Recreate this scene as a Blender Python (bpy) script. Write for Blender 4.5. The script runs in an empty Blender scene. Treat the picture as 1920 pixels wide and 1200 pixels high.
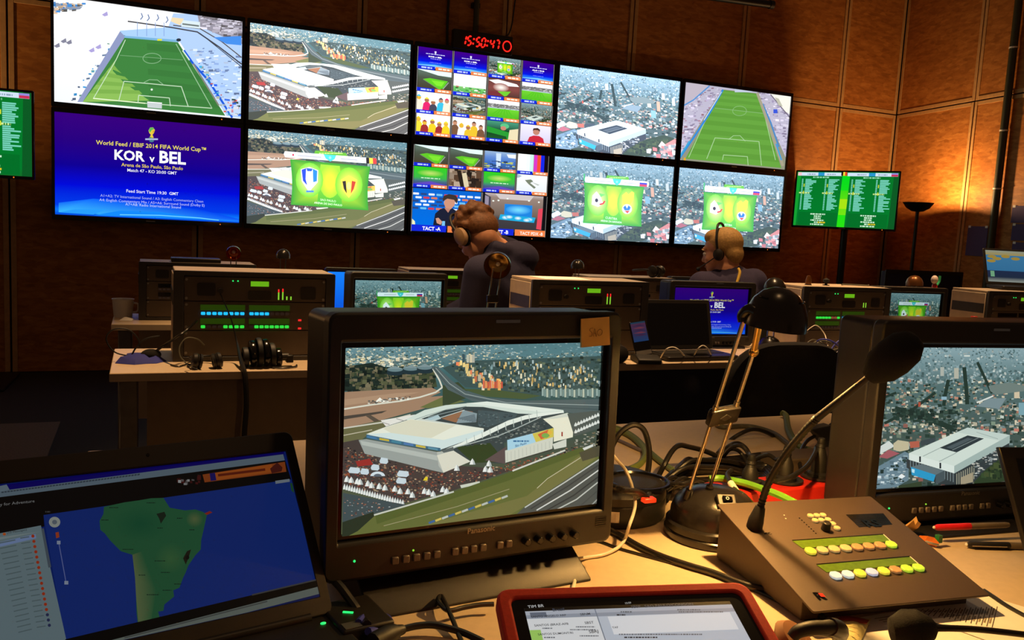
import bpy, math, random
from mathutils import Vector, Matrix
random.seed(7)
R_ = math.radians
scene = bpy.context.scene
COL = scene.collection

# ------------------------------------------------------------------ camera, world, exposure
F_PX, YAW, PITCH, ROLL, ZC = 1600.0, R_(23.5), R_(-6.4), R_(3.04), 1.22
_f = Vector((math.sin(YAW)*math.cos(PITCH), math.cos(YAW)*math.cos(PITCH), math.sin(PITCH)))
_r0 = Vector((math.cos(YAW), -math.sin(YAW), 0)); _u0 = _r0.cross(_f)
CR = _r0*math.cos(ROLL) + _u0*math.sin(ROLL)
CU = _u0*math.cos(ROLL) - _r0*math.sin(ROLL)
CF = _f; CP = Vector((0, 0, ZC))
cam_data = bpy.data.cameras.new('camera'); cam = bpy.data.objects.new('camera', cam_data); COL.objects.link(cam)
cam_data.sensor_width = 36.0; cam_data.lens = F_PX/1920*36.0; cam_data.clip_start = 0.02
cam.matrix_world = Matrix(((CR.x, CU.x, -CF.x, 0), (CR.y, CU.y, -CF.y, 0), (CR.z, CU.z, -CF.z, ZC), (0, 0, 0, 1)))
scene.camera = cam
scene.view_settings.view_transform = 'Standard'; scene.view_settings.look = 'None'
scene.view_settings.exposure = 0.0; scene.view_settings.gamma = 1.0; scene.view_settings.use_curve_mapping = False
world = bpy.data.worlds.new('room_glow'); scene.world = world; world.use_nodes = True
world.node_tree.nodes['Background'].inputs[0].default_value = (1.0, 0.56, 0.32, 1)
world.node_tree.nodes['Background'].inputs[1].default_value = 0.06
def lamp_light(name, kind, loc, energy, color, size=.02, spot=None, blend=.5, aim=None):
    l = bpy.data.lights.new(name, kind); l.energy = energy; l.color = color
    if kind == 'AREA': l.shape = 'RECTANGLE'; l.size, l.size_y = size
    else: l.shadow_soft_size = size
    if kind == 'SPOT': l.spot_size = spot; l.spot_blend = blend
    o = bpy.data.objects.new(name, l); COL.objects.link(o); o.location = loc
    if aim is not None: o.rotation_euler = (Vector(aim)-Vector(loc)).to_track_quat('-Z', 'Y').to_euler()
    return o
WARM = (1.0, .55, .2)
# unseen spots added at ceiling height to light the desk rows from above
for x, y, e in ((.6, 2.75, 340), (2.1, 2.75, 340), (3.6, 2.8, 340), (1.1, 3.7, 200), (2.8, 3.7, 220)):
    lamp_light('unseen_ceiling_spot', 'SPOT', (x, y, 3.6), e, (1.0, .60, .28), .06, R_(51), .8, aim=(x, y+.05, 0))
lamp_light('unseen_ceiling_spot', 'SPOT', (.9, .9, 3.6), 18, (1.0, .58, .26), .08, R_(60), .9, aim=(.95, 1.1, 0))  # weaker unseen spot, added to brighten the near desk

# ------------------------------------------------------------------ pixel helpers (1920 x 1200 frame)
def ray(x, y): return CF + CR*((x-960)/F_PX) - CU*((y-600)/F_PX)
def onz(x, y, z): d = ray(x, y); return CP + d*((z-ZC)/d.z)
def ony(x, y, yy): d = ray(x, y); return CP + d*(yy/d.y)
def onp(x, y, p, n): d = ray(x, y); return CP + d*((Vector(p)-CP).dot(n)/d.dot(n))

# ------------------------------------------------------------------ materials
def lin(c):
    return tuple((v/255/12.92 if v/255 <= .04045 else ((v/255+.055)/1.055)**2.4) for v in c[:3])
MATS = {}
def mat(name, rgb=(128, 128, 128), rough=.5, metal=0.0, var=.12, scale=30, bump=0.0, emit=None, strength=1.0, trans=0.0, spec=.5):
    if name in MATS: return MATS[name]
    m = bpy.data.materials.new(name); m.use_nodes = True; nt = m.node_tree; b = nt.nodes['Principled BSDF']
    c = lin(rgb)
    b.inputs['Roughness'].default_value = rough; b.inputs['Metallic'].default_value = metal
    b.inputs['Specular IOR Level'].default_value = spec
    if trans: b.inputs['Transmission Weight'].default_value = trans
    tc = nt.nodes.new('ShaderNodeTexCoord'); nz = nt.nodes.new('ShaderNodeTexNoise'); nz.inputs['Scale'].default_value = scale
    nz.inputs['Detail'].default_value = 4
    nt.links.new(tc.outputs['Object'], nz.inputs['Vector'])
    rp = nt.nodes.new('ShaderNodeValToRGB'); nt.links.new(nz.outputs['Fac'], rp.inputs[0])
    rp.color_ramp.elements[0].position = .3; rp.color_ramp.elements[1].position = .7
    rp.color_ramp.elements[0].color = tuple(v*(1-var) for v in c)+(1,)
    rp.color_ramp.elements[1].color = tuple(min(1, v*(1+var)) for v in c)+(1,)
    nt.links.new(rp.outputs[0], b.inputs['Base Color'])
    if bump:
        bp = nt.nodes.new('ShaderNodeBump'); bp.inputs['Strength'].default_value = bump; bp.inputs['Distance'].default_value = .002
        nt.links.new(nz.outputs['Fac'], bp.inputs['Height']); nt.links.new(bp.outputs[0], b.inputs['Normal'])
    if emit:
        b.inputs['Emission Color'].default_value = lin(emit)+(1,); b.inputs['Emission Strength'].default_value = strength
        m.cycles.emission_sampling = 'NONE'
    MATS[name] = m; return m

def osb_mat():
    m = bpy.data.materials.new('osb_board'); m.use_nodes = True; nt = m.node_tree; b = nt.nodes['Principled BSDF']
    b.inputs['Roughness'].default_value = .55; b.inputs['Specular IOR Level'].default_value = .3
    tc = nt.nodes.new('ShaderNodeTexCoord')
    def chain(rot, sc, stretch):
        mp = nt.nodes.new('ShaderNodeMapping'); mp.inputs['Rotation'].default_value = rot; mp.inputs['Scale'].default_value = stretch
        nt.links.new(tc.outputs['Object'], mp.inputs[0])
        v = nt.nodes.new('ShaderNodeTexVoronoi'); v.inputs['Scale'].default_value = sc; v.inputs['Randomness'].default_value = 1
        nt.links.new(mp.outputs[0], v.inputs['Vector']); return v
    v1 = chain((0, .5, 0), 9, (1, 1, 3.2)); v2 = chain((0, -.7, 0), 13, (1, 1, 3.6)); v3 = chain((0, 1.5, 0), 16, (1, 1, 3))
    def rnd(v):
        s = nt.nodes.new('ShaderNodeSeparateColor'); nt.links.new(v.outputs['Color'], s.inputs[0]); return s.outputs[0]
    a = nt.nodes.new('ShaderNodeMath'); a.operation = 'ADD'; nt.links.new(rnd(v1), a.inputs[0]); nt.links.new(rnd(v2), a.inputs[1])
    a2 = nt.nodes.new('ShaderNodeMath'); a2.operation = 'ADD'; nt.links.new(a.outputs[0], a2.inputs[0]); nt.links.new(rnd(v3), a2.inputs[1])
    dv = nt.nodes.new('ShaderNodeMath'); dv.operation = 'DIVIDE'; nt.links.new(a2.outputs[0], dv.inputs[0]); dv.inputs[1].default_value = 3
    rp = nt.nodes.new('ShaderNodeValToRGB'); nt.links.new(dv.outputs[0], rp.inputs[0])
    e = rp.color_ramp.elements
    e[0].position = .12; e[0].color = lin((152, 92, 38))+(1,); e[1].position = .9; e[1].color = lin((198, 132, 64))+(1,)
    x = e.new(.5); x.color = lin((176, 110, 50))+(1,)
    nt.links.new(rp.outputs[0], b.inputs['Base Color'])
    bp = nt.nodes.new('ShaderNodeBump'); bp.inputs['Strength'].default_value = .25; bp.inputs['Distance'].default_value = .003
    nt.links.new(dv.outputs[0], bp.inputs['Height']); nt.links.new(bp.outputs[0], b.inputs['Normal'])
    return m

def screen_mat(name, strength):
    if name in MATS: return MATS[name]
    m = bpy.data.materials.new(name); m.use_nodes = True; nt = m.node_tree; b = nt.nodes['Principled BSDF']
    b.inputs['Base Color'].default_value = (.004, .004, .004, 1); b.inputs['Roughness'].default_value = .45
    b.inputs['Specular IOR Level'].default_value = .15
    ca = nt.nodes.new('ShaderNodeVertexColor'); ca.layer_name = 'Col'
    nt.links.new(ca.outputs[0], b.inputs['Emission Color']); b.inputs['Emission Strength'].default_value = strength
    m.cycles.emission_sampling = 'NONE'
    MATS[name] = m; return m

# ------------------------------------------------------------------ mesh builder
def spline(pts, n=8, closed=False):
    P = [Vector(p) for p in pts]
    if len(P) < 3: return P
    out = []; N = len(P)
    for i in range(N if closed else N-1):
        if closed: a, b, c, d = P[i-1], P[i], P[(i+1) % N], P[(i+2) % N]
        else: a, b, c, d = P[max(i-1, 0)], P[i], P[i+1], P[min(i+2, N-1)]
        for k in range(n):
            t = k/n
            out.append(.5*((2*b)+(c-a)*t+(2*a-5*b+4*c-d)*t*t+(3*b-a-3*c+d)*t**3))
    if not closed: out.append(P[-1])
    return out
def rr(w, h, r, n=4, cx=0, cz=0):
    "rounded rectangle outline, counter-clockwise"
    r = max(min(r, w/2-1e-5, h/2-1e-5), 1e-5); o = []
    for sx, sz, a0 in ((1, 1, 0), (-1, 1, 90), (-1, -1, 180), (1, -1, 270)):
        for k in range(n+1):
            a = R_(a0+90*k/n); o.append((cx+sx*(w/2-r)+r*math.cos(a), cz+sz*(h/2-r)+r*math.sin(a)))
    return o
class MB:
    def __init__(s): s.v = []; s.f = []
    def add(s, vs, fs, M=None):
        o = len(s.v)
        for p in vs:
            p = Vector(p); s.v.append(M @ p if M is not None else p)
        s.f += [tuple(i+o for i in f) for f in fs]; return s
    def box(s, c, d, M=None):
        x, y, z = (q/2 for q in d); c = Vector(c)
        vs = [c+Vector((a*x, b*y, e*z)) for a in (-1, 1) for b in (-1, 1) for e in (-1, 1)]
        return s.add(vs, [(0, 1, 3, 2), (4, 6, 7, 5), (0, 4, 5, 1), (2, 3, 7, 6), (0, 2, 6, 4), (1, 5, 7, 3)], M)
    def bx(s, x0, x1, y0, y1, z0, z1, M=None):
        return s.box(((x0+x1)/2, (y0+y1)/2, (z0+z1)/2), (abs(x1-x0), abs(y1-y0), abs(z1-z0)), M)
    def prism(s, poly, y0, y1, M=None, axis='y'):
        n = len(poly)
        def mk(p, t): return (p[0], t, p[1]) if axis == 'y' else ((p[0], p[1], t) if axis == 'z' else (t, p[0], p[1]))
        vs = [mk(p, y0) for p in poly]+[mk(p, y1) for p in poly]
        fs = [tuple(range(n)), tuple(range(2*n-1, n-1, -1))]+[(i, i+n, (i+1) % n+n, (i+1) % n) for i in range(n)]
        return s.add(vs, fs, M)
    def ring(s, outer, inner, y0, y1, M=None):
        n = len(outer); assert n == len(inner)
        vs = [(p[0], y0, p[1]) for p in outer]+[(p[0], y0, p[1]) for p in inner]+[(p[0], y1, p[1]) for p in outer]+[(p[0], y1, p[1]) for p in inner]
        fs = []
        for i in range(n):
            j = (i+1) % n
            fs += [(i, j, n+j, n+i), (2*n+i, 3*n+i, 3*n+j, 2*n+j), (i, 2*n+i, 2*n+j, j), (n+i, n+j, 3*n+j, 3*n+i)]
        return s.add(vs, fs, M)
    def lathe(s, prof, n=24, M=None, cap=True):
        vs = []; fs = []; m = len(prof)
        for i in range(n):
            a = 2*math.pi*i/n
            for r, z in prof: vs.append((r*math.cos(a), r*math.sin(a), z))
        for i in range(n):
            for k in range(m-1):
                a, b = i*m+k, ((i+1) % n)*m+k
                fs.append((a, b, b+1, a+1))
        if cap and prof[0][0] > 1e-6: fs.append(tuple(i*m for i in range(n-1, -1, -1)))
        if cap and prof[-1][0] > 1e-6: fs.append(tuple(i*m+m-1 for i in range(n)))
        return s.add(vs, fs, M)
    def tube(s, pts, r, n=8, smooth=6, closed=False, M=None):
        P = spline(pts, smooth, closed) if smooth else [Vector(p) for p in pts]
        m = len(P); rs = r if isinstance(r, (list, tuple)) else None
        def rad(i):
            if rs is None: return r
            t = i/(m-1)*(len(rs)-1); k = min(int(t), len(rs)-2); return rs[k]+(rs[k+1]-rs[k])*(t-k)
        up = Vector((.13, .21, .97)); vs = []; fs = []; a = None
        for i, p in enumerate(P):
            if closed: t = (P[(i+1) % m]-P[i-1])
            else: t = P[min(i+1, m-1)]-P[max(i-1, 0)]
            t = t.normalized() if t.length > 1e-9 else Vector((0, 0, 1))
            if a is None:
                a = t.cross(up)
                if a.length < .05: a = t.cross(Vector((1, 0, 0)))
            else: a = a - t*a.dot(t)
            a.normalize(); b = t.cross(a)
            for k in range(n):
                w = 2*math.pi*k/n; vs.append(p+(a*math.cos(w)+b*math.sin(w))*rad(i))
        for i in range(m if closed else m-1):
            j = (i+1) % m
            for k in range(n): fs.append((i*n+k, i*n+(k+1) % n, j*n+(k+1) % n, j*n+k))
        if not closed: fs += [tuple(range(n-1, -1, -1)), tuple((m-1)*n+k for k in range(n))]
        return s.add(vs, fs, M)
    def cyl(s, p0, p1, r0, r1=None, n=16, M=None):
        return s.tube([p0, p1], [r0, r0 if r1 is None else r1], n, 0, M=M)
    def ball(s, c, r, n=16, m=10, M=None):
        r = r if isinstance(r, (tuple, list)) else (r, r, r); c = Vector(c)
        vs = [c+Vector((0, 0, -r[2]))]; fs = []
        for j in range(1, m):
            e = math.pi*j/m
            for i in range(n):
                a = 2*math.pi*i/n; vs.append(c+Vector((r[0]*math.sin(e)*math.cos(a), r[1]*math.sin(e)*math.sin(a), -r[2]*math.cos(e))))
        vs.append(c+Vector((0, 0, r[2]))); top = len(vs)-1
        for i in range(n):
            k = (i+1) % n
            fs.append((0, 1+k, 1+i)); fs.append((top, 1+(m-2)*n+i, 1+(m-2)*n+k))
            for j in range(m-2): a = 1+j*n; fs.append((a+i, a+k, a+n+k, a+n+i))
        return s.add(vs, fs, M)

INV = {}
def tag(o, label=None, cat=None, group=None, kind=None):
    if label: o['label'] = label
    if cat: o['category'] = cat
    if group: o['group'] = group
    if kind: o['kind'] = kind
    return o
def thing(name, label, cat, loc=(0, 0, 0), rotz=0, group=None, kind=None):
    o = bpy.data.objects.new(name, None); COL.objects.link(o); o.location = loc; o.rotation_euler = (0, 0, rotz)
    o.empty_display_size = .05
    INV[o.name] = (Matrix.Translation(Vector(loc)) @ Matrix.Rotation(rotz, 4, 'Z')).inverted()
    return tag(o, label, cat, group, kind)
def obj(name, mb, m, parent=None, bevel=0, seg=2, world=False, label=None, cat=None, group=None, kind=None, origin=None, sharp=38):
    vs = mb.v
    if parent is not None and world:
        I = INV[parent.name]; vs = [I @ p for p in vs]
    org = Vector((0, 0, 0))
    if parent is None:
        if origin is None and vs:
            xs = [p.x for p in vs]; ys = [p.y for p in vs]; zs = [p.z for p in vs]
            org = Vector(((min(xs)+max(xs))/2, (min(ys)+max(ys))/2, min(zs)))
        elif origin is not None: org = Vector(origin)
        vs = [p-org for p in vs]
    me = bpy.data.meshes.new(name); me.from_pydata([tuple(p) for p in vs], [], mb.f); me.validate(); me.update()
    o = bpy.data.objects.new(name, me); COL.objects.link(o); o.location = org
    if m is not None: me.materials.append(m if not isinstance(m, str) else MATS[m])
    for p in me.polygons: p.use_smooth = True
    me.set_sharp_from_angle(angle=R_(sharp))
    if parent is not None:
        o.parent = parent; INV[o.name] = INV[parent.name]
    if bevel:
        md = o.modifiers.new('bevel', 'BEVEL'); md.width = bevel; md.segments = seg; md.limit_method = 'ANGLE'; md.angle_limit = R_(40)
        md.harden_normals = False
    return tag(o, label, cat, group, kind)
def share(name, src, parent, loc, m=None):
    "another piece sharing the mesh of src, placed at loc in the parent's frame"
    o = bpy.data.objects.new(name, src.data); COL.objects.link(o); o.parent = parent; o.location = loc
    for md in src.modifiers:
        if md.type == 'BEVEL':
            k = o.modifiers.new('bevel', 'BEVEL'); k.width = md.width; k.segments = md.segments; k.limit_method = 'ANGLE'
    if m is not None:
        o.material_slots[0].link = 'OBJECT'; o.material_slots[0].material = m
    return o
def frameM(o, ex, ey, ez):
    ex, ey, ez = Vector(ex), Vector(ey), Vector(ez)
    return Matrix(((ex.x, ey.x, ez.x, o[0]), (ex.y, ey.y, ez.y, o[1]), (ex.z, ey.z, ez.z, o[2]), (0, 0, 0, 1)))
def dirM(p, d, roll=0):
    "matrix whose local z points along d at p"
    q = Vector(d).to_track_quat('Z', 'Y'); return Matrix.Translation(Vector(p)) @ q.to_matrix().to_4x4() @ Matrix.Rotation(roll, 4, 'Z')

# ------------------------------------------------------------------ flat artwork for screens, labels and print
_TXT = {}
def text_mesh(s, bold=0.0):
    k = (s, bold)
    if k in _TXT: return _TXT[k]
    cu = bpy.data.curves.new('t', 'FONT'); cu.body = s; cu.size = 1; cu.resolution_u = 2; cu.offset = bold; cu.fill_mode = 'FRONT'
    ob = bpy.data.objects.new('t', cu); me = bpy.data.meshes.new_from_object(ob)
    vs = [(v.co.x, v.co.y) for v in me.vertices]; fs = [tuple(p.vertices) for p in me.polygons]
    bpy.data.objects.remove(ob); bpy.data.meshes.remove(me); bpy.data.curves.remove(cu)
    _TXT[k] = (vs, fs); return _TXT[k]
def clip01(P):
    for ax, lim, sg in ((0, 0, 1), (0, 1, -1), (1, 0, 1), (1, 1, -1)):
        o = []
        for i in range(len(P)):
            a, b = P[i-1], P[i]; da, db = sg*(a[ax]-lim), sg*(b[ax]-lim)
            if da >= 0: 
                if db < 0: t = da/(da-db); o.append(tuple(a[k]+(b[k]-a[k])*t for k in range(len(a))))
            if (da >= 0) != (db >= 0) and da < 0: t = da/(da-db); o.append(tuple(a[k]+(b[k]-a[k])*t for k in range(len(a))))
            if db >= 0: o.append(b)
        # remove duplicates
        P = [p for i, p in enumerate(o) if i == 0 or abs(p[0]-o[i-1][0])+abs(p[1]-o[i-1][1]) > 1e-7]
        if len(P) < 3: return []
    return P
class Pic:
    "artwork in a unit frame (u right, v up); uv = function turning a drawing coordinate into the unit frame"
    def __init__(s, uv=None): s.uv0 = uv or (lambda x, y: (x, y)); s.t = (0, 0, 1); s.items = []; s.L = 0
    def at(s, ox, oy, k): s.t = (ox, oy, k); return s
    def m(s, p): return s.uv0(s.t[0]+p[0]/s.t[2], s.t[1]+p[1]/s.t[2])
    def raw(s, P, c, layer=None):
        if layer is None: s.L += 1; layer = s.L
        cs = c if isinstance(c, list) else [c]*len(P)
        Q = clip01([tuple(p)+tuple(lin(q)) for p, q in zip(P, cs)])
        if Q: s.items.append(([q[:2] for q in Q], [tuple(range(len(Q)))], [q[2:5] for q in Q], layer))
    def poly(s, P, c): s.raw([s.m(p) for p in P], c); return s
    def rect(s, x0, y0, x1, y1, c): return s.poly([(x0, y1), (x1, y1), (x1, y0), (x0, y0)], c)
    def vgrad(s, stops, u0=0, u1=1):
        "background of horizontal bands: (v, colour) pairs from bottom to top"
        s.L += 1
        for (a, ca), (b, cb) in zip(stops, stops[1:]): s.raw([(u0, a), (u1, a), (u1, b), (u0, b)], [ca, ca, cb, cb], s.L)
        return s
    def line(s, P, w, c):
        s.L += 1; Q = [Vector(p) for p in P]
        for a, b in zip(Q, Q[1:]):
            d = b-a
            if d.length < 1e-9: continue
            n = Vector((-d.y, d.x)).normalized()*(w/2); e = d.normalized()*w*.2
            s.raw([s.m(q) for q in (a-n-e, b-n+e, b+n+e, a+n-e)], c, s.L)
        return s
    def ell(s, cx, cy, rx, ry, c, n=20, c2=None, a0=0, a1=360):
        P = [(cx+rx*math.cos(R_(a0+(a1-a0)*i/n)), cy+ry*math.sin(R_(a0+(a1-a0)*i/n))) for i in range(n+(a1-a0 < 360))]
        if c2 is None: return s.poly(P, c)
        s.L += 1; C = s.m((cx, cy)); Q = [s.m(p) for p in P]
        for i in range(n): s.raw([C, Q[i], Q[(i+1) % n]], [c, c2, c2], s.L)
        return s
    def speck(s, region, n, sz, pal, seed=1, tall=1.0, persp=0.0):
        "n little quads scattered in a polygon of drawing coordinates; sz = size range"
        rnd = random.Random(seed); xs = [p[0] for p in region]; ys = [p[1] for p in region]
        def inside(x, y):
            k = False
            for i in range(len(region)):
                (x0, y0), (x1, y1) = region[i-1], region[i]
                if (y0 > y) != (y1 > y) and x < (x1-x0)*(y-y0)/(y1-y0)+x0: k = not k
            return k
        s.L += 1; base = s.L; s.L += 8; y0, y1 = min(ys), max(ys)
        for i in range(n):
            for _ in range(12):
                x, y = rnd.uniform(min(xs), max(xs)), rnd.uniform(y0, y1)
                if inside(x, y): break
            else: continue
            k = 1-persp*(1-(y-y0)/max(1e-6, y1-y0))
            w = rnd.uniform(*sz)*k; h = w*tall*rnd.uniform(.6, 1.3); sk = rnd.uniform(-.35, .35)*w
            c = rnd.choice(pal); f = rnd.uniform(.85, 1.12); c = tuple(min(255, q*f) for q in c)
            s.raw([s.m(p) for p in ((x-w/2, y+h/2), (x+w/2, y+h/2+sk*.4), (x+w/2, y-h/2+sk*.4), (x-w/2, y-h/2))], c, base+rnd.random()*8)
        return s
    def text(s, t, pl, pr, c, bold=0.0, asp=None, hgt=None):
        "text whose baseline runs from pl to pr (drawing coordinates); asp = width/height of the unit frame"
        vs, fs = text_mesh(t, bold)
        if not vs: return s
        a, b = Vector(s.m(pl)), Vector(s.m(pr)); x0 = min(v[0] for v in vs); x1 = max(v[0] for v in vs)
        d = b-a; sc = d.length/(x1-x0); ex = d/d.length
        asp = asp or s.asp; hv = sc*asp*(hgt or 1.0)     # height of one em in v units
        s.L += 1
        out = [(a+ex*((x-x0)*sc)+Vector((0, 1))*(y*hv)) for x, y in vs]
        s.items.append(([tuple(p) for p in out], fs, [lin(c)]*len(out), s.L)); return s
    asp = 16/9
    def squig(s, x0, x1, y, h, c, seed=0, words=None):
        "small unreadable print: a row of little bars"
        rnd = random.Random(seed+int(x0*7+y*13)); x = x0; s.L += 1
        while x < x1:
            w = min(rnd.uniform(.5, 2.2)*h, x1-x)
            s.raw([s.m(p) for p in ((x, y+h/2), (x+w, y+h/2), (x+w, y-h/2), (x, y-h/2))], c, s.L); x += w+h*rnd.uniform(.25, .6)
        return s
    def include(s, other, P=None, gain=1.0):
        "draw another picture inside this one; P = (u0, v0, u1, v1) box in the unit frame"
        u0, v0, u1, v1 = P or (0, 0, 1, 1)
        for vs, fs, cs, L in other.items:
            s.items.append(([(u0+(u1-u0)*a, v0+(v1-v0)*b) for a, b in vs], fs, [tuple(q*gain for q in c) for c in cs], s.L+1+L))
        s.L += other.L+2; return s
    def build(s, name, parent, w, h, o=(0, 0, 0), gain=(1, 1, 1), lift=(0, 0, 0), strength=1.0, M=None, eps=2e-5, label=None, screen=True, gamma=1.0):
        vs = []; fs = []; cs = []
        for V, Fs, C, L in s.items:
            k = len(vs)
            for (u, v), c in zip(V, C):
                p = Vector((o[0]+(u-.5)*w, o[1]-L*eps, o[2]+(v-.5)*h)); vs.append(M @ p if M is not None else p)
                cs.append(tuple(max(0, (q**gamma)*g+l) for q, g, l in zip(c, gain, lift))+(1.0,))
            fs += [tuple(i+k for i in f) for f in Fs]
        me = bpy.data.meshes.new(name); me.from_pydata([tuple(p) for p in vs], [], fs); me.update()
        at = me.color_attributes.new('Col', 'FLOAT_COLOR', 'POINT')
        at.data.foreach_set('color', [x for c in cs for x in c])
        ob = bpy.data.objects.new(name, me); COL.objects.link(ob); ob.parent = parent
        me.materials.append(screen_mat('screen_%.2f' % strength, strength) if screen else print_mat())
        if label: ob['label'] = label
        return ob
def print_mat():
    if 'print' in MATS: return MATS['print']
    m = bpy.data.materials.new('printed_ink'); m.use_nodes = True; nt = m.node_tree; b = nt.nodes['Principled BSDF']
    ca = nt.nodes.new('ShaderNodeVertexColor'); ca.layer_name = 'Col'; nt.links.new(ca.outputs[0], b.inputs['Base Color'])
    b.inputs['Roughness'].default_value = .6; MATS['print'] = m; return m
def uv_rect(c, yaw, tilt, w, h):
    "drawing in photo pixels on an upright rectangle (centre c)"
    ex = Vector((math.cos(yaw), math.sin(yaw), 0)); n = Vector((math.sin(yaw), -math.cos(yaw), 0))
    up = Vector((0, 0, 1))*math.cos(tilt)-n*math.sin(tilt); nn = ex.cross(up); c = Vector(c)
    def f(x, y):
        p = onp(x, y, c, nn)-c; return (p.dot(ex)/w+.5, p.dot(up)/h+.5)
    return f
def sub(u0, v0, u1, v1, W=100, H=100):
    "drawing coordinates 0..W, 0..H (down) inside a box of the unit frame"
    return lambda x, y: (u0+(u1-u0)*x/W, v1-(v1-v0)*y/H)
# ------------------------------------------------------------------ pictures shown on the screens
ML = dict(c=(.4035, 1.013, .9492), yaw=R_(5.0), tilt=R_(1.4), w=.3685, h=.229)
MR = dict(c=(1.3067, 1.0043, .9345), yaw=R_(-5.16), tilt=R_(0), w=.3827, h=.2382)
CITY = [(140, 158, 154), (172, 182, 172), (110, 130, 130), (84, 106, 104), (64, 86, 80), (186, 184, 160), (46, 66, 56), (112, 130, 112), (150, 138, 118)]
HAZE = [(112, 140, 144), (134, 160, 164), (96, 124, 128), (156, 176, 176), (84, 110, 112), (70, 96, 96), (176, 186, 180)]
def pic_sao():
    p = Pic(uv_rect(**ML)); p.asp = 16/10
    p.vgrad([(0, (92, 96, 62)), (.35, (70, 80, 66)), (.62, (58, 82, 76)), (.85, (66, 104, 106)), (1, (104, 142, 150))])
    p.at(560, 560, 3.077)
    W = [(214, 214, 190), (186, 196, 184), (120, 140, 134), (76, 100, 96), (54, 76, 70), (226, 214, 170), (90, 116, 116)]
    p.speck([(250, 275), (1760, 245), (1760, 420), (880, 400), (250, 400)], 1500, (6, 20), W, 3, .5, .5)
    p.speck([(250, 330), (760, 340), (760, 400), (250, 400)], 260, (10, 24), W+[(230, 220, 190)], 4, .5)
    p.poly([(1150, 262), (1760, 245), (1760, 300), (1300, 330)], (84, 124, 130))
    p.speck([(1150, 270), (1760, 250), (1760, 330), (1200, 330)], 120, (5, 14), [(104, 140, 146), (80, 116, 120), (150, 176, 176)], 9, .5)
    # woods, tanks and bare land
    p.poly([(240, 395), (420, 370), (520, 400), (560, 520), (240, 535)], (32, 46, 40))
    p.poly([(500, 440), (780, 410), (800, 510), (560, 525)], (66, 76, 52))
    p.speck([(240, 390), (780, 400), (800, 520), (240, 535)], 420, (10, 34), [(30, 44, 38), (48, 60, 44), (84, 88, 62), (24, 36, 32), (110, 104, 80)], 5, .8)
    for x, y in ((556, 408), (648, 402), (728, 396)):
        p.rect(x-46, y, x+46, y+26, (34, 52, 58)).ell(x, y+26, 46, 10, (34, 52, 58)).ell(x, y, 46, 14, (104, 130, 134)); p.poly([(x-44, y-2), (x, y-20), (x+44, y-2)], (124, 146, 148))
    p.poly([(240, 540), (560, 522), (770, 514), (820, 540), (760, 566), (840, 560), (830, 600), (700, 640), (480, 700), (240, 752)], (158, 128, 102))
    p.poly([(240, 585), (560, 545), (700, 540), (500, 585), (240, 620)], (172, 142, 114))
    p.poly([(240, 680), (400, 660), (510, 645), (480, 660), (400, 675), (240, 700)], (74, 68, 60)); p.poly([(380, 672), (410, 668), (475, 708), (450, 720)], (88, 78, 66))
    p.line([(240, 640), (420, 612), (590, 590), (700, 568), (790, 540), (828, 512), (812, 470), (775, 405)], 9, (214, 214, 196))
    p.poly([(440, 596), (468, 570), (496, 594)], (240, 240, 226)); p.speck([(400, 590), (640, 560), (650, 580), (400, 606)], 50, (6, 14), [(220, 220, 206), (90, 90, 84)], 2, .6)
    p.poly([(700, 626), (830, 566), (960, 592), (830, 625), (740, 632)], (104, 112, 66))
    p.poly([(830, 500), (920, 480), (1000, 560), (830, 625)], (58, 72, 50))
    # highway
    p.poly([(765, 392), (800, 392), (880, 470), (960, 530), (1100, 572), (1300, 588), (1760, 578), (1760, 700), (1580, 660), (1300, 630), (1000, 590), (860, 525)], (82, 98, 98))
    p.line([(790, 400), (870, 490), (960, 550), (1200, 600), (1750, 615)], 4, (150, 164, 160)); p.line([(780, 400), (855, 495), (950, 560), (1200, 614), (1750, 640)], 3, (60, 74, 76))
    p.poly([(940, 520), (1200, 525), (1400, 560), (1300, 580), (1080, 565)], (74, 90, 56))
    # apartment blocks
    p.poly([(830, 400), (930, 360), (1760, 330), (1760, 580), (1400, 560), (1100, 520), (960, 510)], (62, 84, 82))
    p.speck([(880, 380), (1760, 330), (1760, 560), (1400, 555), (1100, 515), (980, 500)], 520, (8, 22), [(48, 66, 60), (60, 82, 76), (84, 104, 98), (40, 56, 50), (96, 108, 84)], 8, .7)
    p.speck([(940, 375), (1500, 360), (1760, 400), (1760, 500), (1380, 520), (1150, 480)], 150, (5, 11), [(196, 206, 196), (160, 180, 180), (214, 190, 132), (120, 150, 152), (206, 170, 96), (220, 214, 180)], 12, 2.3)
    p.speck([(900, 370), (940, 370), (1180, 480), (1160, 520), (1040, 510)], 46, (11, 18), [(216, 122, 84), (226, 170, 92), (206, 96, 70), (226, 200, 130), (214, 206, 176)], 13, 1.8)
    for i in range(9): p.rect(1060+i*13, 470+(i % 3)*4, 1071+i*13, 516, [(214, 108, 76), (226, 150, 90), (200, 90, 66)][i % 3])
    for i in range(26): p.rect(1400+i*13, 515+(i*7 % 11), 1411+i*13, 560+(i % 4)*4, [(150, 172, 164), (120, 146, 140), (180, 190, 170), (96, 122, 118)][i % 4])
    for x, c in ((948, (60, 84, 92)), (972, (190, 190, 168)), (990, (210, 200, 168)), (1004, (176, 176, 160))): p.rect(x-7, 322, x+8, 368, c)
    # ground round the stadium
    p.poly([(240, 750), (480, 700), (660, 660), (400, 780), (340, 830), (240, 870)], (104, 104, 70)); p.line([(240, 748), (480, 712), (640, 668)], 8, (200, 200, 184)); p.line([(240, 790), (420, 755)], 5, (186, 180, 156))
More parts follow.
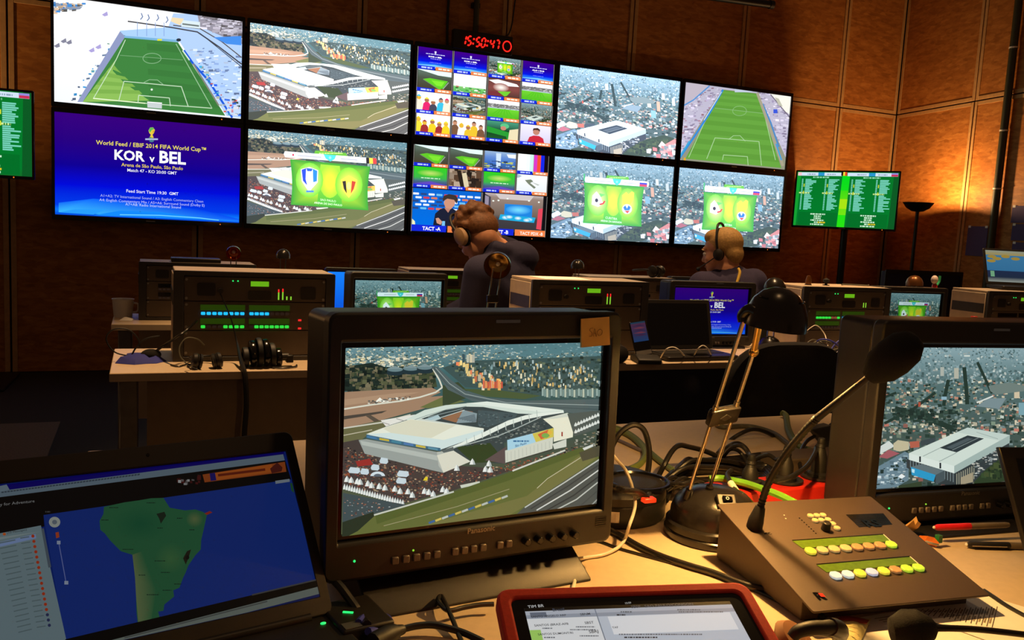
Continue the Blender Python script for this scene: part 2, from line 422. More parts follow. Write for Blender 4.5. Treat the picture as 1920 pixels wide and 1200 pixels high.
    p.poly([(240, 830), (340, 810), (900, 960), (1230, 985), (900, 1100), (600, 1180), (240, 1080)], (70, 62, 58))
    p.speck([(260, 850), (400, 900), (830, 1010), (1180, 960), (1600, 850), (1620, 870), (900, 1090), (620, 1170), (240, 1070)], 950, (5, 13), [(120, 60, 52), (60, 50, 50), (150, 120, 96), (90, 70, 62), (170, 150, 120), (44, 42, 44), (140, 76, 50)], 15, .7)
    p.poly([(470, 700), (660, 668), (690, 664), (640, 690), (500, 735)], (224, 224, 214)); p.line([(480, 712), (520, 724)], 4, (150, 150, 146)); p.line([(560, 690), (600, 702)], 4, (150, 150, 146))
    # stadium bowl
    p.poly([(640, 690), (830, 628), (960, 612), (1400, 640), (1520, 660), (1470, 740), (1180, 830), (1190, 950), (985, 940), (820, 880)], (58, 70, 70))
    p.poly([(900, 850), (1100, 830), (1190, 940), (1000, 945)], (50, 66, 36)); p.poly([(1070, 930), (1195, 850), (1185, 950)], (92, 78, 76))
    p.poly([(820, 690), (940, 640), (1000, 650), (1000, 700), (900, 712)], (146, 106, 76)); p.poly([(945, 640), (1025, 660), (1020, 710), (905, 716)], (132, 150, 154))
    for i in range(7): p.line([(910+i*14, 690+i*3), (1010+i*2, 668+i*6)], 4, (84, 100, 106))
    p.poly([(1030, 640), (1260, 660), (1240, 690), (1080, 740), (1030, 730)], (70, 86, 88)); p.speck([(1030, 650), (1240, 670), (1080, 740), (1030, 730)], 60, (6, 12), [(90, 108, 110), (56, 68, 72)], 4, .5)
    p.speck([(900, 830), (1300, 730), (1440, 690), (1440, 740), (1190, 830), (920, 850)], 140, (7, 16), [(74, 84, 84), (96, 104, 100), (50, 58, 58), (120, 128, 120)], 5, .5)
    p.poly([(700, 700), (800, 668), (816, 690), (740, 716)], (170, 196, 200)); p.poly([(640, 700), (700, 690), (1060, 745), (1040, 765)], (200, 208, 196))
    for i in range(24): x = 660+i*16; p.line([(x, 702+i*1.9), (x-12, 716+i*1.9)], 3, (226, 232, 220))
    # north roof, arches
    p.poly([(610, 695), (720, 640), (840, 612), (1080, 590), (1520, 640), (1524, 656), (1400, 666), (1260, 660), (1060, 622), (960, 620), (840, 640), (730, 680), (660, 704)], (206, 220, 208))
    p.poly([(960, 600), (1080, 592), (1520, 640), (1400, 652)], (222, 232, 220))
    p.line([(650, 700), (730, 672), (850, 636), (960, 618)], 3, (120, 140, 138)); p.line([(760, 700), (950, 640)], 4, (190, 204, 198)); p.line([(740, 680), (940, 632)], 3, (150, 168, 166))
    # west roof plate
    p.poly([(385, 778), (500, 735), (640, 692), (1062, 746), (1058, 780), (930, 822), (812, 868), (700, 850), (520, 815)], (226, 230, 212))
    p.poly([(480, 745), (640, 694), (900, 728), (760, 800), (560, 790)], (214, 214, 190)); p.poly([(385, 778), (520, 770), (830, 812), (1058, 752), (1058, 780), (812, 868)], (204, 222, 218))
    p.poly([(385, 780), (520, 806), (700, 842), (812, 858), (812, 876), (560, 836), (385, 800)], (62, 104, 128))
    for i, c in enumerate([(70, 120, 160), (190, 170, 60), (70, 130, 150), (80, 120, 170), (196, 176, 70), (90, 140, 160)]):
        x = 390+i*70; y = 786+i*13; p.poly([(x, y), (x+56, y+10), (x+56, y+22), (x, y+12)], c)
    # right arch
    p.poly([(812, 876), (930, 828), (1058, 768), (1200, 700), (1300, 670), (1400, 655), (1520, 645), (1520, 655), (1410, 672), (1300, 694), (1200, 728), (1060, 795), (930, 845), (860, 870)], (226, 234, 222))
    p.line([(890, 855), (1000, 828), (1140, 790), (1260, 740), (1390, 680)], 5, (170, 182, 176))
    for i in range(10): x = 960+i*45; y = 832-i*16; p.line([(x, y-30-i*2.0), (x+4, y+2)], 4, (176, 188, 180))
    # west base
    p.poly([(340, 812), (385, 806), (790, 880), (885, 872), (985, 935), (828, 1000), (760, 985), (375, 890)], (176, 182, 172))
    p.poly([(340, 812), (385, 806), (790, 880), (800, 960), (830, 1000), (760, 985), (375, 890)], (150, 158, 152)); p.poly([(350, 815), (790, 900), (795, 930), (360, 840)], (176, 184, 176))
    p.poly([(790, 900), (885, 872), (985, 935), (828, 1000)], (214, 214, 196)); p.poly([(815, 872), (885, 850), (890, 872), (830, 885)], (90, 100, 98))
    # banner side and tower
    p.poly([(1183, 872), (1460, 792), (1455, 862), (1185, 948)], (204, 208, 192)); p.poly([(1195, 812), (1462, 742), (1462, 794), (1197, 872)], (164, 206, 222))
    p.poly([(1340, 775), (1462, 742), (1462, 794), (1360, 824)], (206, 190, 80)); p.poly([(1370, 780), (1430, 752), (1440, 790), (1390, 808)], (206, 100, 60)); p.ell(1415, 786, 22, 14, (120, 170, 80)).ell(1440, 768, 14, 12, (220, 180, 70))
    p.text('São Paulo', (1240, 853), (1306, 835), (30, 80, 130), .01); p.squig(1230, 1320, 818, 9, (50, 104, 150))
    for i in range(12): p.line([(1195+i*22, 884-i*6), (1196+i*22, 936-i*7)], 2, (170, 176, 164))
    p.line([(1186, 945), (1455, 865)], 6, (60, 60, 54))
    p.poly([(1400, 690), (1540, 655), (1578, 672), (1572, 795), (1462, 822), (1462, 742)], (228, 228, 204)); p.poly([(1400, 690), (1540, 655), (1578, 672), (1462, 690)], (206, 212, 196)); p.rect(1506, 765, 1514, 790, (150, 50, 40))
    p.poly([(1455, 835), (1535, 805), (1535, 850), (1465, 865)], (206, 210, 196))
    p.poly([(1540, 660), (1740, 640), (1740, 740), (1580, 790)], (78, 88, 82))
    for k in range(2):
        for i in range(9): x = 1580+i*16; y = 745-i*7+k*20-(20 if k == 0 else 0); p.poly([(x, y), (x+8, y-16), (x+16, y-4), (x+16, y+6), (x, y+8)], (216, 222, 214))
    p.speck([(1580, 790), (1720, 760), (1720, 850), (1590, 850)], 60, (6, 16), [(60, 64, 56), (110, 104, 80), (160, 160, 146)], 6, .5)
    # tents
    def tent(x, y, w, h): p.poly([(x-w/2, y), (x-w*.32, y-h*.55), (x, y-h), (x+w*.32, y-h*.55), (x+w/2, y)], (230, 234, 228)); p.poly([(x, y-h), (x+w*.32, y-h*.55), (x+w/2, y), (x+w*.1, y)], (176, 186, 184))
    for i in range(24): tent(258+i*14.5, 1094+i*3.9, 19, 34)
    for x, y in ((270, 1050), (295, 1055), (330, 1062), (346, 1066), (390, 1075), (412, 1085), (455, 1090), (488, 1098), (545, 1105), (575, 1118), (620, 1120), (645, 1140), (715, 1118), (740, 1124), (765, 1134), (820, 1108), (842, 1118), (990, 950), (1085, 960), (1065, 992), (1092, 995), (900, 985)): tent(x, y, 34, 36)
    for x, y, w in ((310, 985, 70), (430, 968, 50), (590, 1005, 70), (370, 992, 50), (580, 1045, 60), (480, 930, 50)): p.poly([(x-w/2, y), (x-w*.3, y-22), (x+w*.45, y-16), (x+w/2, y+6), (x+w*.3, y+16), (x-w*.4, y+12)], (196, 212, 218))
    p.ell(445, 1015, 42, 26, (206, 220, 226), a0=180, a1=360).ell(445, 1018, 24, 16, (90, 100, 110), a0=180, a1=360)
    p.poly([(318, 930), (400, 915), (420, 950), (330, 960)], (150, 50, 44)); p.poly([(918, 1068), (1030, 1045), (1034, 1060), (925, 1085)], (200, 206, 188))
    p.poly([(705, 1040), (722, 1016), (734, 1024), (728, 1042)], (220, 196, 50))
    # car park, grass bank, motorway
    p.poly([(240, 1110), (610, 1180), (540, 1200), (430, 1230), (240, 1340)], (64, 78, 80)); p.speck([(250, 1130), (560, 1190), (430, 1230), (250, 1250)], 60, (5, 10), [(170, 120, 96), (90, 60, 50), (150, 160, 160)], 7, .6)
    p.poly([(240, 1280), (420, 1220), (440, 1330), (240, 1380)], (40, 50, 36))
    p.poly([(430, 1240), (880, 1105), (1230, 985), (1620, 850), (1740, 860), (1740, 1160), (1690, 1170), (250, 1372), (330, 1330)], (96, 104, 54))
    p.poly([(430, 1240), (880, 1105), (1230, 985), (1620, 850), (1640, 875), (1200, 1040), (800, 1170), (440, 1290)], (82, 94, 46)); p.poly([(700, 1300), (1300, 1130), (1600, 900), (1700, 910), (1500, 1070), (1200, 1240)], (112, 112, 64))
    p.line([(425, 1238), (610, 1185), (880, 1105)], 9, (196, 200, 186)); p.line([(1220, 985), (1520, 868)], 9, (206, 208, 196)); p.line([(480, 1300), (900, 1190), (1200, 1090)], 4, (150, 146, 108)); p.line([(1360, 1085), (1420, 1030), (1610, 910)], 4, (190, 184, 150))
    for i in range(12): p.line([(740+i*38, 1284-i*13), (770+i*38, 1272-i*13)], 12, [(60, 100, 150), (200, 180, 90), (180, 186, 176)][i % 3])
    p.poly([(1290, 1190), (1520, 1040), (1740, 900), (1740, 1170), (1560, 1195), (1240, 1235)], (78, 82, 76))
    for k, (a, c) in enumerate(((0, (190, 194, 184)), (26, (60, 62, 60)), (52, (206, 208, 200)), (84, (52, 54, 52)), (110, (186, 190, 180)), (150, (70, 72, 68)), (190, (150, 154, 148)))): p.line([(1290+a*1.3, 1195+a*.3), (1520+a*.6, 1050+a*.9), (1740, 905+a*1.1)], 7, c)
    p.poly([(1620, 855), (1680, 832), (1682, 845), (1630, 868)], (210, 214, 206)); p.poly([(1600, 880), (1720, 840), (1720, 900), (1620, 930)], (76, 74, 56))
    return p
def pic_cwb():
    p = Pic(uv_rect(**MR)); p.asp = 16/10
    p.vgrad([(0, (62, 80, 74)), (.4, (70, 88, 82)), (.75, (84, 112, 112)), (1, (136, 164, 170))]); p.at(1540, 580, 3)
    full = [(290, 205), (1440, 205), (1440, 1010), (290, 1010)]
    G = [(40, 60, 52), (56, 76, 66), (34, 50, 44)]
    p.speck([(290, 205), (1440, 205), (1440, 420), (290, 420)], 1500, (6, 18), HAZE, 21, .9, .5)
    p.speck([(290, 400), (1440, 400), (1440, 700), (290, 700)], 1300, (10, 26), CITY+G+[(206, 196, 170), (170, 120, 100)], 22, .7, .3)
    p.speck([(290, 640), (1440, 640), (1440, 1010), (290, 1010)], 800, (12, 34), CITY+G+[(214, 206, 184), (176, 110, 96), (150, 100, 90)], 23, .7, .2)
    for P, w in ((((805, 330), (815, 430), (822, 530)), 22), (((715, 400), (700, 470), (690, 540)), 20), (((360, 640), (520, 560), (640, 470)), 16), (((420, 560), (560, 600), (740, 670)), 30), (((880, 300), (960, 470)), 16), (((290, 520), (420, 470)), 14)): p.line(P, w, (38, 56, 48))
    p.speck([(400, 560), (760, 570), (760, 660), (420, 620)], 90, (12, 30), G, 25, .8)
    for x, y, w, h, c in ((820, 262, 34, 8, (206, 214, 206)), (680, 350, 20, 50, (170, 176, 166)), (760, 360, 26, 60, (176, 176, 160)), (1100, 460, 30, 80, (206, 190, 160)), (1040, 470, 16, 16, (210, 200, 170)), (1015, 445, 6, 26, (220, 214, 190)), (552, 535, 14, 26, (170, 80, 60)), (690, 500, 30, 18, (140, 176, 190)), (1130, 560, 40, 70, (120, 160, 170)), (1175, 480, 26, 90, (196, 150, 120)), (1220, 380, 24, 60, (196, 196, 180)), (1300, 420, 24, 70, (180, 186, 176))): p.rect(x-w/2, y-h/2, x+w/2, y+h/2, c)
    p.poly([(940, 430), (1060, 410), (1140, 430), (1140, 460), (980, 480), (950, 460)], (110, 126, 120)); p.poly([(870, 545), (940, 500), (1040, 500), (1000, 560)], (120, 140, 144)); p.line([(875, 525), (965, 488)], 8, (216, 220, 212))
    p.poly([(315, 780), (380, 740), (412, 770), (330, 815)], (206, 214, 208)); p.poly([(405, 755), (430, 735), (492, 745), (490, 790), (440, 800), (405, 790)], (190, 182, 150)); p.poly([(495, 745), (550, 740), (552, 775), (500, 780)], (176, 96, 76))
    p.poly([(318, 830), (380, 790), (440, 810), (370, 840)], (160, 90, 96))
    p.poly([(290, 900), (470, 800), (490, 810), (490, 960), (420, 1000), (290, 1012)], (104, 130, 142)); p.speck([(300, 900), (480, 820), (480, 970), (300, 1005)], 90, (8, 26), [(150, 176, 184), (84, 108, 118), (40, 60, 56), (190, 204, 206)], 27, .5)
    p.poly([(430, 940), (450, 925), (472, 938), (452, 952)], (230, 236, 234))
    p.poly([(555, 740), (640, 720), (640, 745), (560, 770)], (60, 72, 76))
    # stadium
    p.poly([(478, 840), (745, 915), (1055, 745), (1055, 800), (840, 985), (745, 985), (660, 985), (478, 890)], (52, 60, 62))
    for i in range(16): p.line([(500+i*16, 850+i*4.5), (500+i*16, 888+i*5.5)], 4, (120, 136, 138))
    for i in range(9): p.line([(760+i*12, 925-i*6), (760+i*12, 985-i*4)], 5, (150, 150, 130))
    p.poly([(490, 808), (745, 878), (745, 922), (490, 845)], (214, 226, 218)); p.poly([(745, 878), (1058, 706), (1056, 750), (745, 922)], (158, 178, 172))
    p.poly([(490, 808), (820, 664), (1058, 706), (745, 880)], (204, 218, 208)); p.poly([(820, 664), (1058, 706), (1000, 738), (760, 690)], (190, 206, 198))
    p.poly([(662, 778), (820, 708), (912, 726), (758, 804)], (48, 58, 62)); p.poly([(700, 776), (820, 722), (850, 728), (730, 784)], (76, 88, 92)); p.line([(735, 790), (880, 722)], 5, (110, 122, 122))
    p.line([(570, 825), (662, 780)], 4, (150, 166, 160)); p.line([(660, 855), (756, 806)], 4, (150, 166, 160)); p.line([(870, 690), (990, 728)], 3, (150, 166, 160))
    for x, y in ((552, 826), (666, 862)): p.rect(x-5, y, x+5, y+32, (40, 46, 50))
    p.poly([(500, 885), (640, 930), (628, 968), (505, 930)], (44, 150, 196)); p.poly([(500, 885), (560, 870), (690, 905), (640, 930)], (96, 112, 116)); p.poly([(505, 895), (522, 900), (520, 920), (506, 915)], (190, 226, 236))
    p.poly([(640, 930), (690, 905), (690, 960), (640, 985)], (70, 84, 88)); p.poly([(780, 945), (850, 915), (850, 970), (780, 985)], (160, 150, 124))
    p.poly([(850, 975), (920, 900), (1000, 840), (1060, 800), (1200, 740), (1300, 760), (1200, 860), (1060, 960), (900, 985)], (46, 62, 40)); p.speck([(860, 970), (1000, 850), (1250, 760), (1100, 920)], 120, (14, 34), [(50, 68, 42), (36, 50, 34), (70, 84, 50)], 29, .9)
    p.speck([(850, 860), (990, 790), (1000, 830), (860, 940)], 70, (8, 20), [(150, 160, 160), (60, 72, 72), (190, 190, 180)], 30, .5)
    p.poly([(1200, 830), (1290, 760), (1310, 800), (1240, 880)], (190, 120, 110)); p.poly([(1150, 850), (1180, 800), (1210, 830), (1190, 880)], (226, 206, 186)); p.speck([(1060, 900), (1400, 760), (1400, 1000), (1060, 1000)], 90, (14, 40), [(200, 130, 120), (214, 214, 206), (120, 130, 126), (176, 100, 96)], 31, 1)
    p.poly([(430, 990), (560, 965), (560, 1010), (430, 1010)], (52, 66, 46))
    return p
def tv_uv(x0, z0, w, h): return uv_rect((x0+w/2, 6.65, z0+h/2), 0, 0, w, h)
TVW, TVH = 1.205, .69
TVX = [-.56, .699, 1.958, 3.205, 4.466]; TVZ = [1.122, 1.879]
def pic_pitch_left():
    p = Pic(tv_uv(TVX[0], TVZ[1], TVW, TVH)); p.vgrad([(0, (236, 240, 246)), (1, (255, 255, 255))]); p.at(0, 0, 4)
    p.poly([(1300, 100), (1900, 130), (1900, 900), (1700, 870), (1340, 300), (1240, 260)], (176, 204, 246)); p.poly([(1480, 110), (1900, 130), (1900, 330), (1800, 330), (1500, 200)], (150, 146, 160))
    p.speck([(1480, 110), (1830, 150), (1830, 300), (1520, 210)], 90, (20, 60), [(110, 104, 110), (176, 170, 184), (210, 206, 220)], 2, .35); p.speck([(1400, 330), (1830, 420), (1830, 800), (1700, 800)], 120, (10, 40), [(200, 220, 250), (150, 180, 232), (110, 130, 170), (220, 232, 252)], 3, .4)
    p.poly([(900, 230), (1320, 200), (1340, 300), (900, 270)], (168, 204, 250))
    p.line([(960, 160), (1280, 205), (1480, 240), (1640, 350), (1810, 480)], 10, (70, 70, 76)); p.line([(1300, 190), (1500, 215), (1660, 310), (1810, 430)], 8, (90, 84, 80)); p.line([(1500, 250), (1650, 370), (1810, 500)], 6, (60, 64, 72))
    for x, y in ((1060, 100), (1110, 110), (1180, 110), (1250, 125)): p.line([(x, y), (x+10, y+26), (x-6, y+46)], 8, (110, 130, 170))
    for x in (1030, 1100, 1165, 1230): p.line([(x, 170), (x, 270)], 5, (130, 160, 210))
    p.poly([(1360, 150), (1500, 165), (1500, 215), (1360, 200)], (214, 230, 236)); p.line([(1370, 180), (1490, 195)], 12, (110, 120, 120)); p.poly([(1600, 280), (1810, 270), (1810, 340), (1700, 330)], (70, 140, 230)); p.poly([(1290, 130), (1380, 140), (1350, 190), (1280, 160)], (236, 216, 176))
    p.poly([(390, 20), (640, 30), (600, 70), (400, 90)], (140, 150, 170)); p.speck([(395, 15), (640, 25), (600, 75), (400, 95)], 40, (12, 40), [(60, 130, 200), (90, 90, 90), (210, 180, 150), (240, 250, 255)], 4, .5)
    for x, y in ((690, 380), (740, 355), (480, 310), (430, 345), (790, 110), (520, 320)): p.poly([(x-26, y), (x+14, y-24), (x+20, y+6), (x-6, y+14)], (170, 160, 214) if x > 600 else (130, 130, 150))
    p.speck([(800, 330), (930, 230), (960, 290), (620, 760), (500, 760), (600, 640)], 70, (10, 30), [(60, 150, 210), (230, 246, 255), (110, 190, 230), (120, 170, 150), (90, 110, 140)], 5, .7)
    p.poly([(900, 235), (940, 275), (620, 765), (580, 765)], (140, 150, 190))
    # pitch
    p.poly([(935, 282), (1335, 318), (1690, 868), (620, 765)], (62, 128, 62))
    p.poly([(870, 445), (845, 530), (930, 620), (1120, 755), (620, 765)], (138, 186, 88))
    for a, b in ((.1, .2), (.3, .4), (.5, .6), (.7, .8)):
        L0, L1 = [tuple(x0+(x1-x0)*t for x0, x1 in zip((870, 445), (620, 765))) for t in (a, b)]; R0, R1 = [tuple(x0+(x1-x0)*t for x0, x1 in zip((860, 500), (1120, 755))) for t in (a, b)]
        p.poly([L0, R0, R1, L1], (122, 172, 76))
    for a, b in ((.05, .15), (.25, .34), (.43, .52), (.6, .7), (.8, .9)):
        P = [tuple(x0+(x1-x0)*t for x0, x1 in zip(A, B)) for A, B, t in (((1100, 300), (1120, 800), a), ((1335, 318), (1690, 868), a), ((1335, 318), (1690, 868), b), ((1100, 300), (1120, 800), b))]
        p.poly(P, (58, 120, 58))
    ln = (196, 220, 190)
    p.line([(940, 300), (870, 450), (700, 740)], 6, ln); p.line([(700, 738), (1090, 775)], 8, (226, 240, 200)); p.line([(1090, 775), (1590, 812)], 6, ln); p.line([(1320, 330), (1590, 812)], 6, (150, 190, 150))
    p.line([(1140+68*math.cos(R_(k*15)), 438+38*math.sin(R_(k*15))) for k in range(25)], 5, (130, 176, 130)); p.line([(900, 415), (1370, 450)], 4, (120, 168, 120))
    p.line([(890, 760), (930, 610), (1360, 650), (1412, 800)], 6, ln); p.line([(1035, 770), (1040, 715), (1270, 735), (1278, 795)], 6, ln); p.line([(1080, 618), (1120, 598), (1180, 600), (1225, 635)], 5, (140, 184, 140)); p.ell(1138, 672, 8, 8, (230, 240, 230))
    p.poly([(1104, 762), (1214, 772), (1214, 815), (1106, 806)], (196, 204, 206)); p.line([(1106, 765), (1214, 773)], 6, (250, 250, 250))
    # boards and right touchline
    p.poly([(930, 268), (1340, 300), (1340, 318), (935, 284)], (120, 176, 214)); p.rect(1180, 292, 1214, 306, (220, 220, 60))
    p.line([(1380, 380), (1450, 480), (1560, 600), (1690, 800), (1740, 880)], 16, (30, 90, 214)); p.line([(1370, 380), (1420, 450)], 10, (206, 226, 206)); p.line([(1450, 480), (1640, 790)], 12, (130, 130, 120)); p.speck([(1460, 440), (1540, 520), (1760, 860), (1690, 860)], 46, (10, 26), [(40, 90, 214), (230, 240, 250), (60, 160, 200), (200, 90, 70), (170, 180, 170)], 8, .6)
    p.poly([(1470, 440), (1520, 455), (1490, 475)], (250, 250, 250)); p.ell(1340, 300, 18, 12, (40, 50, 60)); p.poly([(1660, 730), (1790, 740), (1800, 870), (1730, 860)], (190, 210, 240)); p.speck([(1670, 740), (1800, 740), (1800, 880), (1740, 870)], 26, (14, 40), [(60, 110, 220), (60, 80, 70), (240, 246, 255), (200, 60, 60)], 9, .5)
    return p
def pic_pitch_right():
    p = Pic(tv_uv(TVX[4], TVZ[1], TVW, TVH)); p.vgrad([(0, (206, 200, 226)), (1, (190, 186, 206))]); p.at(1020, 0, 4)
    p.speck([(1015, 610), (1340, 670), (1020, 1180)], 260, (8, 28), [(176, 166, 196), (214, 206, 232), (150, 140, 170), (226, 220, 240), (160, 120, 140)], 3, .5)
    p.speck([(1600, 690), (1860, 720), (1860, 1180), (1780, 1180)], 200, (8, 28), [(176, 166, 196), (214, 206, 232), (150, 140, 170), (226, 220, 240)], 4, .5)
    p.poly([(1015, 610), (1240, 640), (1060, 790), (1020, 800)], (196, 186, 200)); p.line([(1240, 645), (1120, 750), (1050, 790)], 10, (90, 150, 214))
    p.poly([(1690, 700), (1860, 720), (1860, 870), (1800, 830)], (250, 248, 236)); p.line([(1700, 710), (1800, 830), (1860, 900)], 8, (120, 110, 130)); p.poly([(1730, 730), (1760, 740), (1790, 800), (1760, 790)], (196, 196, 176)); p.rect(1720, 820, 1750, 850, (60, 90, 220))
    p.poly([(1335, 670), (1600, 700), (1860, 1290), (1030, 1200), (1010, 1180)], (148, 150, 130))
    p.poly([(1340, 675), (1595, 702), (1780, 1260), (1060, 1190)], (104, 168, 66))
    for k in range(9):
        t0, t1 = (k/9)**1.4, ((k+.5)/9)**1.4
        def at(A, B, t): return (A[0]+(B[0]-A[0])*t, A[1]+(B[1]-A[1])*t)
        p.poly([at((1340, 675), (1060, 1190), t0), at((1595, 702), (1780, 1260), t0), at((1595, 702), (1780, 1260), t1), at((1340, 675), (1060, 1190), t1)], (96, 158, 60))
    ln = (176, 214, 160)
    p.line([(1330, 690), (1210, 900), (1085, 1180)], 5, ln); p.line([(1600, 705), (1660, 890), (1735, 1200)], 5, ln); p.line([(1280, 810), (1640, 850)], 4, (140, 190, 124)); p.line([(1466+52*math.cos(R_(k*15)), 832+36*math.sin(R_(k*15))) for k in range(25)], 4, (140, 190, 124))
    p.line([(1220, 1190), (1282, 1034), (1612, 1062), (1630, 1240)], 5, ln); p.line([(1385, 1045), (1420, 1018), (1470, 1018), (1508, 1058)], 4, ln); p.line([(1338, 1200), (1346, 1162), (1525, 1175), (1530, 1240)], 5, ln)
    p.line([(1340, 675), (1240, 850), (1130, 1020), (1020, 1180)], 14, (50, 140, 220)); p.line([(1330, 690), (1200, 900)], 6, (214, 226, 240)); p.line([(1020, 1170), (1090, 1060)], 12, (60, 170, 220)); p.ell(1055, 1195, 8, 14, (230, 170, 40))
    p.line([(1640, 780), (1700, 920), (1760, 1100)], 12, (80, 140, 200)); p.line([(1600, 700), (1690, 950), (1790, 1240)], 20, (170, 164, 140)); p.line([(1740, 1080), (1780, 1200)], 10, (60, 160, 220)); p.rect(1430, 660, 1560, 692, (196, 206, 226))
    return p
def emblem(p, cx, cy, s):
    "tournament emblem: a trophy of interlaced shapes over a small bar of lettering"
    p.poly([(cx-.42*s, cy-.55*s), (cx-.2*s, cy-.95*s), (cx+.2*s, cy-.98*s), (cx+.45*s, cy-.6*s), (cx+.3*s, cy-.2*s), (cx+.12*s, cy), (cx+.28*s, cy+.42*s), (cx-.28*s, cy+.42*s), (cx-.1*s, cy), (cx-.3*s, cy-.2*s)], (236, 206, 66))
    p.poly([(cx-.4*s, cy-.5*s), (cx-.22*s, cy-.93*s), (cx+.2*s, cy-.96*s), (cx+.34*s, cy-.74*s), (cx, cy-.6*s), (cx-.16*s, cy-.3*s)], (96, 190, 90)); p.poly([(cx+.16*s, cy-.5*s), (cx+.44*s, cy-.6*s), (cx+.2*s, cy-.1*s)], (214, 160, 50))
    p.poly([(cx-.4*s, cy+.42*s), (cx-.1*s, cy+.3*s), (cx+.06*s, cy+.5*s)], (70, 170, 90)); p.rect(cx-.85*s, cy+.5*s, cx+.85*s, cy+.72*s, (176, 190, 226)); p.ell(cx, cy+.85*s, .3*s, .16*s, (70, 130, 150))
def pic_slate(guides=False):
    p = Pic(tv_uv(TVX[0], TVZ[0], TVW, TVH))
    p.vgrad([(0, (0, 70, 220)), (.05, (10, 120, 255)), (.1, (0, 60, 236)), (.3, (0, 10, 220)), (.5, (14, 0, 150)), (.75, (40, 0, 130)), (1, (56, 0, 128))]); p.at(0, 180, 4)
    p.poly([(440, 870), (440, 800), (700, 770), (1100, 800), (1500, 850), (1820, 930), (1820, 945)], [(60, 190, 255), (20, 110, 250), (10, 100, 255), (0, 70, 245), (0, 60, 240), (10, 90, 250), (30, 130, 255)])
    p.poly([(440, 872), (560, 850), (800, 850), (700, 890)], (40, 160, 255)); p.poly([(700, 895), (900, 860), (1200, 870), (1600, 925), (1800, 940)], (20, 140, 255)); p.line([(900, 890), (1200, 895), (1500, 915), (1640, 932)], 6, (120, 220, 255))
    emblem(p, 1137, 290, 56)
    p.text('World Feed / EBIF 2014 FIFA World Cup™', (720, 362), (1545, 418), (245, 226, 90), .012)
    p.text('KOR', (858, 474), (1086, 490), (255, 255, 255), .03); p.text('v', (1120, 493), (1160, 496), (255, 255, 255), .02); p.text('BEL', (1196, 499), (1394, 513), (255, 255, 255), .03)
    p.text('Arena de São Paulo, São Paulo', (910, 526), (1372, 556), (236, 206, 70), .012); p.text('Match 47 - KO 20:00 GMT', (955, 566), (1326, 590), (240, 240, 255), .012)
    p.text('Feed Start Time 19:30  GMT', (948, 722), (1338, 745), (240, 240, 255), .012)
    p.text('A1+A2: TV International Sound / A3: English Commentary Clean', (752, 755), (1524, 800), (176, 186, 246)); p.text('A4: English Commentary Mix / A5+A6: Surround Sound (Dolby E)', (745, 787), (1534, 830), (190, 200, 250)); p.text('A7+A8: Radio International Sound', (940, 820), (1356, 845), (200, 214, 255))
    return p
def lineup(p, B, top, tl, flags, crest, txt, T):
    "green team board over the picture; B = board corners (tl tr br bl), top = white bar corners"
    (a, b, c, d) = [Vector(q) for q in B]
    def at(u, v): q = (a*(1-u)+b*u)*(1-v)+(d*(1-u)+c*u)*v; return (q.x, q.y)
    m = Vector(((a+b+c+d)/4)); n = 10
    edge = [at(-.0+.02*math.sin(math.pi*k/n), k/n) for k in range(n+1)]+[at(k/n, 1) for k in range(1, n)]+[at(1-.02*math.sin(math.pi*k/n), 1-k/n) for k in range(n+1)]+[at(1-k/n, 0) for k in range(1, n)]
    p.L += 1; C = p.m((m.x, m.y))
    for i in range(len(edge)): p.raw([C, p.m(edge[i]), p.m(edge[(i+1) % len(edge)])], [(206, 240, 40), (40, 150, 30), (40, 150, 30)], p.L)
    p.poly([at(.38, .05), at(.62, .05), at(.66, .95), at(.34, .95)], [(150, 220, 40), (150, 220, 40), (60, 170, 40), (60, 170, 40)]); p.ell(*at(.5, .42), (b-a).length*.13, (d-a).length*.36, (236, 236, 40), c2=(150, 220, 40))
    for i, (x, y) in enumerate(((.24, .42), (.74, .45))): p.ell(*at(x, y), (b-a).length*.17, (d-a).length*.38, (236, 255, 150) if i == 0 else (246, 240, 90), c2=(110, 205, 40))
    crest(p, at, (b-a).length, (d-a).length)
    (e, f, g, h) = [Vector(q) for q in top]
    def tt(u, v): q = (e*(1-u)+f*u)*(1-v)+(h*(1-u)+g*u)*v; return (q.x, q.y)
    p.poly([tt(.34, -.55), tt(.68, -.55), tt(.7, .2), tt(.32, .2)], (96, 176, 40)); p.squig(tt(.38, -.2)[0], tt(.64, -.2)[0], tt(.5, -.25)[1], T*.6, (190, 236, 130))
    p.poly([tt(0, 0), tt(1, 0), tt(1.01, .5), tt(1, 1), tt(0, 1), tt(-.015, .5)], (244, 248, 250)); p.poly([tt(.43, 0), tt(.57, 0), tt(.55, .7), tt(.5, 1.15), tt(.45, .7)], (70, 206, 214)); p.ell(*tt(.5, .5), T*.7, T*.8, (140, 236, 240))
    for u0, u1 in ((.14, .4), (.62, .8)): p.line([tt(u0, .55), tt(u1, .55)], T*.55, (170, 176, 186))
    flags(p, tt)
    p.text(txt[0], at(.38, .86), at(.58, .875), (206, 246, 190), .01); p.text(txt[1], at(.3, .935), at(.66, .95), (226, 250, 206), .01)
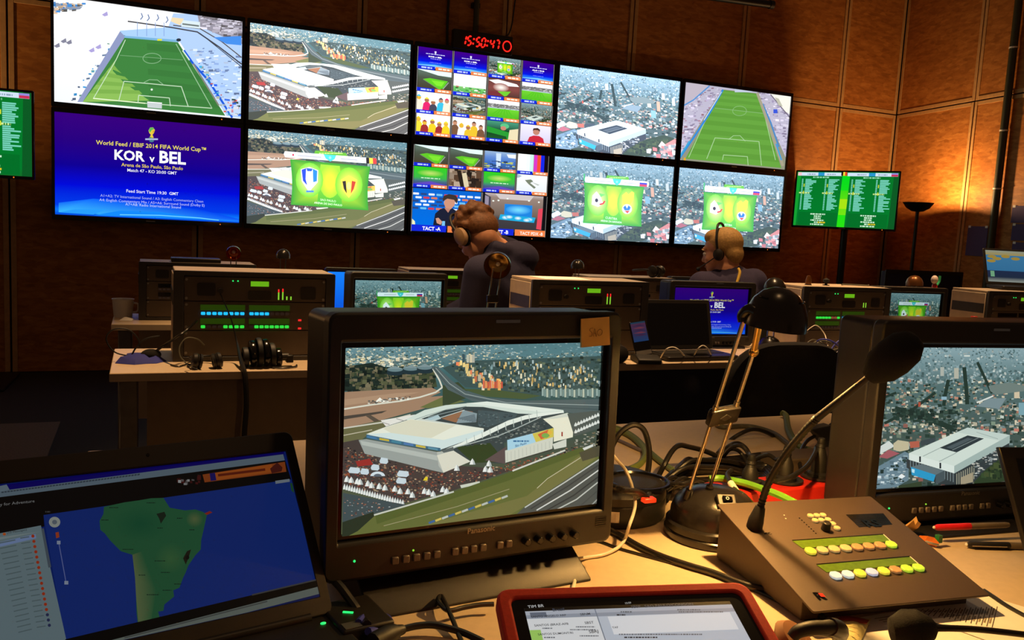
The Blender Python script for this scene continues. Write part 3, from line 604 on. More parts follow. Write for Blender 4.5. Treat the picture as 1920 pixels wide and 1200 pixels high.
def crest_kor_bel(p, at, W, H):
    x, y = at(.24, .4); s = H*.24
    p.poly([(x-s*.8, y-s*.9), (x, y-s*1.1), (x+s*.8, y-s*.8), (x+s*.75, y+s*.3), (x+s*.2, y+s*.9), (x, y+s*1.25), (x-s*.3, y+s*.8), (x-s*.7, y+s*.2)], (246, 250, 255))
    p.poly([(x-s*.72, y-s*.85), (x-s*.3, y-s), (x-s*.35, y), (x-s*.2, y+s*.6), (x-s*.6, y+s*.15)], (30, 70, 206)); p.poly([(x+s*.3, y-s*.95), (x+s*.72, y-s*.75), (x+s*.68, y+s*.2), (x+s*.35, y+s*.3)], (30, 130, 206)); p.poly([(x-s*.3, y-s*1.02), (x+s*.3, y-s*.95), (x+s*.2, y-s*.7), (x-s*.2, y-s*.72)], (40, 90, 190)); p.rect(x-s*.3, y+s*1.05, x+s*.4, y+s*1.22, (70, 130, 206))
    x, y = at(.74, .5); s = H*.22
    p.poly([(x-s*.8, y-s*.7), (x, y-s*1.15), (x+s*.85, y-s*.7), (x+s*.7, y+s*.2), (x, y+s*1.1), (x-s*.65, y+s*.3)], (246, 226, 70)); p.poly([(x-s*.65, y-s*.55), (x-s*.3, y-s*.6), (x-s*.2, y+s*.7), (x-s*.5, y+s*.2)], (40, 34, 20)); p.poly([(x+s*.3, y-s*.6), (x+s*.7, y-s*.5), (x+s*.5, y+s*.2), (x+s*.2, y+s*.7)], (190, 60, 30)); p.ell(x, y-s*.1, s*.22, s*.4, (250, 240, 120))
def crest_alg_rus(p, at, W, H):
    x, y = at(.22, .42); s = H*.2
    p.poly([(x-s*.5, y-s*.6), (x, y-s*1.1), (x+s*.5, y-s*.4), (x+s*.8, y+s*.4), (x+s*.2, y+s*.8), (x-s*.6, y+s*.5)], (246, 250, 244)); p.ell(x, y, s*.2, s*.24, (50, 40, 40)); p.line([(x+s*.4, y+s*.5), (x+s*.8, y+s*.4), (x+s*1.0, y+s*.1)], s*.2, (206, 50, 40)); p.poly([(x+s*.3, y-s*.9), (x+s*1.1, y-s*.7), (x+s*.5, y-s*.4)], (110, 210, 90))
    x, y = at(.74, .34); s = H*.2
    p.poly([(x-s*.7, y-s*.5), (x-s*.2, y-s*.9), (x+s*.1, y-s*.6), (x+s*.5, y-s*1.0), (x+s*.8, y-s*.8), (x+s*.7, y+s*.1), (x+s*.3, y+s*.6), (x-s*.6, y+s*.6)], (236, 206, 50)); p.ell(x-s*.1, y+s*1.2, s*.6, s*.6, (206, 226, 246)); p.poly([(x-s*.55, y+s*1.0), (x-s*.3, y+s*.75), (x-s*.1, y+s*1.15), (x+s*.1, y+s*.75), (x+s*.35, y+s*1.0), (x+s*.2, y+s*1.35), (x-s*.4, y+s*1.35)], (40, 110, 206)); p.poly([(x-s*.4, y+s*1.4), (x+s*.25, y+s*1.4), (x-s*.05, y+s*1.75)], (206, 70, 50))
def flag_kor_bel(p, tt):
    p.ell(*tt(.09, .5), 7, 9, (196, 40, 70)); p.poly([tt(.9, 0), tt(.935, 0), tt(.935, 1), tt(.9, 1)], (30, 24, 20)); p.poly([tt(.935, 0), tt(.975, 0), tt(.975, 1), tt(.935, 1)], (246, 226, 60)); p.poly([tt(.975, 0), tt(1.015, 0), tt(1.015, 1), tt(.975, 1)], (226, 60, 50))
def flag_alg_rus(p, tt):
    p.poly([tt(.86, .3), tt(.98, .3), tt(.98, .62), tt(.86, .62)], (50, 50, 170)); p.poly([tt(.86, .62), tt(.98, .62), tt(.98, 1), tt(.86, 1)], (214, 50, 70)); p.poly([tt(-.03, -.5), tt(-.01, -.5), tt(-.01, .8), tt(-.03, .8)], (60, 170, 90))
# ------------------------------------------------------------------ more pictures: multiviewer, line-ups, desktops
def mini_slate(t):
    p = Pic(sub(0, 0, 1, 1)); p.vgrad([(0, (140, 200, 255)), (.12, (40, 130, 255)), (.3, (0, 20, 220)), (.6, (30, 0, 150)), (1, (60, 0, 130))]); p.poly([(0, 88), (50, 82), (100, 90), (100, 100), (0, 100)], (110, 190, 255))
    p.poly([(47, 14), (53, 14), (52, 26), (48, 26)], (226, 226, 250)); p.squig(22, 78, 30, 4, (200, 200, 250)); p.text(t, (30, 46), (70, 46), (255, 255, 255), .05, 1.0); p.squig(36, 66, 53, 3, (170, 170, 246)); p.squig(34, 68, 72, 3, (120, 130, 250)); return p
def mini_bowl(g=(96, 200, 40), sky=(226, 250, 246)):
    p = Pic(sub(0, 0, 1, 1)); p.vgrad([(0, (70, 60, 44)), (.6, (74, 84, 70)), (1, (96, 116, 104))]); p.poly([(0, 0), (100, 0), (100, 24), (60, 22), (25, 10), (0, 2)], sky); p.poly([(16, 48), (36, 40), (90, 46), (76, 84), (66, 92), (50, 78), (30, 60)], g); p.poly([(40, 50), (80, 52), (72, 76), (56, 74)], (126, 226, 50)); p.line([(76, 88), (92, 52)], 3, (150, 170, 150)); p.line([(16, 50), (64, 92)], 2, (120, 140, 110)); return p
def mini_white():
    p = Pic(sub(0, 0, 1, 1)); p.vgrad([(0, (190, 200, 190)), (.12, (90, 180, 90)), (.35, (120, 200, 110)), (.4, (250, 255, 250)), (1, (255, 255, 255))]); p.speck([(0, 62), (100, 66), (100, 95), (0, 90)], 40, (3, 9), [(230, 240, 230), (60, 130, 60), (206, 120, 110)], 2, .8); return p
def mini_pitch(seed=1):
    p = Pic(sub(0, 0, 1, 1)); p.vgrad([(0, (70, 170, 30)), (.55, (110, 206, 50)), (.56, (190, 210, 226)), (.62, (130, 130, 130)), (.78, (110, 110, 110)), (.8, (250, 250, 250)), (1, (255, 255, 255))])
    for i in range(6): p.poly([(18*i-6, 100), (18*i+4, 100), (40+i*5, 46), (36+i*5, 46)], (84, 190, 36))
    p.speck([(0, 20), (100, 20), (100, 44), (0, 40)], 60, (2, 6), [(90, 90, 90), (170, 170, 170), (214, 214, 214)], seed, .6); return p
def mini_people(pal, seed, bg=(255, 250, 244)):
    p = Pic(sub(0, 0, 1, 1)); p.vgrad([(0, bg), (1, (255, 255, 255))]); r = random.Random(seed)
    for i in range(5):
        x = 8+i*20+r.uniform(-5, 5); c = r.choice(pal); y = r.uniform(22, 44); p.poly([(x-13, 100), (x-10, y+24), (x-4, y+14), (x+5, y+14), (x+11, y+26), (x+13, 100)], c); p.ell(x, y+6, 7, 10, r.choice([(196, 140, 110), (170, 110, 80), (226, 180, 60)])); p.poly([(x-8, y), (x, y-10), (x+8, y)], r.choice(pal))
    return p
def mini_red():
    p = Pic(sub(0, 0, 1, 1)); p.vgrad([(0, (60, 50, 44)), (.5, (130, 70, 66)), (1, (96, 60, 56))]); p.poly([(0, 12), (30, 4), (90, 18), (98, 30), (50, 34), (20, 26)], (255, 250, 246)); p.ell(40, 44, 26, 22, (255, 250, 240), c2=(150, 80, 76)); p.poly([(30, 66), (72, 60), (60, 84), (52, 88)], (110, 200, 50)); p.poly([(0, 70), (30, 66), (50, 88), (0, 90)], (120, 50, 56)); return p
def mini_green():
    p = Pic(sub(0, 0, 1, 1)); p.vgrad([(0, (30, 90, 40)), (.5, (20, 60, 34)), (1, (70, 150, 120))]); p.poly([(0, 30), (60, 50), (100, 60), (100, 100), (66, 100), (62, 76), (0, 60)], (40, 150, 50)); p.ell(56, 22, 14, 14, (90, 190, 130)); p.ell(52, 34, 9, 11, (196, 130, 110)); p.poly([(72, 40), (100, 30), (100, 100), (68, 100)], (226, 214, 176)); return p
def mini_man():
    p = Pic(sub(0, 0, 1, 1)); p.vgrad([(0, (206, 200, 226)), (1, (232, 228, 246))]); p.poly([(22, 100), (30, 66), (44, 56), (62, 56), (76, 68), (82, 100)], (196, 40, 60)); p.ell(52, 36, 11, 17, (190, 130, 110)); p.poly([(40, 32), (42, 18), (56, 14), (64, 22), (64, 34), (58, 26), (46, 26)], (70, 44, 36)); return p
def mini_blue():
    p = Pic(sub(0, 0, 1, 1)); p.vgrad([(0, (60, 80, 110)), (.4, (60, 110, 190)), (.7, (100, 140, 210)), (1, (150, 180, 214))]); p.poly([(36, 8), (52, 8), (52, 84), (38, 84)], (206, 226, 246)); p.poly([(70, 10), (100, 8), (100, 30), (76, 28)], (240, 246, 255)); p.speck([(0, 50), (100, 50), (100, 96), (0, 96)], 50, (4, 14), [(70, 110, 190), (40, 60, 100), (190, 196, 70), (110, 150, 210)], 4, .6); return p
def mini_bars():
    p = Pic(sub(0, 0, 1, 1))
    for i, c in enumerate([(255, 255, 255), (255, 255, 250), (240, 255, 250), (206, 255, 236), (170, 250, 190), (214, 60, 196), (240, 80, 50), (20, 40, 230), (20, 10, 20)]): p.rect([0, 14, 28, 40, 50, 52, 64, 76, 88][i], 0, [14, 28, 40, 52, 52, 64, 76, 88, 100][i], 100, c)
    return p
def mini_glow():
    p = Pic(sub(0, 0, 1, 1)); p.vgrad([(0, (60, 40, 140)), (.25, (70, 100, 130)), (.45, (60, 180, 70)), (1, (50, 206, 30))]); p.ell(50, 32, 40, 18, (190, 220, 110), c2=(66, 200, 44)); p.squig(22, 80, 58, 5, (206, 236, 206)); p.poly([(0, 100), (0, 90), (50, 74), (100, 90), (100, 100)], (96, 70, 190)); return p
def mini_brown():
    p = Pic(sub(0, 0, 1, 1)); p.vgrad([(0, (110, 84, 66)), (1, (140, 116, 96))]); p.speck([(0, 0), (100, 0), (100, 100), (0, 100)], 70, (10, 30), [(60, 44, 34), (150, 126, 104), (96, 70, 52), (44, 34, 30), (170, 150, 130)], 5, 1.3); p.poly([(22, 6), (34, 4), (50, 90), (36, 96)], (40, 32, 26)); p.poly([(38, 20), (52, 14), (62, 86), (48, 96)], (220, 206, 170)); p.poly([(58, 10), (70, 8), (66, 60)], (36, 30, 26)); return p
def mini_roof():
    p = Pic(sub(0, 0, 1, 1)); p.vgrad([(0, (230, 236, 240)), (1, (250, 252, 255))]); p.poly([(26, 30), (46, 24), (54, 34), (44, 44), (64, 66), (58, 74), (38, 50)], (120, 130, 110)); p.poly([(46, 36), (76, 50), (70, 56)], (190, 196, 190)); p.poly([(0, 0), (16, 8), (6, 20), (0, 20)], (170, 190, 196)); return p
def pic_press():
    p = Pic(sub(0, 0, 1, 1)); p.vgrad([(0, (0, 110, 226)), (1, (10, 100, 206))]); r = random.Random(4)
    for j in range(5):
        for i in range(9):
            c = r.choice([(226, 236, 250), (226, 236, 250), (40, 70, 130), (206, 60, 80), (214, 120, 90), (110, 190, 236)]); x = 4+i*11.4+(j % 2)*4; y = 14+j*9
            p.poly([(x-4, y-2.6), (x+4, y-2.6), (x+4.6, y), (x+4, y+2.6), (x-4, y+2.6), (x-4.6, y)], c)
    p.poly([(30, 100), (33, 62), (40, 50), (48, 45), (58, 46), (66, 54), (68, 66), (66, 90), (60, 100)], (28, 32, 52)); p.poly([(46, 46), (52, 58), (56, 46)], (190, 130, 110)); p.poly([(45, 34), (47, 22), (56, 18), (62, 24), (61, 38), (56, 48), (48, 46)], (206, 146, 120)); p.poly([(43, 30), (44, 16), (52, 10), (62, 12), (66, 22), (64, 34), (60, 24), (50, 22)], (60, 50, 46))
    p.poly([(34, 74), (38, 72), (44, 82), (42, 90), (36, 86)], (206, 150, 126)); p.poly([(56, 82), (62, 78), (63, 84), (58, 90)], (206, 150, 126)); p.poly([(44, 80), (48, 80), (48, 96), (43, 96)], (120, 190, 236)); p.poly([(0, 78), (4, 84), (5, 96), (0, 98)], (240, 240, 190)); return p
def pic_room():
    p = Pic(sub(0, 0, 1, 1)); p.vgrad([(0, (54, 52, 56)), (.35, (66, 62, 66)), (.45, (110, 96, 86)), (.9, (150, 130, 120)), (1, (190, 176, 176))]); p.poly([(0, 0), (12, 10), (12, 60), (0, 66)], (70, 66, 80)); p.poly([(2, 6), (9, 10), (9, 54), (2, 58)], (150, 140, 160)); p.poly([(18, 0), (80, 0), (74, 14), (26, 14)], (206, 196, 196))
    p.rect(34, 26, 78, 58, (30, 130, 220)); p.ell(56, 40, 20, 12, (120, 220, 255), c2=(40, 140, 226)); p.poly([(28, 54), (84, 58), (82, 72), (26, 68)], (30, 170, 220))
    for x, y in ((36, 62), (42, 60), (56, 62), (74, 64), (70, 66)): p.ell(x, y, 6, 5, (250, 255, 255), c2=(40, 180, 226))
    for x, y in ((16, 20), (24, 18), (38, 12), (72, 14), (88, 16)): p.ell(x, y, 1.6, 2, (240, 250, 240))
    p.poly([(88, 34), (95, 32), (94, 90), (86, 88)], (226, 70, 90)); p.rect(0, 0, 3, 100, (20, 20, 24)); p.rect(95, 0, 100, 100, (16, 16, 20)); return p
def pic_multi(top, sao, cwb, rus):
    p = Pic(sub(0, 0, 1, 1)); p.asp = 16/9; p.vgrad([(0, (4, 4, 6)), (1, (4, 4, 6))])
    def cell(c, u0, v0, u1, v1, lab, big=False):
        g = (v1-v0)*(.15 if not big else .16)
        p.include(c, (u0+.006, v0+g*.55, u1-.006, v1)); q = Pic(sub(u0, v0, u1, v1)); q.L = 0
        a, b = (84, 100) if not big else (84, 99); q.rect(0, a, 50, b, (20, 40, 214)); q.rect(52, a, 100, b, (240, 130, 70))
        if big: q.text(lab[0], (16, b-3), (42, b-3), (250, 250, 255), .03, (u1-u0)/(u1-u0)*16/9); q.text(lab[1], (60, b-3), (96, b-3), (255, 246, 236), .02, 16/9)
        else: q.squig(12, 42, 92, 7, (190, 206, 255)); q.squig(60, 95, 92, 7, (255, 236, 220))
        p.include(q)
        for x in (u0+.0015, u1-.0015): p.raw([(x-.0015, v0), (x+.0015, v0), (x+.0015, v1), (x-.0015, v1)], (150, 146, 140))
    S1, S2 = mini_slate('KOR v BEL'), mini_slate('ALG v RUS'); A = mini_people([(226, 40, 110), (70, 70, 90), (246, 226, 60), (60, 190, 226), (240, 230, 210)], 3); B = mini_people([(250, 206, 40), (160, 50, 50), (96, 50, 44), (240, 220, 60)], 8); C = mini_people([(90, 60, 44), (230, 190, 50), (120, 84, 60), (250, 240, 230)], 12)
    us = [(.005+i*.248, .248+i*.248) for i in range(4)]
    if top:
        G = [[S1, S1, rus, S2], [mini_bowl(), mini_white(), mini_red(), mini_pitch(2)], [A, sao, mini_pitch(3), cwb], [B, C, mini_green(), mini_man()]]
        for j in range(4):
            for i in range(4): cell(G[j][i], us[i][0], .752-j*.248, us[i][1], .995-j*.248, None)
    else:
        G = [[mini_bowl(), mini_bowl(), mini_blue(), mini_bars()], [mini_glow(), mini_brown(), mini_glow(), mini_roof()]]
        for j in range(2):
            for i in range(4): cell(G[j][i], us[i][0], .755-j*.245, us[i][1], .995-j*.245, None)
        cell(pic_press(), .005, .0, .498, .50, ('TACT -A', 'TACT PDX -A'), True); cell(pic_room(), .502, .0, .995, .50, ('TACT -B', 'TACT PDX -B'), True)
    return p
def pic_lists():
    p = Pic(sub(0, 0, 1, 1, 160, 90)); p.vgrad([(0, (20, 110, 40)), (.1, (0, 124, 44)), (1, (4, 120, 40))])
    p.poly([(0, 0), (6, 0), (4, 90), (0, 90)], (20, 160, 50)); p.poly([(152, 0), (160, 0), (160, 90), (150, 90)], (10, 90, 36)); p.rect(7, 67, 70, 89, (2, 112, 40)); p.rect(86, 67, 148, 89, (2, 112, 40))
    p.poly([(73, 6), (85, 6), (83, 90), (71, 90)], [(0, 220, 30), (0, 220, 30), (40, 230, 20), (40, 230, 20)]); p.poly([(72.5, 30), (84.5, 30), (83.5, 70), (72, 70)], [(60, 220, 20), (60, 220, 20), (120, 230, 20), (120, 230, 20)]); p.poly([(72.3, 44), (84.2, 44), (83.8, 60), (72, 60)], (170, 230, 20))
    for x0, f in ((0, 0), (80, 1)):
        p.rect(x0+1, 1, x0+(72 if f == 0 else 78), 6.5, (214, 232, 250)); p.rect(x0+34, 1, x0+44, 6.5, (40, 150, 206)); p.squig(x0+16, x0+30, 4, 2, (150, 170, 196)); p.squig(x0+48, x0+62, 4, 2, (150, 170, 196)); p.squig(x0+26, x0+52, 9, 2.2, (150, 220, 180))
        for cx in (8, 46):
            for k in range(23):
                y = 12+k*2.25
                if k == 10: p.squig(x0+cx-3, x0+cx+14, y+.5, 2.2, (206, 236, 150)); continue
                c = (120, 214, 190); p.rect(x0+cx, y, x0+cx+2.4, y+1.5, c); r = random.Random(k*7+cx+x0); p.rect(x0+cx+6, y, x0+cx+6+r.uniform(7, 18), y+1.7, c)
            for k in (2, 5): p.rect(x0+cx+3.6, 12+k*4, x0+cx+5, 12+k*4+5, (214, 226, 60))
        for k, w in enumerate((24, 12, 12, 22, 10, 22)): p.squig(x0+39-w/2, x0+39+w/2, 70+k*3.4, 2.2, (206, 246, 214))
        p.squig(x0+40, x0+52, 70+4*3.4, 2.2, (230, 200, 40))
    p.rect(71, 0, 74, 6, (20, 16, 10)); p.rect(74, 0, 77, 6, (246, 220, 60)); p.rect(77, 0, 80, 6, (230, 60, 40)); p.rect(148, 1, 158, 3.4, (150, 140, 220)); p.rect(148, 3.4, 158, 6.4, (206, 50, 90)); p.rect(1, 1, 7, 6.4, (250, 200, 210))
    return p
def pic_desktop(seed=0):
    p = Pic(sub(0, 0, 1, 1)); p.vgrad([(0, (0, 80, 220)), (1, (20, 130, 255))])
    for i, (y, c) in enumerate(((30, (230, 240, 255)), (44, (240, 90, 70)), (58, (246, 150, 60)), (66, (190, 210, 240)))): p.rect(78, y, 88, y+8, c); p.rect(90, y+1, 98, y+8, (206, 220, 240))
    p.rect(0, 95, 100, 100, (10, 20, 60)); p.line([(62, 10), (62, 90)], .4, (90, 170, 255)); return p
# ------------------------------------------------------------------ materials used all over
OSB = osb_mat()
mat('batten', (196, 150, 96), .6, var=.1); mat('wall_backing', (20, 14, 10), .9); mat('carpet', (40, 34, 31), .95, var=.25, scale=180, bump=.3)
mat('floor_mat', (104, 88, 78), .95, var=.2, scale=120, bump=.3); mat('olive_pole', (62, 60, 34), .5); mat('black_metal', (24, 22, 21), .45, metal=.2)
mat('black_plastic', (34, 31, 29), .42, var=.08, spec=.4); mat('bezel_plastic', (27, 24, 22), .5, var=.06, scale=400, bump=.04); mat('black_gloss', (10, 9, 9), .16); mat('dark_glass', (6, 6, 7), .2)
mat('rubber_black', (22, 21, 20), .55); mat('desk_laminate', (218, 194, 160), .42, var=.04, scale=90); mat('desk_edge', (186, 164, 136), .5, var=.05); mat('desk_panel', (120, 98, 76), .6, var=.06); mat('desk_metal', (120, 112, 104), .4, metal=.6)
mat('chrome', (190, 180, 168), .18, metal=1.0, var=.03); mat('brass', (196, 160, 96), .22, metal=1.0, var=.05); mat('lamp_black', (30, 27, 25), .25, var=.04)
mat('white_plastic', (232, 228, 220), .45, var=.03); mat('aluminium', (150, 146, 140), .4, metal=.8); mat('rack_case', (176, 158, 136), .55, var=.06); mat('rack_case_dark', (48, 44, 42), .5); mat('rack_panel', (84, 72, 60), .5, var=.05)
mat('lcd_green', (40, 70, 14), .4, emit=(84, 140, 20), strength=.12); mat('lcd_bright', (80, 150, 20), .4, emit=(126, 214, 30), strength=.6); mat('red_felt', (232, 58, 34), .75, var=.08, scale=300, bump=.1)
for n, c, s in (('blue', (30, 190, 255), 1.1), ('green', (50, 230, 70), .9), ('off', (120, 96, 84), .05), ('amber', (214, 130, 90), .25), ('red', (255, 40, 40), 1.1), ('lime', (150, 230, 60), .8), ('azure', (70, 130, 235), .9), ('led_green', (40, 255, 110), 1.5), ('orange', (255, 130, 40), 1.1), ('dim', (120, 110, 100), .06)): mat('key_'+n, tuple(int(v*.5) for v in c), .4, emit=c, strength=s, var=.03)
mat('red_led', (120, 8, 6), .4, emit=(255, 30, 22), strength=2.2); mat('mains_red', (214, 46, 34), .35, var=.04); mat('switch_red', (200, 30, 20), .3, emit=(255, 60, 20), strength=.9)
mat('cable_black', (26, 24, 22), .38, var=.05); mat('cable_grey', (88, 86, 72), .5); mat('cable_green', (112, 178, 48), .45); mat('cable_olive', (96, 112, 64), .5); mat('cable_white', (236, 226, 206), .4); mat('cable_blue', (56, 64, 170), .5)
mat('paper', (250, 244, 234), .8, var=.03); mat('paper_blue', (84, 72, 120), .8, var=.06); mat('note_yellow', (226, 190, 110), .8, var=.03); mat('navy_cloth', (26, 24, 56), .9, var=.2, scale=200, bump=.2); mat('purple_cloth', (40, 34, 66), .9, var=.2, scale=200, bump=.2)
mat('skin', (206, 146, 112), .5, var=.06, scale=60); mat('hair_brown', (112, 70, 38), .7, var=.3, scale=120, bump=.4); mat('hair_fair', (190, 150, 90), .7, var=.2, scale=140, bump=.3); mat('trouser', (44, 46, 56), .9); mat('foam', (18, 17, 17), .95, var=.2, scale=500, bump=.3)
mat('chair_cloth', (26, 25, 27), .95, var=.15, scale=300, bump=.2); mat('panel_case', (76, 62, 52), .5, metal=.25, var=.04, scale=300); mat('gold_cloth', (206, 170, 60), .7); mat('navy_panel', (24, 26, 60), .6)

# ------------------------------------------------------------------ the room
fl = MB().bx(-4, 9, -1.5, 6.85, -.06, 0); obj('floor', fl, 'carpet', kind='structure')
wb = thing('wall_back', None, None, (3, 6.8, 0), kind='structure')
obj('backing', MB().bx(-3.6, 7.24, 6.815, 6.87, 0, 4.2), 'wall_backing', wb, world=True)
seams = [-3.29, -2.07, -.85, .365, 1.55, 2.765, 3.974, 5.19, 6.42, 7.19]; rows = [(0.0, 2.56), (2.56, 4.2)]
def board(parent, x0, x1, z0, z1, M, corner=False):
    g, b = .006, .034
    obj('panel', MB().bx(x0+g, x1-g, 0, .018, z0+g, z1-g, M), OSB, parent, world=True)
    for a, c in ((x0+g, x0+g+b), (x1-g-b, x1-g)): obj('batten', MB().bx(a, c, -.007, -.0003, z0+g, z1-g, M), 'batten', parent, .002, 1, world=True)
    for a, c in ((z0+g, z0+g+b), (z1-g-b, z1-g)):
        if a > .1 and c < 4.1: obj('batten', MB().bx(x0+g+b+.001, x1-g-b-.001, -.007, -.0003, a, c, M), 'batten', parent, .002, 1, world=True)
MB_ = Matrix.Translation((0, 6.797, 0))
for x0, x1 in zip(seams, seams[1:]):
    for z0, z1 in rows: board(wb, x0, x1, z0, z1, MB_)
WC = Vector((7.198, 6.811, 0)); WD = Vector((-.193, -.981, 0)).normalized(); WN = Vector((WD.y, -WD.x, 0))   # WN points into the room
if WN.x > 0: WN = -WN
wr = thing('wall_right', None, None, tuple(WC+WD*3), kind='structure')
MR_ = frameM(WC+WN*.0, WD, -WN, Vector((0, 0, 1)))
obj('backing', MB().bx(-.1, 6.2, .018, .07, 0, 4.2, MR_), 'wall_backing', wr, world=True)
for x0, x1 in ((.03, 1.135), (1.135, 2.35), (2.35, 3.57), (3.57, 4.79), (4.79, 6.0)):
    for z0, z1 in rows: board(wr, x0, x1, z0, z1, MR_)
# floor mat and long dark duct along the wall on the left
obj('floor_mat', MB().bx(-2.4, -.42, 2.6, 5.2, 0, .008), 'floor_mat', label='grey brown mat lying on the dark floor left of the desks', cat='mat')
# poles against the walls
p0 = onp(1909, 0, WC+WN*.05, WN); p1 = onp(1850, 540, WC+WN*.05, WN); pm = (p0+p1)/2
t = thing('pole', 'tall olive green pole standing against the board wall by pinned papers', 'pole', (pm.x, pm.y, 0))
obj('tube', MB().cyl((pm.x, pm.y, 0.012), (pm.x, pm.y, 4.1), .032, n=16), 'olive_pole', t, world=True)
obj('foot', MB().cyl((pm.x, pm.y, 0), (pm.x, pm.y, .012), .045, n=16), 'black_metal', t, world=True)
for z in (1.75, 2.25, 2.95): obj('cable_tie', MB().lathe([(.033, -.006), (.036, -.006), (.036, .006), (.033, .006)], 16, Matrix.Translation((pm.x, pm.y, z))), 'white_plastic', t, world=True)
t = thing('pole', 'thin olive pole rising behind the red digital clock', 'pole', (2.473, 6.745, 2.7))
obj('tube', MB().cyl((2.473, 6.745, 2.62), (2.473, 6.745, 4.1), .024, n=12), 'olive_pole', t, world=True); obj('clamp', MB().bx(2.44, 2.506, 6.75, 6.795, 2.95, 2.99), 'black_metal', t, world=True)
obj('cable', MB().tube([(2.245, 6.775, 4.1), (2.246, 6.775, 3.4), (2.24, 6.775, 2.8), (2.245, 6.76, 2.58)], .011, 8), 'cable_black', label='straight black cable running down the wall left of the clock', cat='cable')
obj('cable', MB().tube([(2.83, 6.775, 4.1), (2.83, 6.775, 3.3), (2.815, 6.775, 3.0), (2.79, 6.77, 2.82), (2.72, 6.74, 2.73), (2.66, 6.72, 2.705)], .006, 8), 'cable_black', label='thin black cable curving down the wall right of the clock', cat='cable')
a, b = ony(1290, -12, 6.45), ony(1447, 9, 6.45)
t = thing('pipe', 'dark pipe end hanging high in front of the back wall', 'pipe', tuple(b)); obj('tube', MB().cyl(a, b, .033, n=16), 'black_metal', t, world=True)
obj('end_cap', MB().cyl(b-(b-a).normalized()*.03, b+(b-a).normalized()*.012, .038, n=16), 'rubber_black', t, world=True); obj('hanger', MB().cyl((a+b)/2, Vector(((a+b)/2).xy.to_3d())+Vector((0, 0, 4.2)), .006, n=8), 'black_metal', t, world=True)

# ------------------------------------------------------------------ television wall
def television(label, x, z, w, h, yaw, y, pic, gain=(1, 1, 1), lift=(0, 0, 0), strength=1.0, bez=(.024, .024, .03), depth=.1, bracket=.04, M=None, group=None, logo=True, stand=None):
    t = thing('television', label, 'television', (x, y, z if stand is None else 0), yaw, group); zb = 0 if stand is None else z
    s, tp, bt = bez; W, H = w+2*s, h+tp+bt; cz = zb+h/2+(tp-bt)/2
    o = rr(W, H, .008, 2, 0, cz); i = rr(w, h, .001, 2, 0, zb+h/2)
    obj('bezel', MB().ring(o, i, -.012, .012), 'black_gloss', t, .002, 1)
    obj('back_shell', MB().box((0, .012+depth/2, cz), (W-.02, depth-.002, H-.02)), 'black_plastic', t, .01)
    obj('panel', MB().bx(-w/2, w/2, .0, .011, zb, zb+h), 'dark_glass', t)
    pic.build('picture', t, w, h, (0, -.0005, zb+h/2), gain, lift, strength)
    if logo:
        obj('logo', MB().bx(-.03, .03, -.0128, -.0121, zb-bt*.62, zb-bt*.4), 'aluminium', t); obj('power_light', MB().ball((w*.39, -.0125, zb-bt*.5), .004, 8, 6), 'key_orange', t)
    if stand is None and bracket: obj('wall_bracket', MB().bx(-.2, .2, .012+depth, .012+depth+bracket-.002, cz-.15, cz+.15), 'black_metal', t)
    if stand is not None:
        obj('post', MB().cyl((0, .06+depth, .02), (0, .06+depth, cz+.1), .032, n=16), 'black_metal', t); obj('mount', MB().bx(-.12, .12, .012+depth, .045+depth, cz-.1, cz+.1), 'black_metal', t); obj('base_plate', MB().bx(-.32, .32, -.18, .42, 0, .02), 'black_metal', t, .006)
    return t
SAO, CWB = pic_sao(), pic_cwb()
def tvpos(c, r): return TVX[c]+TVW/2, TVZ[r]
P = Pic(tv_uv(TVX[1], TVZ[0], TVW, TVH)); P.include(SAO, gain=1); P.at(440, 220, 4)
lineup(P, [(415, 315), (1015, 370), (1000, 698), (420, 655)], [(375, 255), (1050, 308), (1052, 350), (378, 300)], 0, flag_kor_bel, crest_kor_bel, ('SAO PAULO', 'ARENA DE SAO PAULO'), 14); BRD_SAO = P
def rus_board(c):
    P = Pic(tv_uv(TVX[c], TVZ[0], TVW, TVH)); P.include(CWB, gain=1); P.at(1020, 260, 4)
    if c == 3: lineup(P, [(298, 328), (750, 362), (730, 660), (290, 632)], [(310, 285), (782, 322), (780, 362), (310, 328)], 0, flag_alg_rus, crest_alg_rus, ('CURITIBA', 'ARENA DA BAIXADA'), 11)
    else: lineup(P, [(1195, 400), (1598, 428), (1568, 700), (1180, 682)], [(1208, 352), (1628, 388), (1622, 424), (1206, 396)], 0, flag_alg_rus, crest_alg_rus, ('CURITIBA', 'ARENA DA BAIXADA'), 10)
    return P
BRD3, BRD4 = rus_board(3), rus_board(4); SLATE = pic_slate()
TG, TL = (2.3, 2.1, 2.2), (.05, .045, .06)
wallg = 'televisions of the video wall'
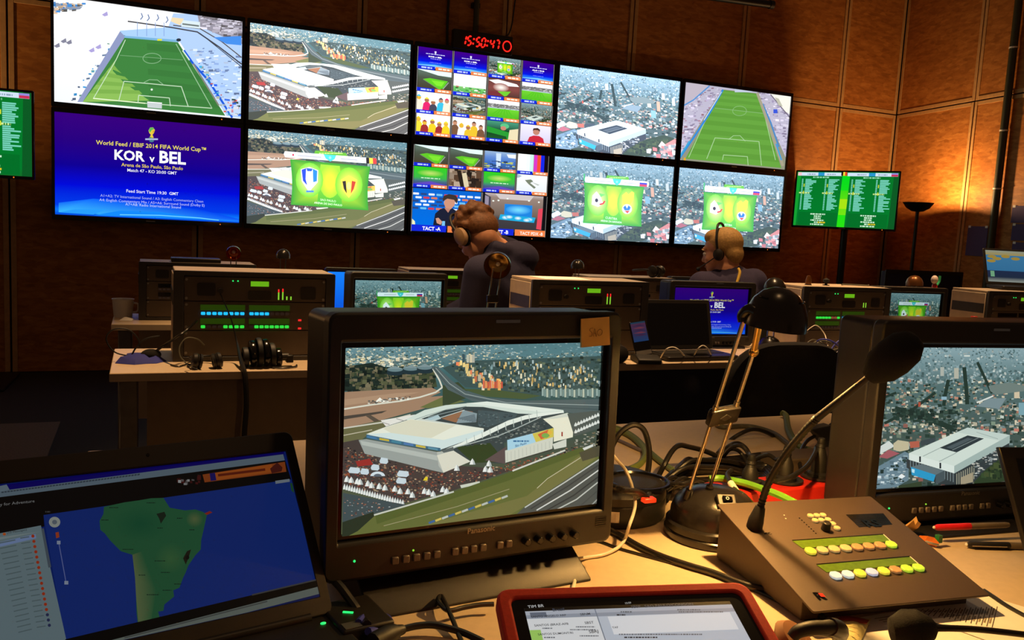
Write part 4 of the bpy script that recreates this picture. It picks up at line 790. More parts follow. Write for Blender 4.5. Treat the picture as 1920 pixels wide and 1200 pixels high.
for c, r, pc, lab, g, l, st in (
    (0, 1, pic_pitch_left(), 'wall television showing a football pitch half in shadow beside white stands', (1, 1, 1), (0, 0, 0), 1.15),
    (0, 0, SLATE, 'wall television showing a purple and blue slate reading KOR v BEL', (1, 1, 1), (0, 0, 0), 1.0),
    (1, 1, SAO, 'wall television showing a white stadium from the air without any graphic', TG, TL, 1.0),
    (1, 0, BRD_SAO, 'wall television showing a green board with blue and yellow crests over a stadium', (1.6, 1.55, 1.65), (.03, .03, .045), 1.0),
    (2, 1, pic_multi(True, SAO, CWB, BRD3), 'wall television split into sixteen small pictures below the red clock', (1.1, 1.1, 1.1), (0, 0, 0), 1.1),
    (2, 0, pic_multi(False, SAO, CWB, BRD3), 'wall television split into small pictures over two large press room pictures', (1.1, 1.1, 1.1), (0, 0, 0), 1.0),
    (3, 1, CWB, 'wall television showing a square white stadium amid a dense city', (2.3, 2.35, 2.8), (.05, .06, .1), 1.0),
    (3, 0, BRD3, 'wall television with a whole green crest board over the square stadium', (1.6, 1.7, 2.0), (.06, .08, .13), 1.0),
    (4, 1, pic_pitch_right(), 'wall television showing a bright green football pitch between purple grey stands', (1, 1, 1), (0, 0, 0), 1.05),
    (4, 0, BRD4, 'wall television with a green crest board, partly behind the fair haired person', (1.6, 1.7, 2.0), (.06, .08, .13), 1.0)):
    x, z = tvpos(c, r); television(lab, x, z, TVW, TVH, 0, 6.65, pc, g, l, st, bez=(.0195, .032, .034), group=wallg)
LISTS = pic_lists()
t = television('television on a post showing green team lists beside the floor lamp', 6.1582, 1.358, .93, .523, R_(-57), 6.3375, LISTS, stand=True, strength=1.0, bez=(.014, .014, .02), depth=.05)
lv = ony(60, 195, 6.3); lh = .523
television('television at the left end of the wall showing green team lists', lv.x-.465, 1.358, .93, .523, R_(-2), 6.3, LISTS, stand=True, strength=1.0, bez=(.014, .014, .02), depth=.05)

# ------------------------------------------------------------------ digital clock
ck = thing('wall_clock', 'red digital clock above the video wall reading 15:50:47', 'clock', (2.5, 6.62, 2.60))
cz = 2.655
obj('housing', MB().bx(2.245, 2.755, 6.62, 6.68, 2.585, 2.735), 'black_plastic', ck, .006, world=True); obj('bracket', MB().bx(2.46, 2.54, 6.681, 6.79, 2.62, 2.70), 'black_metal', ck, world=True)
SEG = {'0': 'abcdef', '1': 'bc', '4': 'fgbc', '5': 'afgcd', '7': 'abc'}
def digit(ch, x, w, h):
    m = MB(); d = .011; sh = lambda px, pz: (px+.16*(pz-h/2), pz)
    S = dict(a=((0, h), (w, h)), g=((0, h/2), (w, h/2)), d=((0, 0), (w, 0)), f=((0, h/2), (0, h)), e=((0, 0), (0, h/2)), b=((w, h/2), (w, h)), c=((w, 0), (w, h/2)))
    for k in SEG[ch]:
        (x0, z0), (x1, z1) = S[k]; v = Vector((x1-x0, z1-z0)).normalized(); n = Vector((-v.y, v.x))*d/2; e = v*d*.35
        A, B = Vector((x0, z0))+e, Vector((x1, z1))-e
        m.prism([(x+sh(*q)[0], cz-h/2+sh(*q)[1]) for q in (A, A+v*d/2-n, B-v*d/2-n, B, B-v*d/2+n, A+v*d/2+n)], 6.6135, 6.6185)
    return m
x = 2.335
for ch in '15:50:47':
    if ch == ':':
        for dz in (-.018, .018): obj('colon_dot', MB().box((x+.004+.16*dz, 6.616, cz+dz), (.012, .005, .012)), 'red_led', ck, world=True)
        x += .028; continue
    if ch == '1': x -= .018
    obj('digit', digit(ch, x, .03, .07), 'red_led', ck, world=True); x += .046
for k in range(30):
    a = R_(k*12); obj('second_dot', MB().ball((2.705+.036*math.sin(a), 6.617, cz-.002+.04*math.cos(a)), (.0052, .003, .0052), 8, 6), 'red_led', ck, world=True)

# ------------------------------------------------------------------ floor lamp by the right wall
flp = ony(1722, 380, 5.85)
t = thing('floor_lamp', 'black floor lamp with an upward bowl lighting the board wall', 'lamp', (flp.x, flp.y, 0))
lz = flp.z
obj('base', MB().lathe([(.001, 0), (.14, 0), (.14, .012), (.03, .025), (.012, .04)], 24), 'black_metal', t); obj('pole', MB().cyl((0, 0, .03), (0, 0, lz-.075), .016, n=12), 'black_metal', t)
obj('bowl', MB().lathe([(.001, lz-.085), (.05, lz-.08), (.1, lz-.05), (.135, lz), (.131, lz), (.095, lz-.044), (.045, lz-.072), (.001, lz-.077)], 28), 'black_metal', t)
obj('bulb', MB().cyl((-.045, 0, lz-.008), (.045, 0, lz-.008), .008, n=8), mat('bulb_glow', (255, 220, 150), emit=(255, 214, 130), strength=6), t)
lamp_light('floor_lamp_light', 'POINT', (flp.x, flp.y, lz+.0), 60, (1.0, .58, .24), .03)

q = (-2.3, 6.25); t = thing('floor_lamp', 'black floor lamp with an upward bowl at the far left of the back wall', 'lamp', (q[0], q[1], 0))
for o in [o for o in COL.objects if o.parent is not None and o.parent.name == 'floor_lamp' and o.type == 'MESH']:
    c = o.copy(); COL.objects.link(c); c.parent = t
lamp_light('floor_lamp_light', 'POINT', (q[0], q[1], lz), 80, (1.0, .58, .24), .03)

# ------------------------------------------------------------------ papers pinned to the right wall
def wall_sheet(label, tl, br, group=None):
    a, b = onp(*tl, WC+WN*.012, WN), onp(*br, WC+WN*.012, WN); s0, s1 = (a-WC).dot(WD), (b-WC).dot(WD)
    t = thing('sheet_of_paper', label, 'paper', tuple(WC+WD*(s0+s1)/2+WN*.009+Vector((0, 0, b.z))), 0, group)
    obj('sheet', MB().bx(s0, s1, -.0095, -.0078, b.z, a.z, MR_), 'paper_blue', t, world=True)
    for sx in (s0+.02, s1-.02): obj('tape', MB().bx(sx-.015, sx+.015, -.0103, -.0096, a.z-.014, a.z+.006, MR_), 'paper', t, world=True)
wall_sheet('bluish sheet of paper pinned alone between the wall seam and the olive pole', (1815, 424), (1846, 481))
for k, n in enumerate(('topmost', 'middle', 'lowest')): wall_sheet('bluish sheet of paper, %s of the column right of the olive pole' % n, (1898, 386+k*34), (1932, 418+k*34), 'sheets in a column on the right wall')
# ------------------------------------------------------------------ shared builders for the desks
DZ = .74
def desk(label, x0, x1, y0, y1, panel_y, panel_mat='desk_edge', group=None):
    t = thing('desk', label, 'desk', ((x0+x1)/2, (y0+y1)/2, 0), 0, group)
    obj('desk_top', MB().bx(x0+.001, x1-.001, y0, y1, DZ-.026, DZ), 'desk_laminate', t, .003, 2, world=True)
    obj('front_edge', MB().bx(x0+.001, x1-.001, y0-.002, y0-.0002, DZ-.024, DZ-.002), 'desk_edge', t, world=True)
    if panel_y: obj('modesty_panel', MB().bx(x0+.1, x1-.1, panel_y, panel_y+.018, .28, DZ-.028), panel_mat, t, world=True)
    for x in (x0+.05, x1-.05):
        for y in (y0+.05, y1-.05): obj('leg', MB().bx(x-.025, x+.025, y-.025, y+.025, 0, DZ-.027), 'desk_metal', t, .004, 1, world=True)
    return t
g2 = 'desks of the middle row'
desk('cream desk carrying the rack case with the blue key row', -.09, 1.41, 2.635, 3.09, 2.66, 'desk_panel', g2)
desk('cream desk carrying the phone and black laptop', 1.41, 2.91, 2.635, 3.09, 3.02, 'navy_panel', g2)
desk('cream desk carrying the rack case with a red cap bottle beside it', 2.91, 4.41, 2.635, 3.09, 3.02, 'navy_panel', g2)
g3 = 'desks of the back row'
desk('cream desk with a paper cup on its corner', -.12, 1.38, 3.725, 4.1, 4.03, 'desk_edge', g3)
desk('cream desk in front of the bowed person in the hooded top', 1.38, 2.98, 3.725, 4.1, 4.03, 'desk_edge', g3)
desk('cream desk in front of the fair haired person', 2.98, 4.9, 3.725, 4.1, 4.03, 'desk_edge', g3)

def rack(label, x0, y0, cfg, w=.497, h=.285, d=.2, z0=DZ, group='equipment rack cases', cat='rack'):
    t = thing('rack_case', label, cat, (x0, y0, z0), 0, group); t.scale = (w/.497, 1, h/.285); w, h = .497, .285
    obj('top_plate', MB().bx(.004, w-.004, .006, d, h-.012, h), 'rack_case', t, .002, 1); obj('bottom_plate', MB().bx(.004, w-.004, .006, d, 0, .012), 'rack_case', t, .002, 1)
    for s in (0, 1):
        X0, X1 = (0, .012) if s == 0 else (w-.012, w)
        sp = obj('side_panel', MB().bx(X0, X1, .012, d, .0125, h-.0125), 'rack_case', t, .002, 1)
        xb = -.0015 if s == 0 else w
        obj('handle_strip', MB().bx(xb, xb+.0015, .014, d-.01, h*.62, h*.78), 'rack_case_dark', sp)
    obj('back_plate', MB().bx(.0125, w-.0125, d-.012, d-.001, .0125, h-.0125), 'rack_case_dark', t)
    obj('front_frame', MB().ring(rr(w, h, .004, 2, w/2, h/2), rr(w-.06, h-.03, .002, 2, w/2, h/2), -.006, .0055), 'rack_case_dark', t, .001, 1)
    pw0, pw1 = .031, w-.031
    units = [('talkback_unit', .192, .268), ('key_panel', .1, .19), ('blank_panel', .017, .098)]
    U = {}
    for n, a, b in units: U[n] = obj(n, MB().bx(pw0, pw1, -.0025, .004, a, b), 'rack_panel', t, .0015, 1)
    u = U['talkback_unit']
    for a, b, c, e in ((.069, .123, .208, .248), (.385, .434, .2, .24), (.221, .293, .197, .226)): obj('speaker_grille', MB().prism(rr(b-a, e-c, .006, 3, (a+b)/2, (c+e)/2), -.0045, -.0026), 'black_plastic', u)
    obj('display', MB().bx(.229, .285, -.0035, -.0026, .24, .256), 'lcd_bright', u)
    obj('knob', MB().cyl((.138, -.0026, .225), (.138, -.016, .225), .008, n=12), 'black_plastic', u)
    for x, z in ((.315, .262), (.33, .262)): obj('indicator', MB().ball((x-.14, -.003, z-.006), .0022, 8, 5), 'key_'+cfg.get('ind', 'led_green'), u)
    for x, (z1, top) in zip((.316, .329, .342, .355), cfg['meters']):
        if z1 <= 0: continue
        obj('meter_bar', MB().bx(x-.002, x+.002, -.0035, -.0026, .198, .198+z1*.7), 'key_lime' if top != 'redfull' else 'key_red', u)
        if top: obj('meter_peak', MB().bx(x-.002, x+.002, -.0035, -.0026, .198+z1*.7+.0003, .198+z1), 'key_red' if 'red' in top else 'key_lime', u)
    u = U['key_panel']
    for a, b in ((.079, .213), (.225, .352)):
        for c, e in ((.162, .18), (.119, .137)): obj('display', MB().bx(a, b, -.0035, -.0026, c, e), cfg.get('lcd', 'lcd_green'), u)
    key0 = None
    for r, z in ((0, .1525), (1, .1105)):
        for k in range(16):
            a, b = ((.079, .213), (.225, .352))[k//8]; px = a+(b-a)*((k % 8)+.5)/8; m = MATS['key_'+cfg['keys'][r][k]]
            if key0 is None: key0 = obj('key', MB().prism(rr(.0125, .009, .002, 2), -.0035, .001), m, u); key0.location = (px, -.0027, z)
            else: share('key', key0, u, (px, -.0027, z), m)
    for x, z in (((.385, .132), (.385, .105)) if 'lcd' not in cfg else ()): obj('indicator', MB().bx(x-.005, x+.005, -.0035, -.0026, z-.003, z+.003), 'key_red', u)
    s0 = None
    for z in (.258, .2, .18, .11, .09, .028):
        for x in (.038, w-.038):
            if s0 is None: s0 = obj('screw', MB().cyl((0, 0, 0), (0, -.003, 0), .0042, n=8), 'aluminium', t); s0.location = (x, -.0026, z)
            else: share('screw', s0, t, (x, -.0026, z))
    return t
B_, G_, O_, A_, Z_ = 'blue', 'green', 'off', 'amber', 'azure'
mA = [(.034, 'red'), (.036, 'red'), (.016, ''), (.016, '')]
rack('rack case with a bright blue key row, headphones lying before it', .083, 2.815, dict(keys=[[B_]*12+[O_]*4, [G_]+[O_]*3+[G_]*4+[O_]+[G_]*7], meters=mA))
rack('rack case with two red and green level bars beside the black laptop', 1.295, 2.815, dict(lcd='black_gloss', keys=[[O_]*16, [O_]*16], meters=[(.04, 'red'), (.04, 'red'), (0, ''), (0, '')]))
rack('rack case with mixed green and blue keys above a cable bundle', 2.555, 2.815, dict(keys=[[G_]*5+[A_]*2+[G_]+[B_]*4+[A_]*2+[G_]*2, [O_]*8+[Z_]*4+[O_]+[G_]*3], meters=[(0, ''), (0, ''), (.03, ''), (.03, '')]))
rack('rack case with a small laptop standing on it', 3.675, 2.815, dict(lcd='black_gloss', keys=[[O_]*16, [O_]*16], meters=[(0, '')]*4))
# back row racks
R3 = dict(lcd='black_gloss', keys=[[O_]*16, [O_]*16], meters=[(0, '')]*4)
rack('dark rack case behind the paper cup on the back row', -.02, 3.86, R3, w=.47, h=.245)
rack('rack case beside the bowed person, half hidden by the hooded top', 1.14, 3.86, dict(keys=[[G_]*3+[O_]*13, [O_]*16], meters=[(.03, ''), (.03, ''), (.03, ''), (0, '')]), w=.42, h=.245)
rack('rack case on the back row with headphones on its top', 2.10, 3.86, dict(lcd='black_gloss', keys=[[O_]*16, [O_]*16], meters=[(0, '')]*4), w=.52, h=.235)

def monitor(label, c, yaw, sw, sh, pic, top=.045, side=.025, bot=.06, gain=(1, 1, 1), lift=(0, 0, 0), strength=1.0, detail=1, group=None, floor=DZ, tilt=0, depth=.07, rails=True, gamma=1.0, name='broadcast_monitor', bk=.0):
    "broadcast monitor; c = centre of the picture"
    t = thing(name, label, 'monitor', (c[0], c[1], floor), yaw, group); zc = c[2]-floor
    M = Matrix.Translation((0, 0, zc)) @ Matrix.Rotation(-tilt, 4, 'X')
    W = sw+2*side; H = sh+top+bot; oz = (top-bot)/2
    obj('bezel', MB().ring(rr(W, H, .012, 4, 0, oz), rr(sw+.014, sh+.014, .002, 4, 0, 0), -.014, .012, M), 'bezel_plastic', t, .004, 2)
    obj('inner_frame', MB().ring(rr(sw+.0135, sh+.0135, .002, 4), rr(sw, sh, .001, 4), -.004, .01, M), 'black_gloss', t)
    obj('back_shell', MB().prism(rr(W-.006, H-.006, .012, 4, 0, oz), .0122, .012+depth, M), 'black_plastic', t, .006, 2)
    obj('panel', MB().bx(-sw/2, sw/2, .0015, .009, -sh/2, sh/2, M), 'dark_glass', t)
    pic.build('picture', t, sw, sh, (0, .001, 0), gain, lift, strength, M=M, gamma=gamma)
    zb = -sh/2
    if detail:
        tm = MB(); vs, fs = text_mesh('Panasonic', .012); k = .04/(max(v[0] for v in vs)); tm.add([(v[0]*k-.02, -.0146, zb-.0155+v[1]*k) for v in vs], fs, M)
        obj('maker_name', tm, 'aluminium', t); obj('tally_light', MB().bx(.01, .045, -.0145, -.0138, sh/2+top*.68, sh/2+top*.68+.004, M), 'key_dim', t)
        b0 = None
        for x in (-.1184, -.104, -.09, -.0761, -.0622, -.037, -.0236, -.0104, .0032, .0281, .0414):
            bm = MB().box((x, -.0155, zb-.0365), (.009, .004, .0095), M); obj('button', bm, mat('button_grey', (98, 88, 80), .5), t, .001, 1)
        for k in range(5): kx = .0657+.019*k; obj('knob', MB().cyl(M @ Vector((kx, -.014, zb-.035)), M @ Vector((kx, -.026, zb-.035)), .0058, .005, 14), 'black_gloss', t, .001, 1)
        obj('power_light', MB().ball((-.1703, -.0145, zb-.030), .0015, 8, 6, M), 'key_led_green', t); obj('input_light', MB().ball((-.0942, -.0145, zb-.027), .0014, 8, 6, M), 'key_lime', t)
        for j in range(5):
            obj('speaker_slot', MB().box((sw*.5+.004, -.0142, zb-.018-j*.003), (.018, .001, .0012), M), 'black_gloss', t)
    zlow = zc-sh/2-bot
    if rails:
        pts = [(-.052, .0), (.052, .0), (.0, .0)]
        obj('stand_column', MB().bx(-.07, .07, .03, .07, .012, zlow+.03), 'black_plastic', t, .004)
        ft = MB(); w2 = sw*.43
        ft.prism([(-.048, .0), (-.046, .004), (.012, zlow-.004), (.13, zlow*.45), (.13, 0)], -w2, w2, axis='x'); obj('stand_foot', ft, 'bezel_plastic', t, .004, 2)
    else:
        obj('stand_column', MB().bx(-.05, .05, .02, .06, .01, zlow+.03), 'black_plastic', t, .004); obj('stand_foot', MB().prism(rr(.2, .16, .02, 4, 0, .05), 0, .012, axis='z'), 'black_plastic', t, .002)
    return t
gm = 'broadcast monitors on the desks'
def r2(px0, px1, py, y): a, b = ony(px0, py, y), ony(px1, py, y); return a, b
a = ony(745, 590, 2.97); monitor('monitor showing a green crest board, beside the rack case with blue keys', (ony(746, 600, 2.96).x, 2.96, .90), R_(4), .325, .195, BRD3, gain=(.75, .95, .95), group=gm, detail=0, strength=.9, top=.03, side=.02, bot=.05)
monitor('monitor showing the blue KOR v BEL slate behind the black laptop', (2.225, 2.995, .895), R_(-3), .366, .196, SLATE, gain=(.75, .8, .85), group=gm, detail=1, top=.03, side=.03, bot=.05, strength=.85)
monitor('monitor showing a green crest board next to the rack case with mixed keys', (3.29, 2.90, .902), R_(-4), .326, .192, BRD4, gain=(.55, .7, .7), group=gm, detail=0, strength=.85, top=.03, side=.03, bot=.05)
DESKT = pic_desktop()
monitor('monitor with a plain blue desktop behind the first rack case', (.919, 3.88, .868), R_(0), .31, .19, DESKT, group='blue desktop monitors on the back row', detail=0, top=.02, side=.012, bot=.02, rails=False, name='computer_monitor', depth=.03)
monitor('monitor with a strip of blue desktop showing right of the hooded person', (1.94, 3.88, .858), R_(0), .27, .18, DESKT, group='blue desktop monitors on the back row', detail=0, top=.02, side=.012, bot=.02, rails=False, name='computer_monitor', depth=.03)
PALE = Pic(sub(0, 0, 1, 1)); PALE.vgrad([(0, (120, 170, 176)), (1, (150, 196, 200))])
for i in range(8): PALE.squig(6, 90, 14+i*11, 3, (90, 130, 136), i)
c = ony(1300, 545, 3.9)
monitor('monitor with a pale screen behind the KOR v BEL monitor', (c.x+.04, 3.9, .866), R_(0), .36, .2, PALE, group='pale monitors on the back row', detail=0, top=.02, side=.02, bot=.02, rails=False, name='computer_monitor', depth=.03, strength=.35)
c = ony(1228, 560, 3.4)

# ------------------------------------------------------------------ desk lamps
def desk_lamp(label, base, hz, head_dir, lean, scale=1.0, floor=DZ, power=0, group='jointed desk lamps', color='lamp_black', inside='brass', hr=.043):
    "base = x, y; hz = height of the head above the floor of the lamp; lean = head offset from the base"
    t = thing('desk_lamp', label, 'lamp', (base[0], base[1], floor), 0, group); r = .07*scale
    obj('base', MB().lathe([(.001, 0), (r, 0), (r, .012*scale), (r*.97, .016*scale), (r*.9, .045*scale), (r*.6, .08*scale), (r*.25, .095*scale), (.001, .097*scale)], 24), color, t)
    hd = Vector((lean[0], lean[1], hz)); side = Vector((.02*scale, 0, 0))
    for s in (-1, 1): obj('rod', MB().cyl(side*s+Vector((0, 0, .085*scale)), side*s+hd*Vector((1, 1, 1)).x-Vector((0, 0, .01)), .0028*scale+.0006, n=8), 'chrome', t)
    mid = hd*.55+Vector((0, 0, .03)); obj('bracket', MB().box(mid, (.054*scale, .012, .028)), color, t, .003)
    d = Vector(head_dir).normalized(); M = dirM(hd, -d)
    obj('head', MB().lathe([(hr, -.012), (hr*.985, .006), (hr*.8, hr*.62), (hr*.45, hr*.92), (.001, hr*1.02), ], 24, M, False), color, t)
    obj('reflector', MB().lathe([(hr*.97, -.0115), (hr*.92, .004), (hr*.72, hr*.54), (.001, hr*.8)], 24, M, False), inside, t)
    obj('bulb', MB().ball(hd-d*(-.0)+(-d)*.012, .008, 10, 8), 'bulb_glow' if power else 'white_plastic', t)
    if power: lamp_light('desk_lamp_light', 'POINT', tuple(Vector((base[0], base[1], floor))+hd+d*.004), power, WARM, .012)
    return t
q = ony(933, 497, 2.78)
desk_lamp('desk lamp with its round gold reflector turned to the room before the hooded person', (q.x-.02, 2.80), q.z-DZ, (-.45, -.85, -.25), (.02, -.02), hr=.048, scale=.8)
q = ony(1453, 537, 2.79)
desk_lamp('small domed desk lamp at the corner of the rack case with mixed keys', (q.x, 2.79), q.z-DZ-.01, (0, -.2, -1), (0, 0), hr=.046, scale=.8, power=.0)
q = ony(438, 474, 3.79)
desk_lamp('desk lamp with an orange glowing face above the dark rack case', (q.x, 3.79), q.z-DZ, (-.1, -.95, -.2), (0, 0), hr=.03, scale=.55, inside=mat('copper', (226, 120, 60), .25, metal=.9))
q = ony(531, 480, 3.79)
desk_lamp('dark domed desk lamp between the dark rack case and a blue desktop', (q.x, 3.79), q.z-DZ, (0, -.1, -1), (0, 0), hr=.03, scale=.55)
q = ony(1716, 532, 3.04)
q.y = 3.045; desk_lamp('bronze domed desk lamp behind the monitor next to the mixed key rack', (q.x, 3.045), q.z-DZ, (0, -.1, -1), (0, 0), hr=.04, scale=.7, color=mat('bronze', (120, 76, 40), .3, metal=.6))
q = ony(1091, 500, 3.8)
desk_lamp('glossy desk lamp beside headphones on the back row', (q.x-.02, 3.81), q.z-DZ, (0, -.1, -1), (0, 0), hr=.034, scale=.5)
q = ony(1728, 525, 3.13); 
t = thing('figurine', 'tiny red white and green toy standing on the bronze lamp desk', 'toy', (q.x+.03, 3.075, DZ))
zt = ony(1738, 524, 3.075).z-DZ
obj('stem', MB().cyl((0, 0, .0), (0, 0, zt-.03), .006, n=8), 'white_plastic', t); obj('head', MB().ball((-.005, 0, zt), (.017, .017, .022), 12, 8), mat('toy_white', (240, 220, 214), .4), t); obj('body', MB().lathe([(.001, zt-.045), (.014, zt-.042), (.012, zt-.025), (.006, zt-.018)], 12), 'mains_red', t); obj('arm', MB().tube([(.012, 0, zt-.03), (.028, 0, zt-.01), (.03, 0, zt+.02)], .006, 8), mat('toy_green', (60, 190, 130), .4), t)

# ------------------------------------------------------------------ small things on the back rows
cp = onz(236, 597, DZ)
t = thing('paper_cup', 'white paper cup standing on the corner of the back desk', 'cup', (cp.x-.012, cp.y+.055, DZ)); obj('body', MB().lathe([(.001, 0), (.036, 0), (.043, .075), (.045, .077), (.041, .076), (.034, .004), (.001, .004)], 24), 'white_plastic', t); obj('handle', MB().tube([(.04, 0, .06), (.058, 0, .055), (.056, 0, .025), (.037, 0, .02)], .004, 8), 'white_plastic', t)
b = onz(238, 600, DZ); obj('napkin', MB().add([(b.x-.03, b.y-.03, DZ+.001), (b.x+.02, b.y-.035, DZ+.001), (b.x+.025, b.y, DZ+.006), (b.x-.01, b.y+.01, DZ+.012), (b.x, b.y-.015, DZ+.014)], [(0, 1, 4), (1, 2, 4), (2, 3, 4), (3, 0, 4), (0, 3, 2, 1)]), 'paper', label='small crumpled white napkin beside the paper cup', cat='napkin')
q = onz(330, 483, .985); obj('equipment_box', MB().bx(q.x-.03, q.x+.17, 3.88, 3.98, .985, 1.003), 'black_plastic', None, .004, label='flat black device lying on top of the dark rack case', cat='box')
def headphones(label, loc, yaw, band=True, boom=False, s=1.0, group='headsets lying on the desks'):
    t = thing('headphones', label, 'headphones', loc, yaw, group)
    for sx in (-1, 1):
        M = dirM((sx*.045*s, 0, .034*s), (sx, 0, .18)); e = obj('ear_cup', MB().lathe([(.001, -.012*s), (.028*s, -.012*s), (.034*s, 0), (.03*s, .012*s), (.012*s, .018*s), (.001, .018*s)], 18, M), 'black_plastic', t)
        obj('cushion', MB().lathe([(.016*s, -.013*s), (.02*s, -.024*s), (.03*s, -.024*s), (.033*s, -.014*s)], 18, M, False), 'rubber_black', e)
    if band: obj('headband', MB().tube([(-.05*s, 0, .04*s), (-.06*s, .05*s, .04*s), (-.03*s, .13*s, .03*s), (.03*s, .13*s, .03*s), (.06*s, .05*s, .04*s), (.05*s, 0, .04*s)], .006*s, 8), 'rubber_black', t)
    if boom: obj('mic_boom', MB().tube([(-.055*s, -.01, .035*s), (-.09*s, -.05*s, .03*s), (-.05*s, -.08*s, .012*s)], .0022*s, 6), 'rubber_black', t)
    return t
q = onz(388, 691, DZ); headphones('headset with round pads before the blue key rack', (q.x, q.y, DZ), R_(6), s=.72, boom=True)
q = onz(1108, 505, .98); headphones('headphones lying on top of the back row rack case', (q.x+.12, 3.93, .976), R_(30), s=.95)
q = onz(1160, 682, DZ); headphones('headphones tucked behind the large monitor with the yellow note', (q.x+.02, q.y+.05, DZ), R_(70), s=1.0)
# ribbed headphones pile: one bulky pair with padded band
q = onz(498, 693, DZ)
t = thing('headphones', 'bulky headphones with a ribbed padded band before the blue key rack', 'headphones', (q.x, q.y+.05, DZ), R_(4))
for i in range(6):
    x = -.055+i*.02; r = [.03, .04, .044, .042, .036, .028][i]; obj('pad_ring', MB().lathe([(r*.55, -.009), (r, -.007), (r*1.04, 0), (r, .007), (r*.55, .009)], 20, dirM((x, 0, r*1.04+.0005), (1, 0, .05)), False), 'black_gloss' if i % 2 else 'rubber_black', t)
obj('core', MB().cyl((-.06, 0, .03), (.075, 0, .03), .012, n=12), 'black_plastic', t); obj('plug', MB().bx(.068, .09, -.012, .012, .012, .036), 'black_plastic', t, .003)
obj('cable', MB().tube([(.02, -.04, .004), (.05, -.055, .004), (.09, -.035, .004), (.1, -.01, .004)], .003, 6), 'cable_black', t)
# headset on blue pouch
q = onz(258, 683, DZ)
pm_ = MB(); rn = random.Random(5); pts = []
for i in range(14):
    a = 2*math.pi*i/14; k = 1+rn.uniform(-.18, .18); pts.append((q.x+.07*k*math.cos(a)+.01, q.y+.045+.05*k*math.sin(a)))
n = 14; vs = [(x, y, DZ+.0006) for x, y in pts]+[(q.x+(x-q.x)*.75, q.y+.045+(y-q.y-.045)*.75, DZ+.014+rn.uniform(-.003, .008)) for x, y in pts]+[(q.x+(x-q.x)*.35, q.y+.045+(y-q.y-.045)*.35, DZ+.017+rn.uniform(-.004, .01)) for x, y in pts]
fs = [tuple(range(n-1, -1, -1))]+[(i, (i+1) % n, n+(i+1) % n, n+i) for i in range(n)]+[(n+i, n+(i+1) % n, 2*n+(i+1) % n, 2*n+i) for i in range(n)]+[tuple(range(2*n, 3*n))]
obj('cloth_pouch', pm_.add(vs, fs), mat('blue_cloth', (44, 50, 140), .8, bump=.3), label='crumpled dark blue pouch on the desk corner beside the blue key rack', cat='pouch')
t = thing('headset', 'headset with a thin wire band lying on the blue pouch', 'headset', (q.x+.03, q.y+.04, DZ+.025))
P_ = lambda x, y, yy=q.y+.05: ony(x, y, yy)
obj('ear_pad', MB().ball(P_(283, 665), (.03, .022, .018), 14, 10), 'foam', t, world=True); obj('wire_band', MB().tube([P_(245, 668), P_(215, 660), P_(199, 636), P_(212, 618), P_(240, 618), P_(258, 634), P_(262, 650)], .0022, 8), 'rubber_black', t, world=True)
obj('boom', MB().tube([P_(246, 668), P_(255, 652), P_(272, 636), P_(300, 630)], .0026, 8), 'rubber_black', t, world=True); obj('cable', MB().tube([P_(290, 660), P_(310, 646), P_(335, 630, 2.76), P_(352, 617, 2.785), P_(370, 600, 2.79)], .004, 8), 'cable_black', t, world=True)
obj('clip', MB().ball(P_(236, 675), (.022, .016, .01), 12, 8), 'black_plastic', t, world=True)
# wires hanging over the first rack
obj('cable', MB().tube([P_(413, 550, 2.806), P_(422, 570, 2.80), P_(434, 600, 2.79), P_(444, 640, 2.77), P_(450, 668, 2.70), P_(456, 690, 2.64), (P_(460, 710, 2.622)), P_(462, 760, 2.615), P_(458, 830, 2.61), P_(460, 960, 2.60)], [.002, .002, .002, .003, .006, .008, .008, .008, .008, .008], 8), 'cable_black', label='twisted black cable from the blue key rack hanging over the desk edge', cat='cable')
obj('cable', MB().tube([P_(383, 647, 2.78), P_(370, 636, 2.77), P_(350, 634, 2.76), P_(337, 650, 2.75), P_(338, 668, 2.74), P_(348, 680, 2.73), onz(352, 686, DZ+.003)], .0022, 8), 'cable_grey', label='pale wire loop standing before the blue key rack', cat='cable')
obj('cable', MB().tube([onz(320, 684, DZ+.003), onz(335, 687, DZ+.003), onz(352, 683, DZ+.003), onz(372, 688, DZ+.003)], .0025, 6), 'cable_black', label='short black wire lying between the pouch and the headset', cat='cable')
# phone in its dock, laptop, white wire
q = onz(1216, 682, DZ)
t = thing('phone', 'smartphone standing in a black dock beside the black laptop', 'phone', tuple(q), R_(-14))
Mp = Matrix.Translation((.0, .05, .02)) @ Matrix.Rotation(R_(-20), 4, 'X') @ Matrix.Rotation(R_(-10), 4, 'Y')
obj('dock', MB().prism([(-.02, 0), (-.02, .018), (.03, .03), (.085, .022), (.09, 0)], -.045, .045, axis='x'), 'rubber_black', t, .005); obj('body', MB().prism(rr(.066, .135, .008, 4, 0, .0675), 0, .009, Mp), 'black_gloss', t, .002, 1)
PH = Pic(sub(0, 0, 1, 1)); PH.vgrad([(0, (50, 110, 190)), (.4, (90, 90, 150)), (1, (150, 80, 130))]); PH.asp = .7
PH.rect(0, 0, 100, 8, (60, 110, 150))
for i in range(5): PH.poly([(5, 20+i*12), (60, 14+i*12), (95, 22+i*12), (60, 24+i*12)], (196, 96, 130) if i % 2 else (110, 70, 130))
PH.build('screen', t, .058, .075, (0, -.0006, .094), M=Mp, strength=.2); obj('key_strip', MB().bx(-.03, .03, -.001, -.0002, .006, .022, Mp), 'aluminium', t)
q = onz(1265, 668, DZ)
lp = thing('laptop', 'open black laptop seen from behind beside the KOR v BEL monitor', 'laptop', (1.98, 2.735, DZ), R_(2)); lp0 = ony(1345, 660, 2.80)
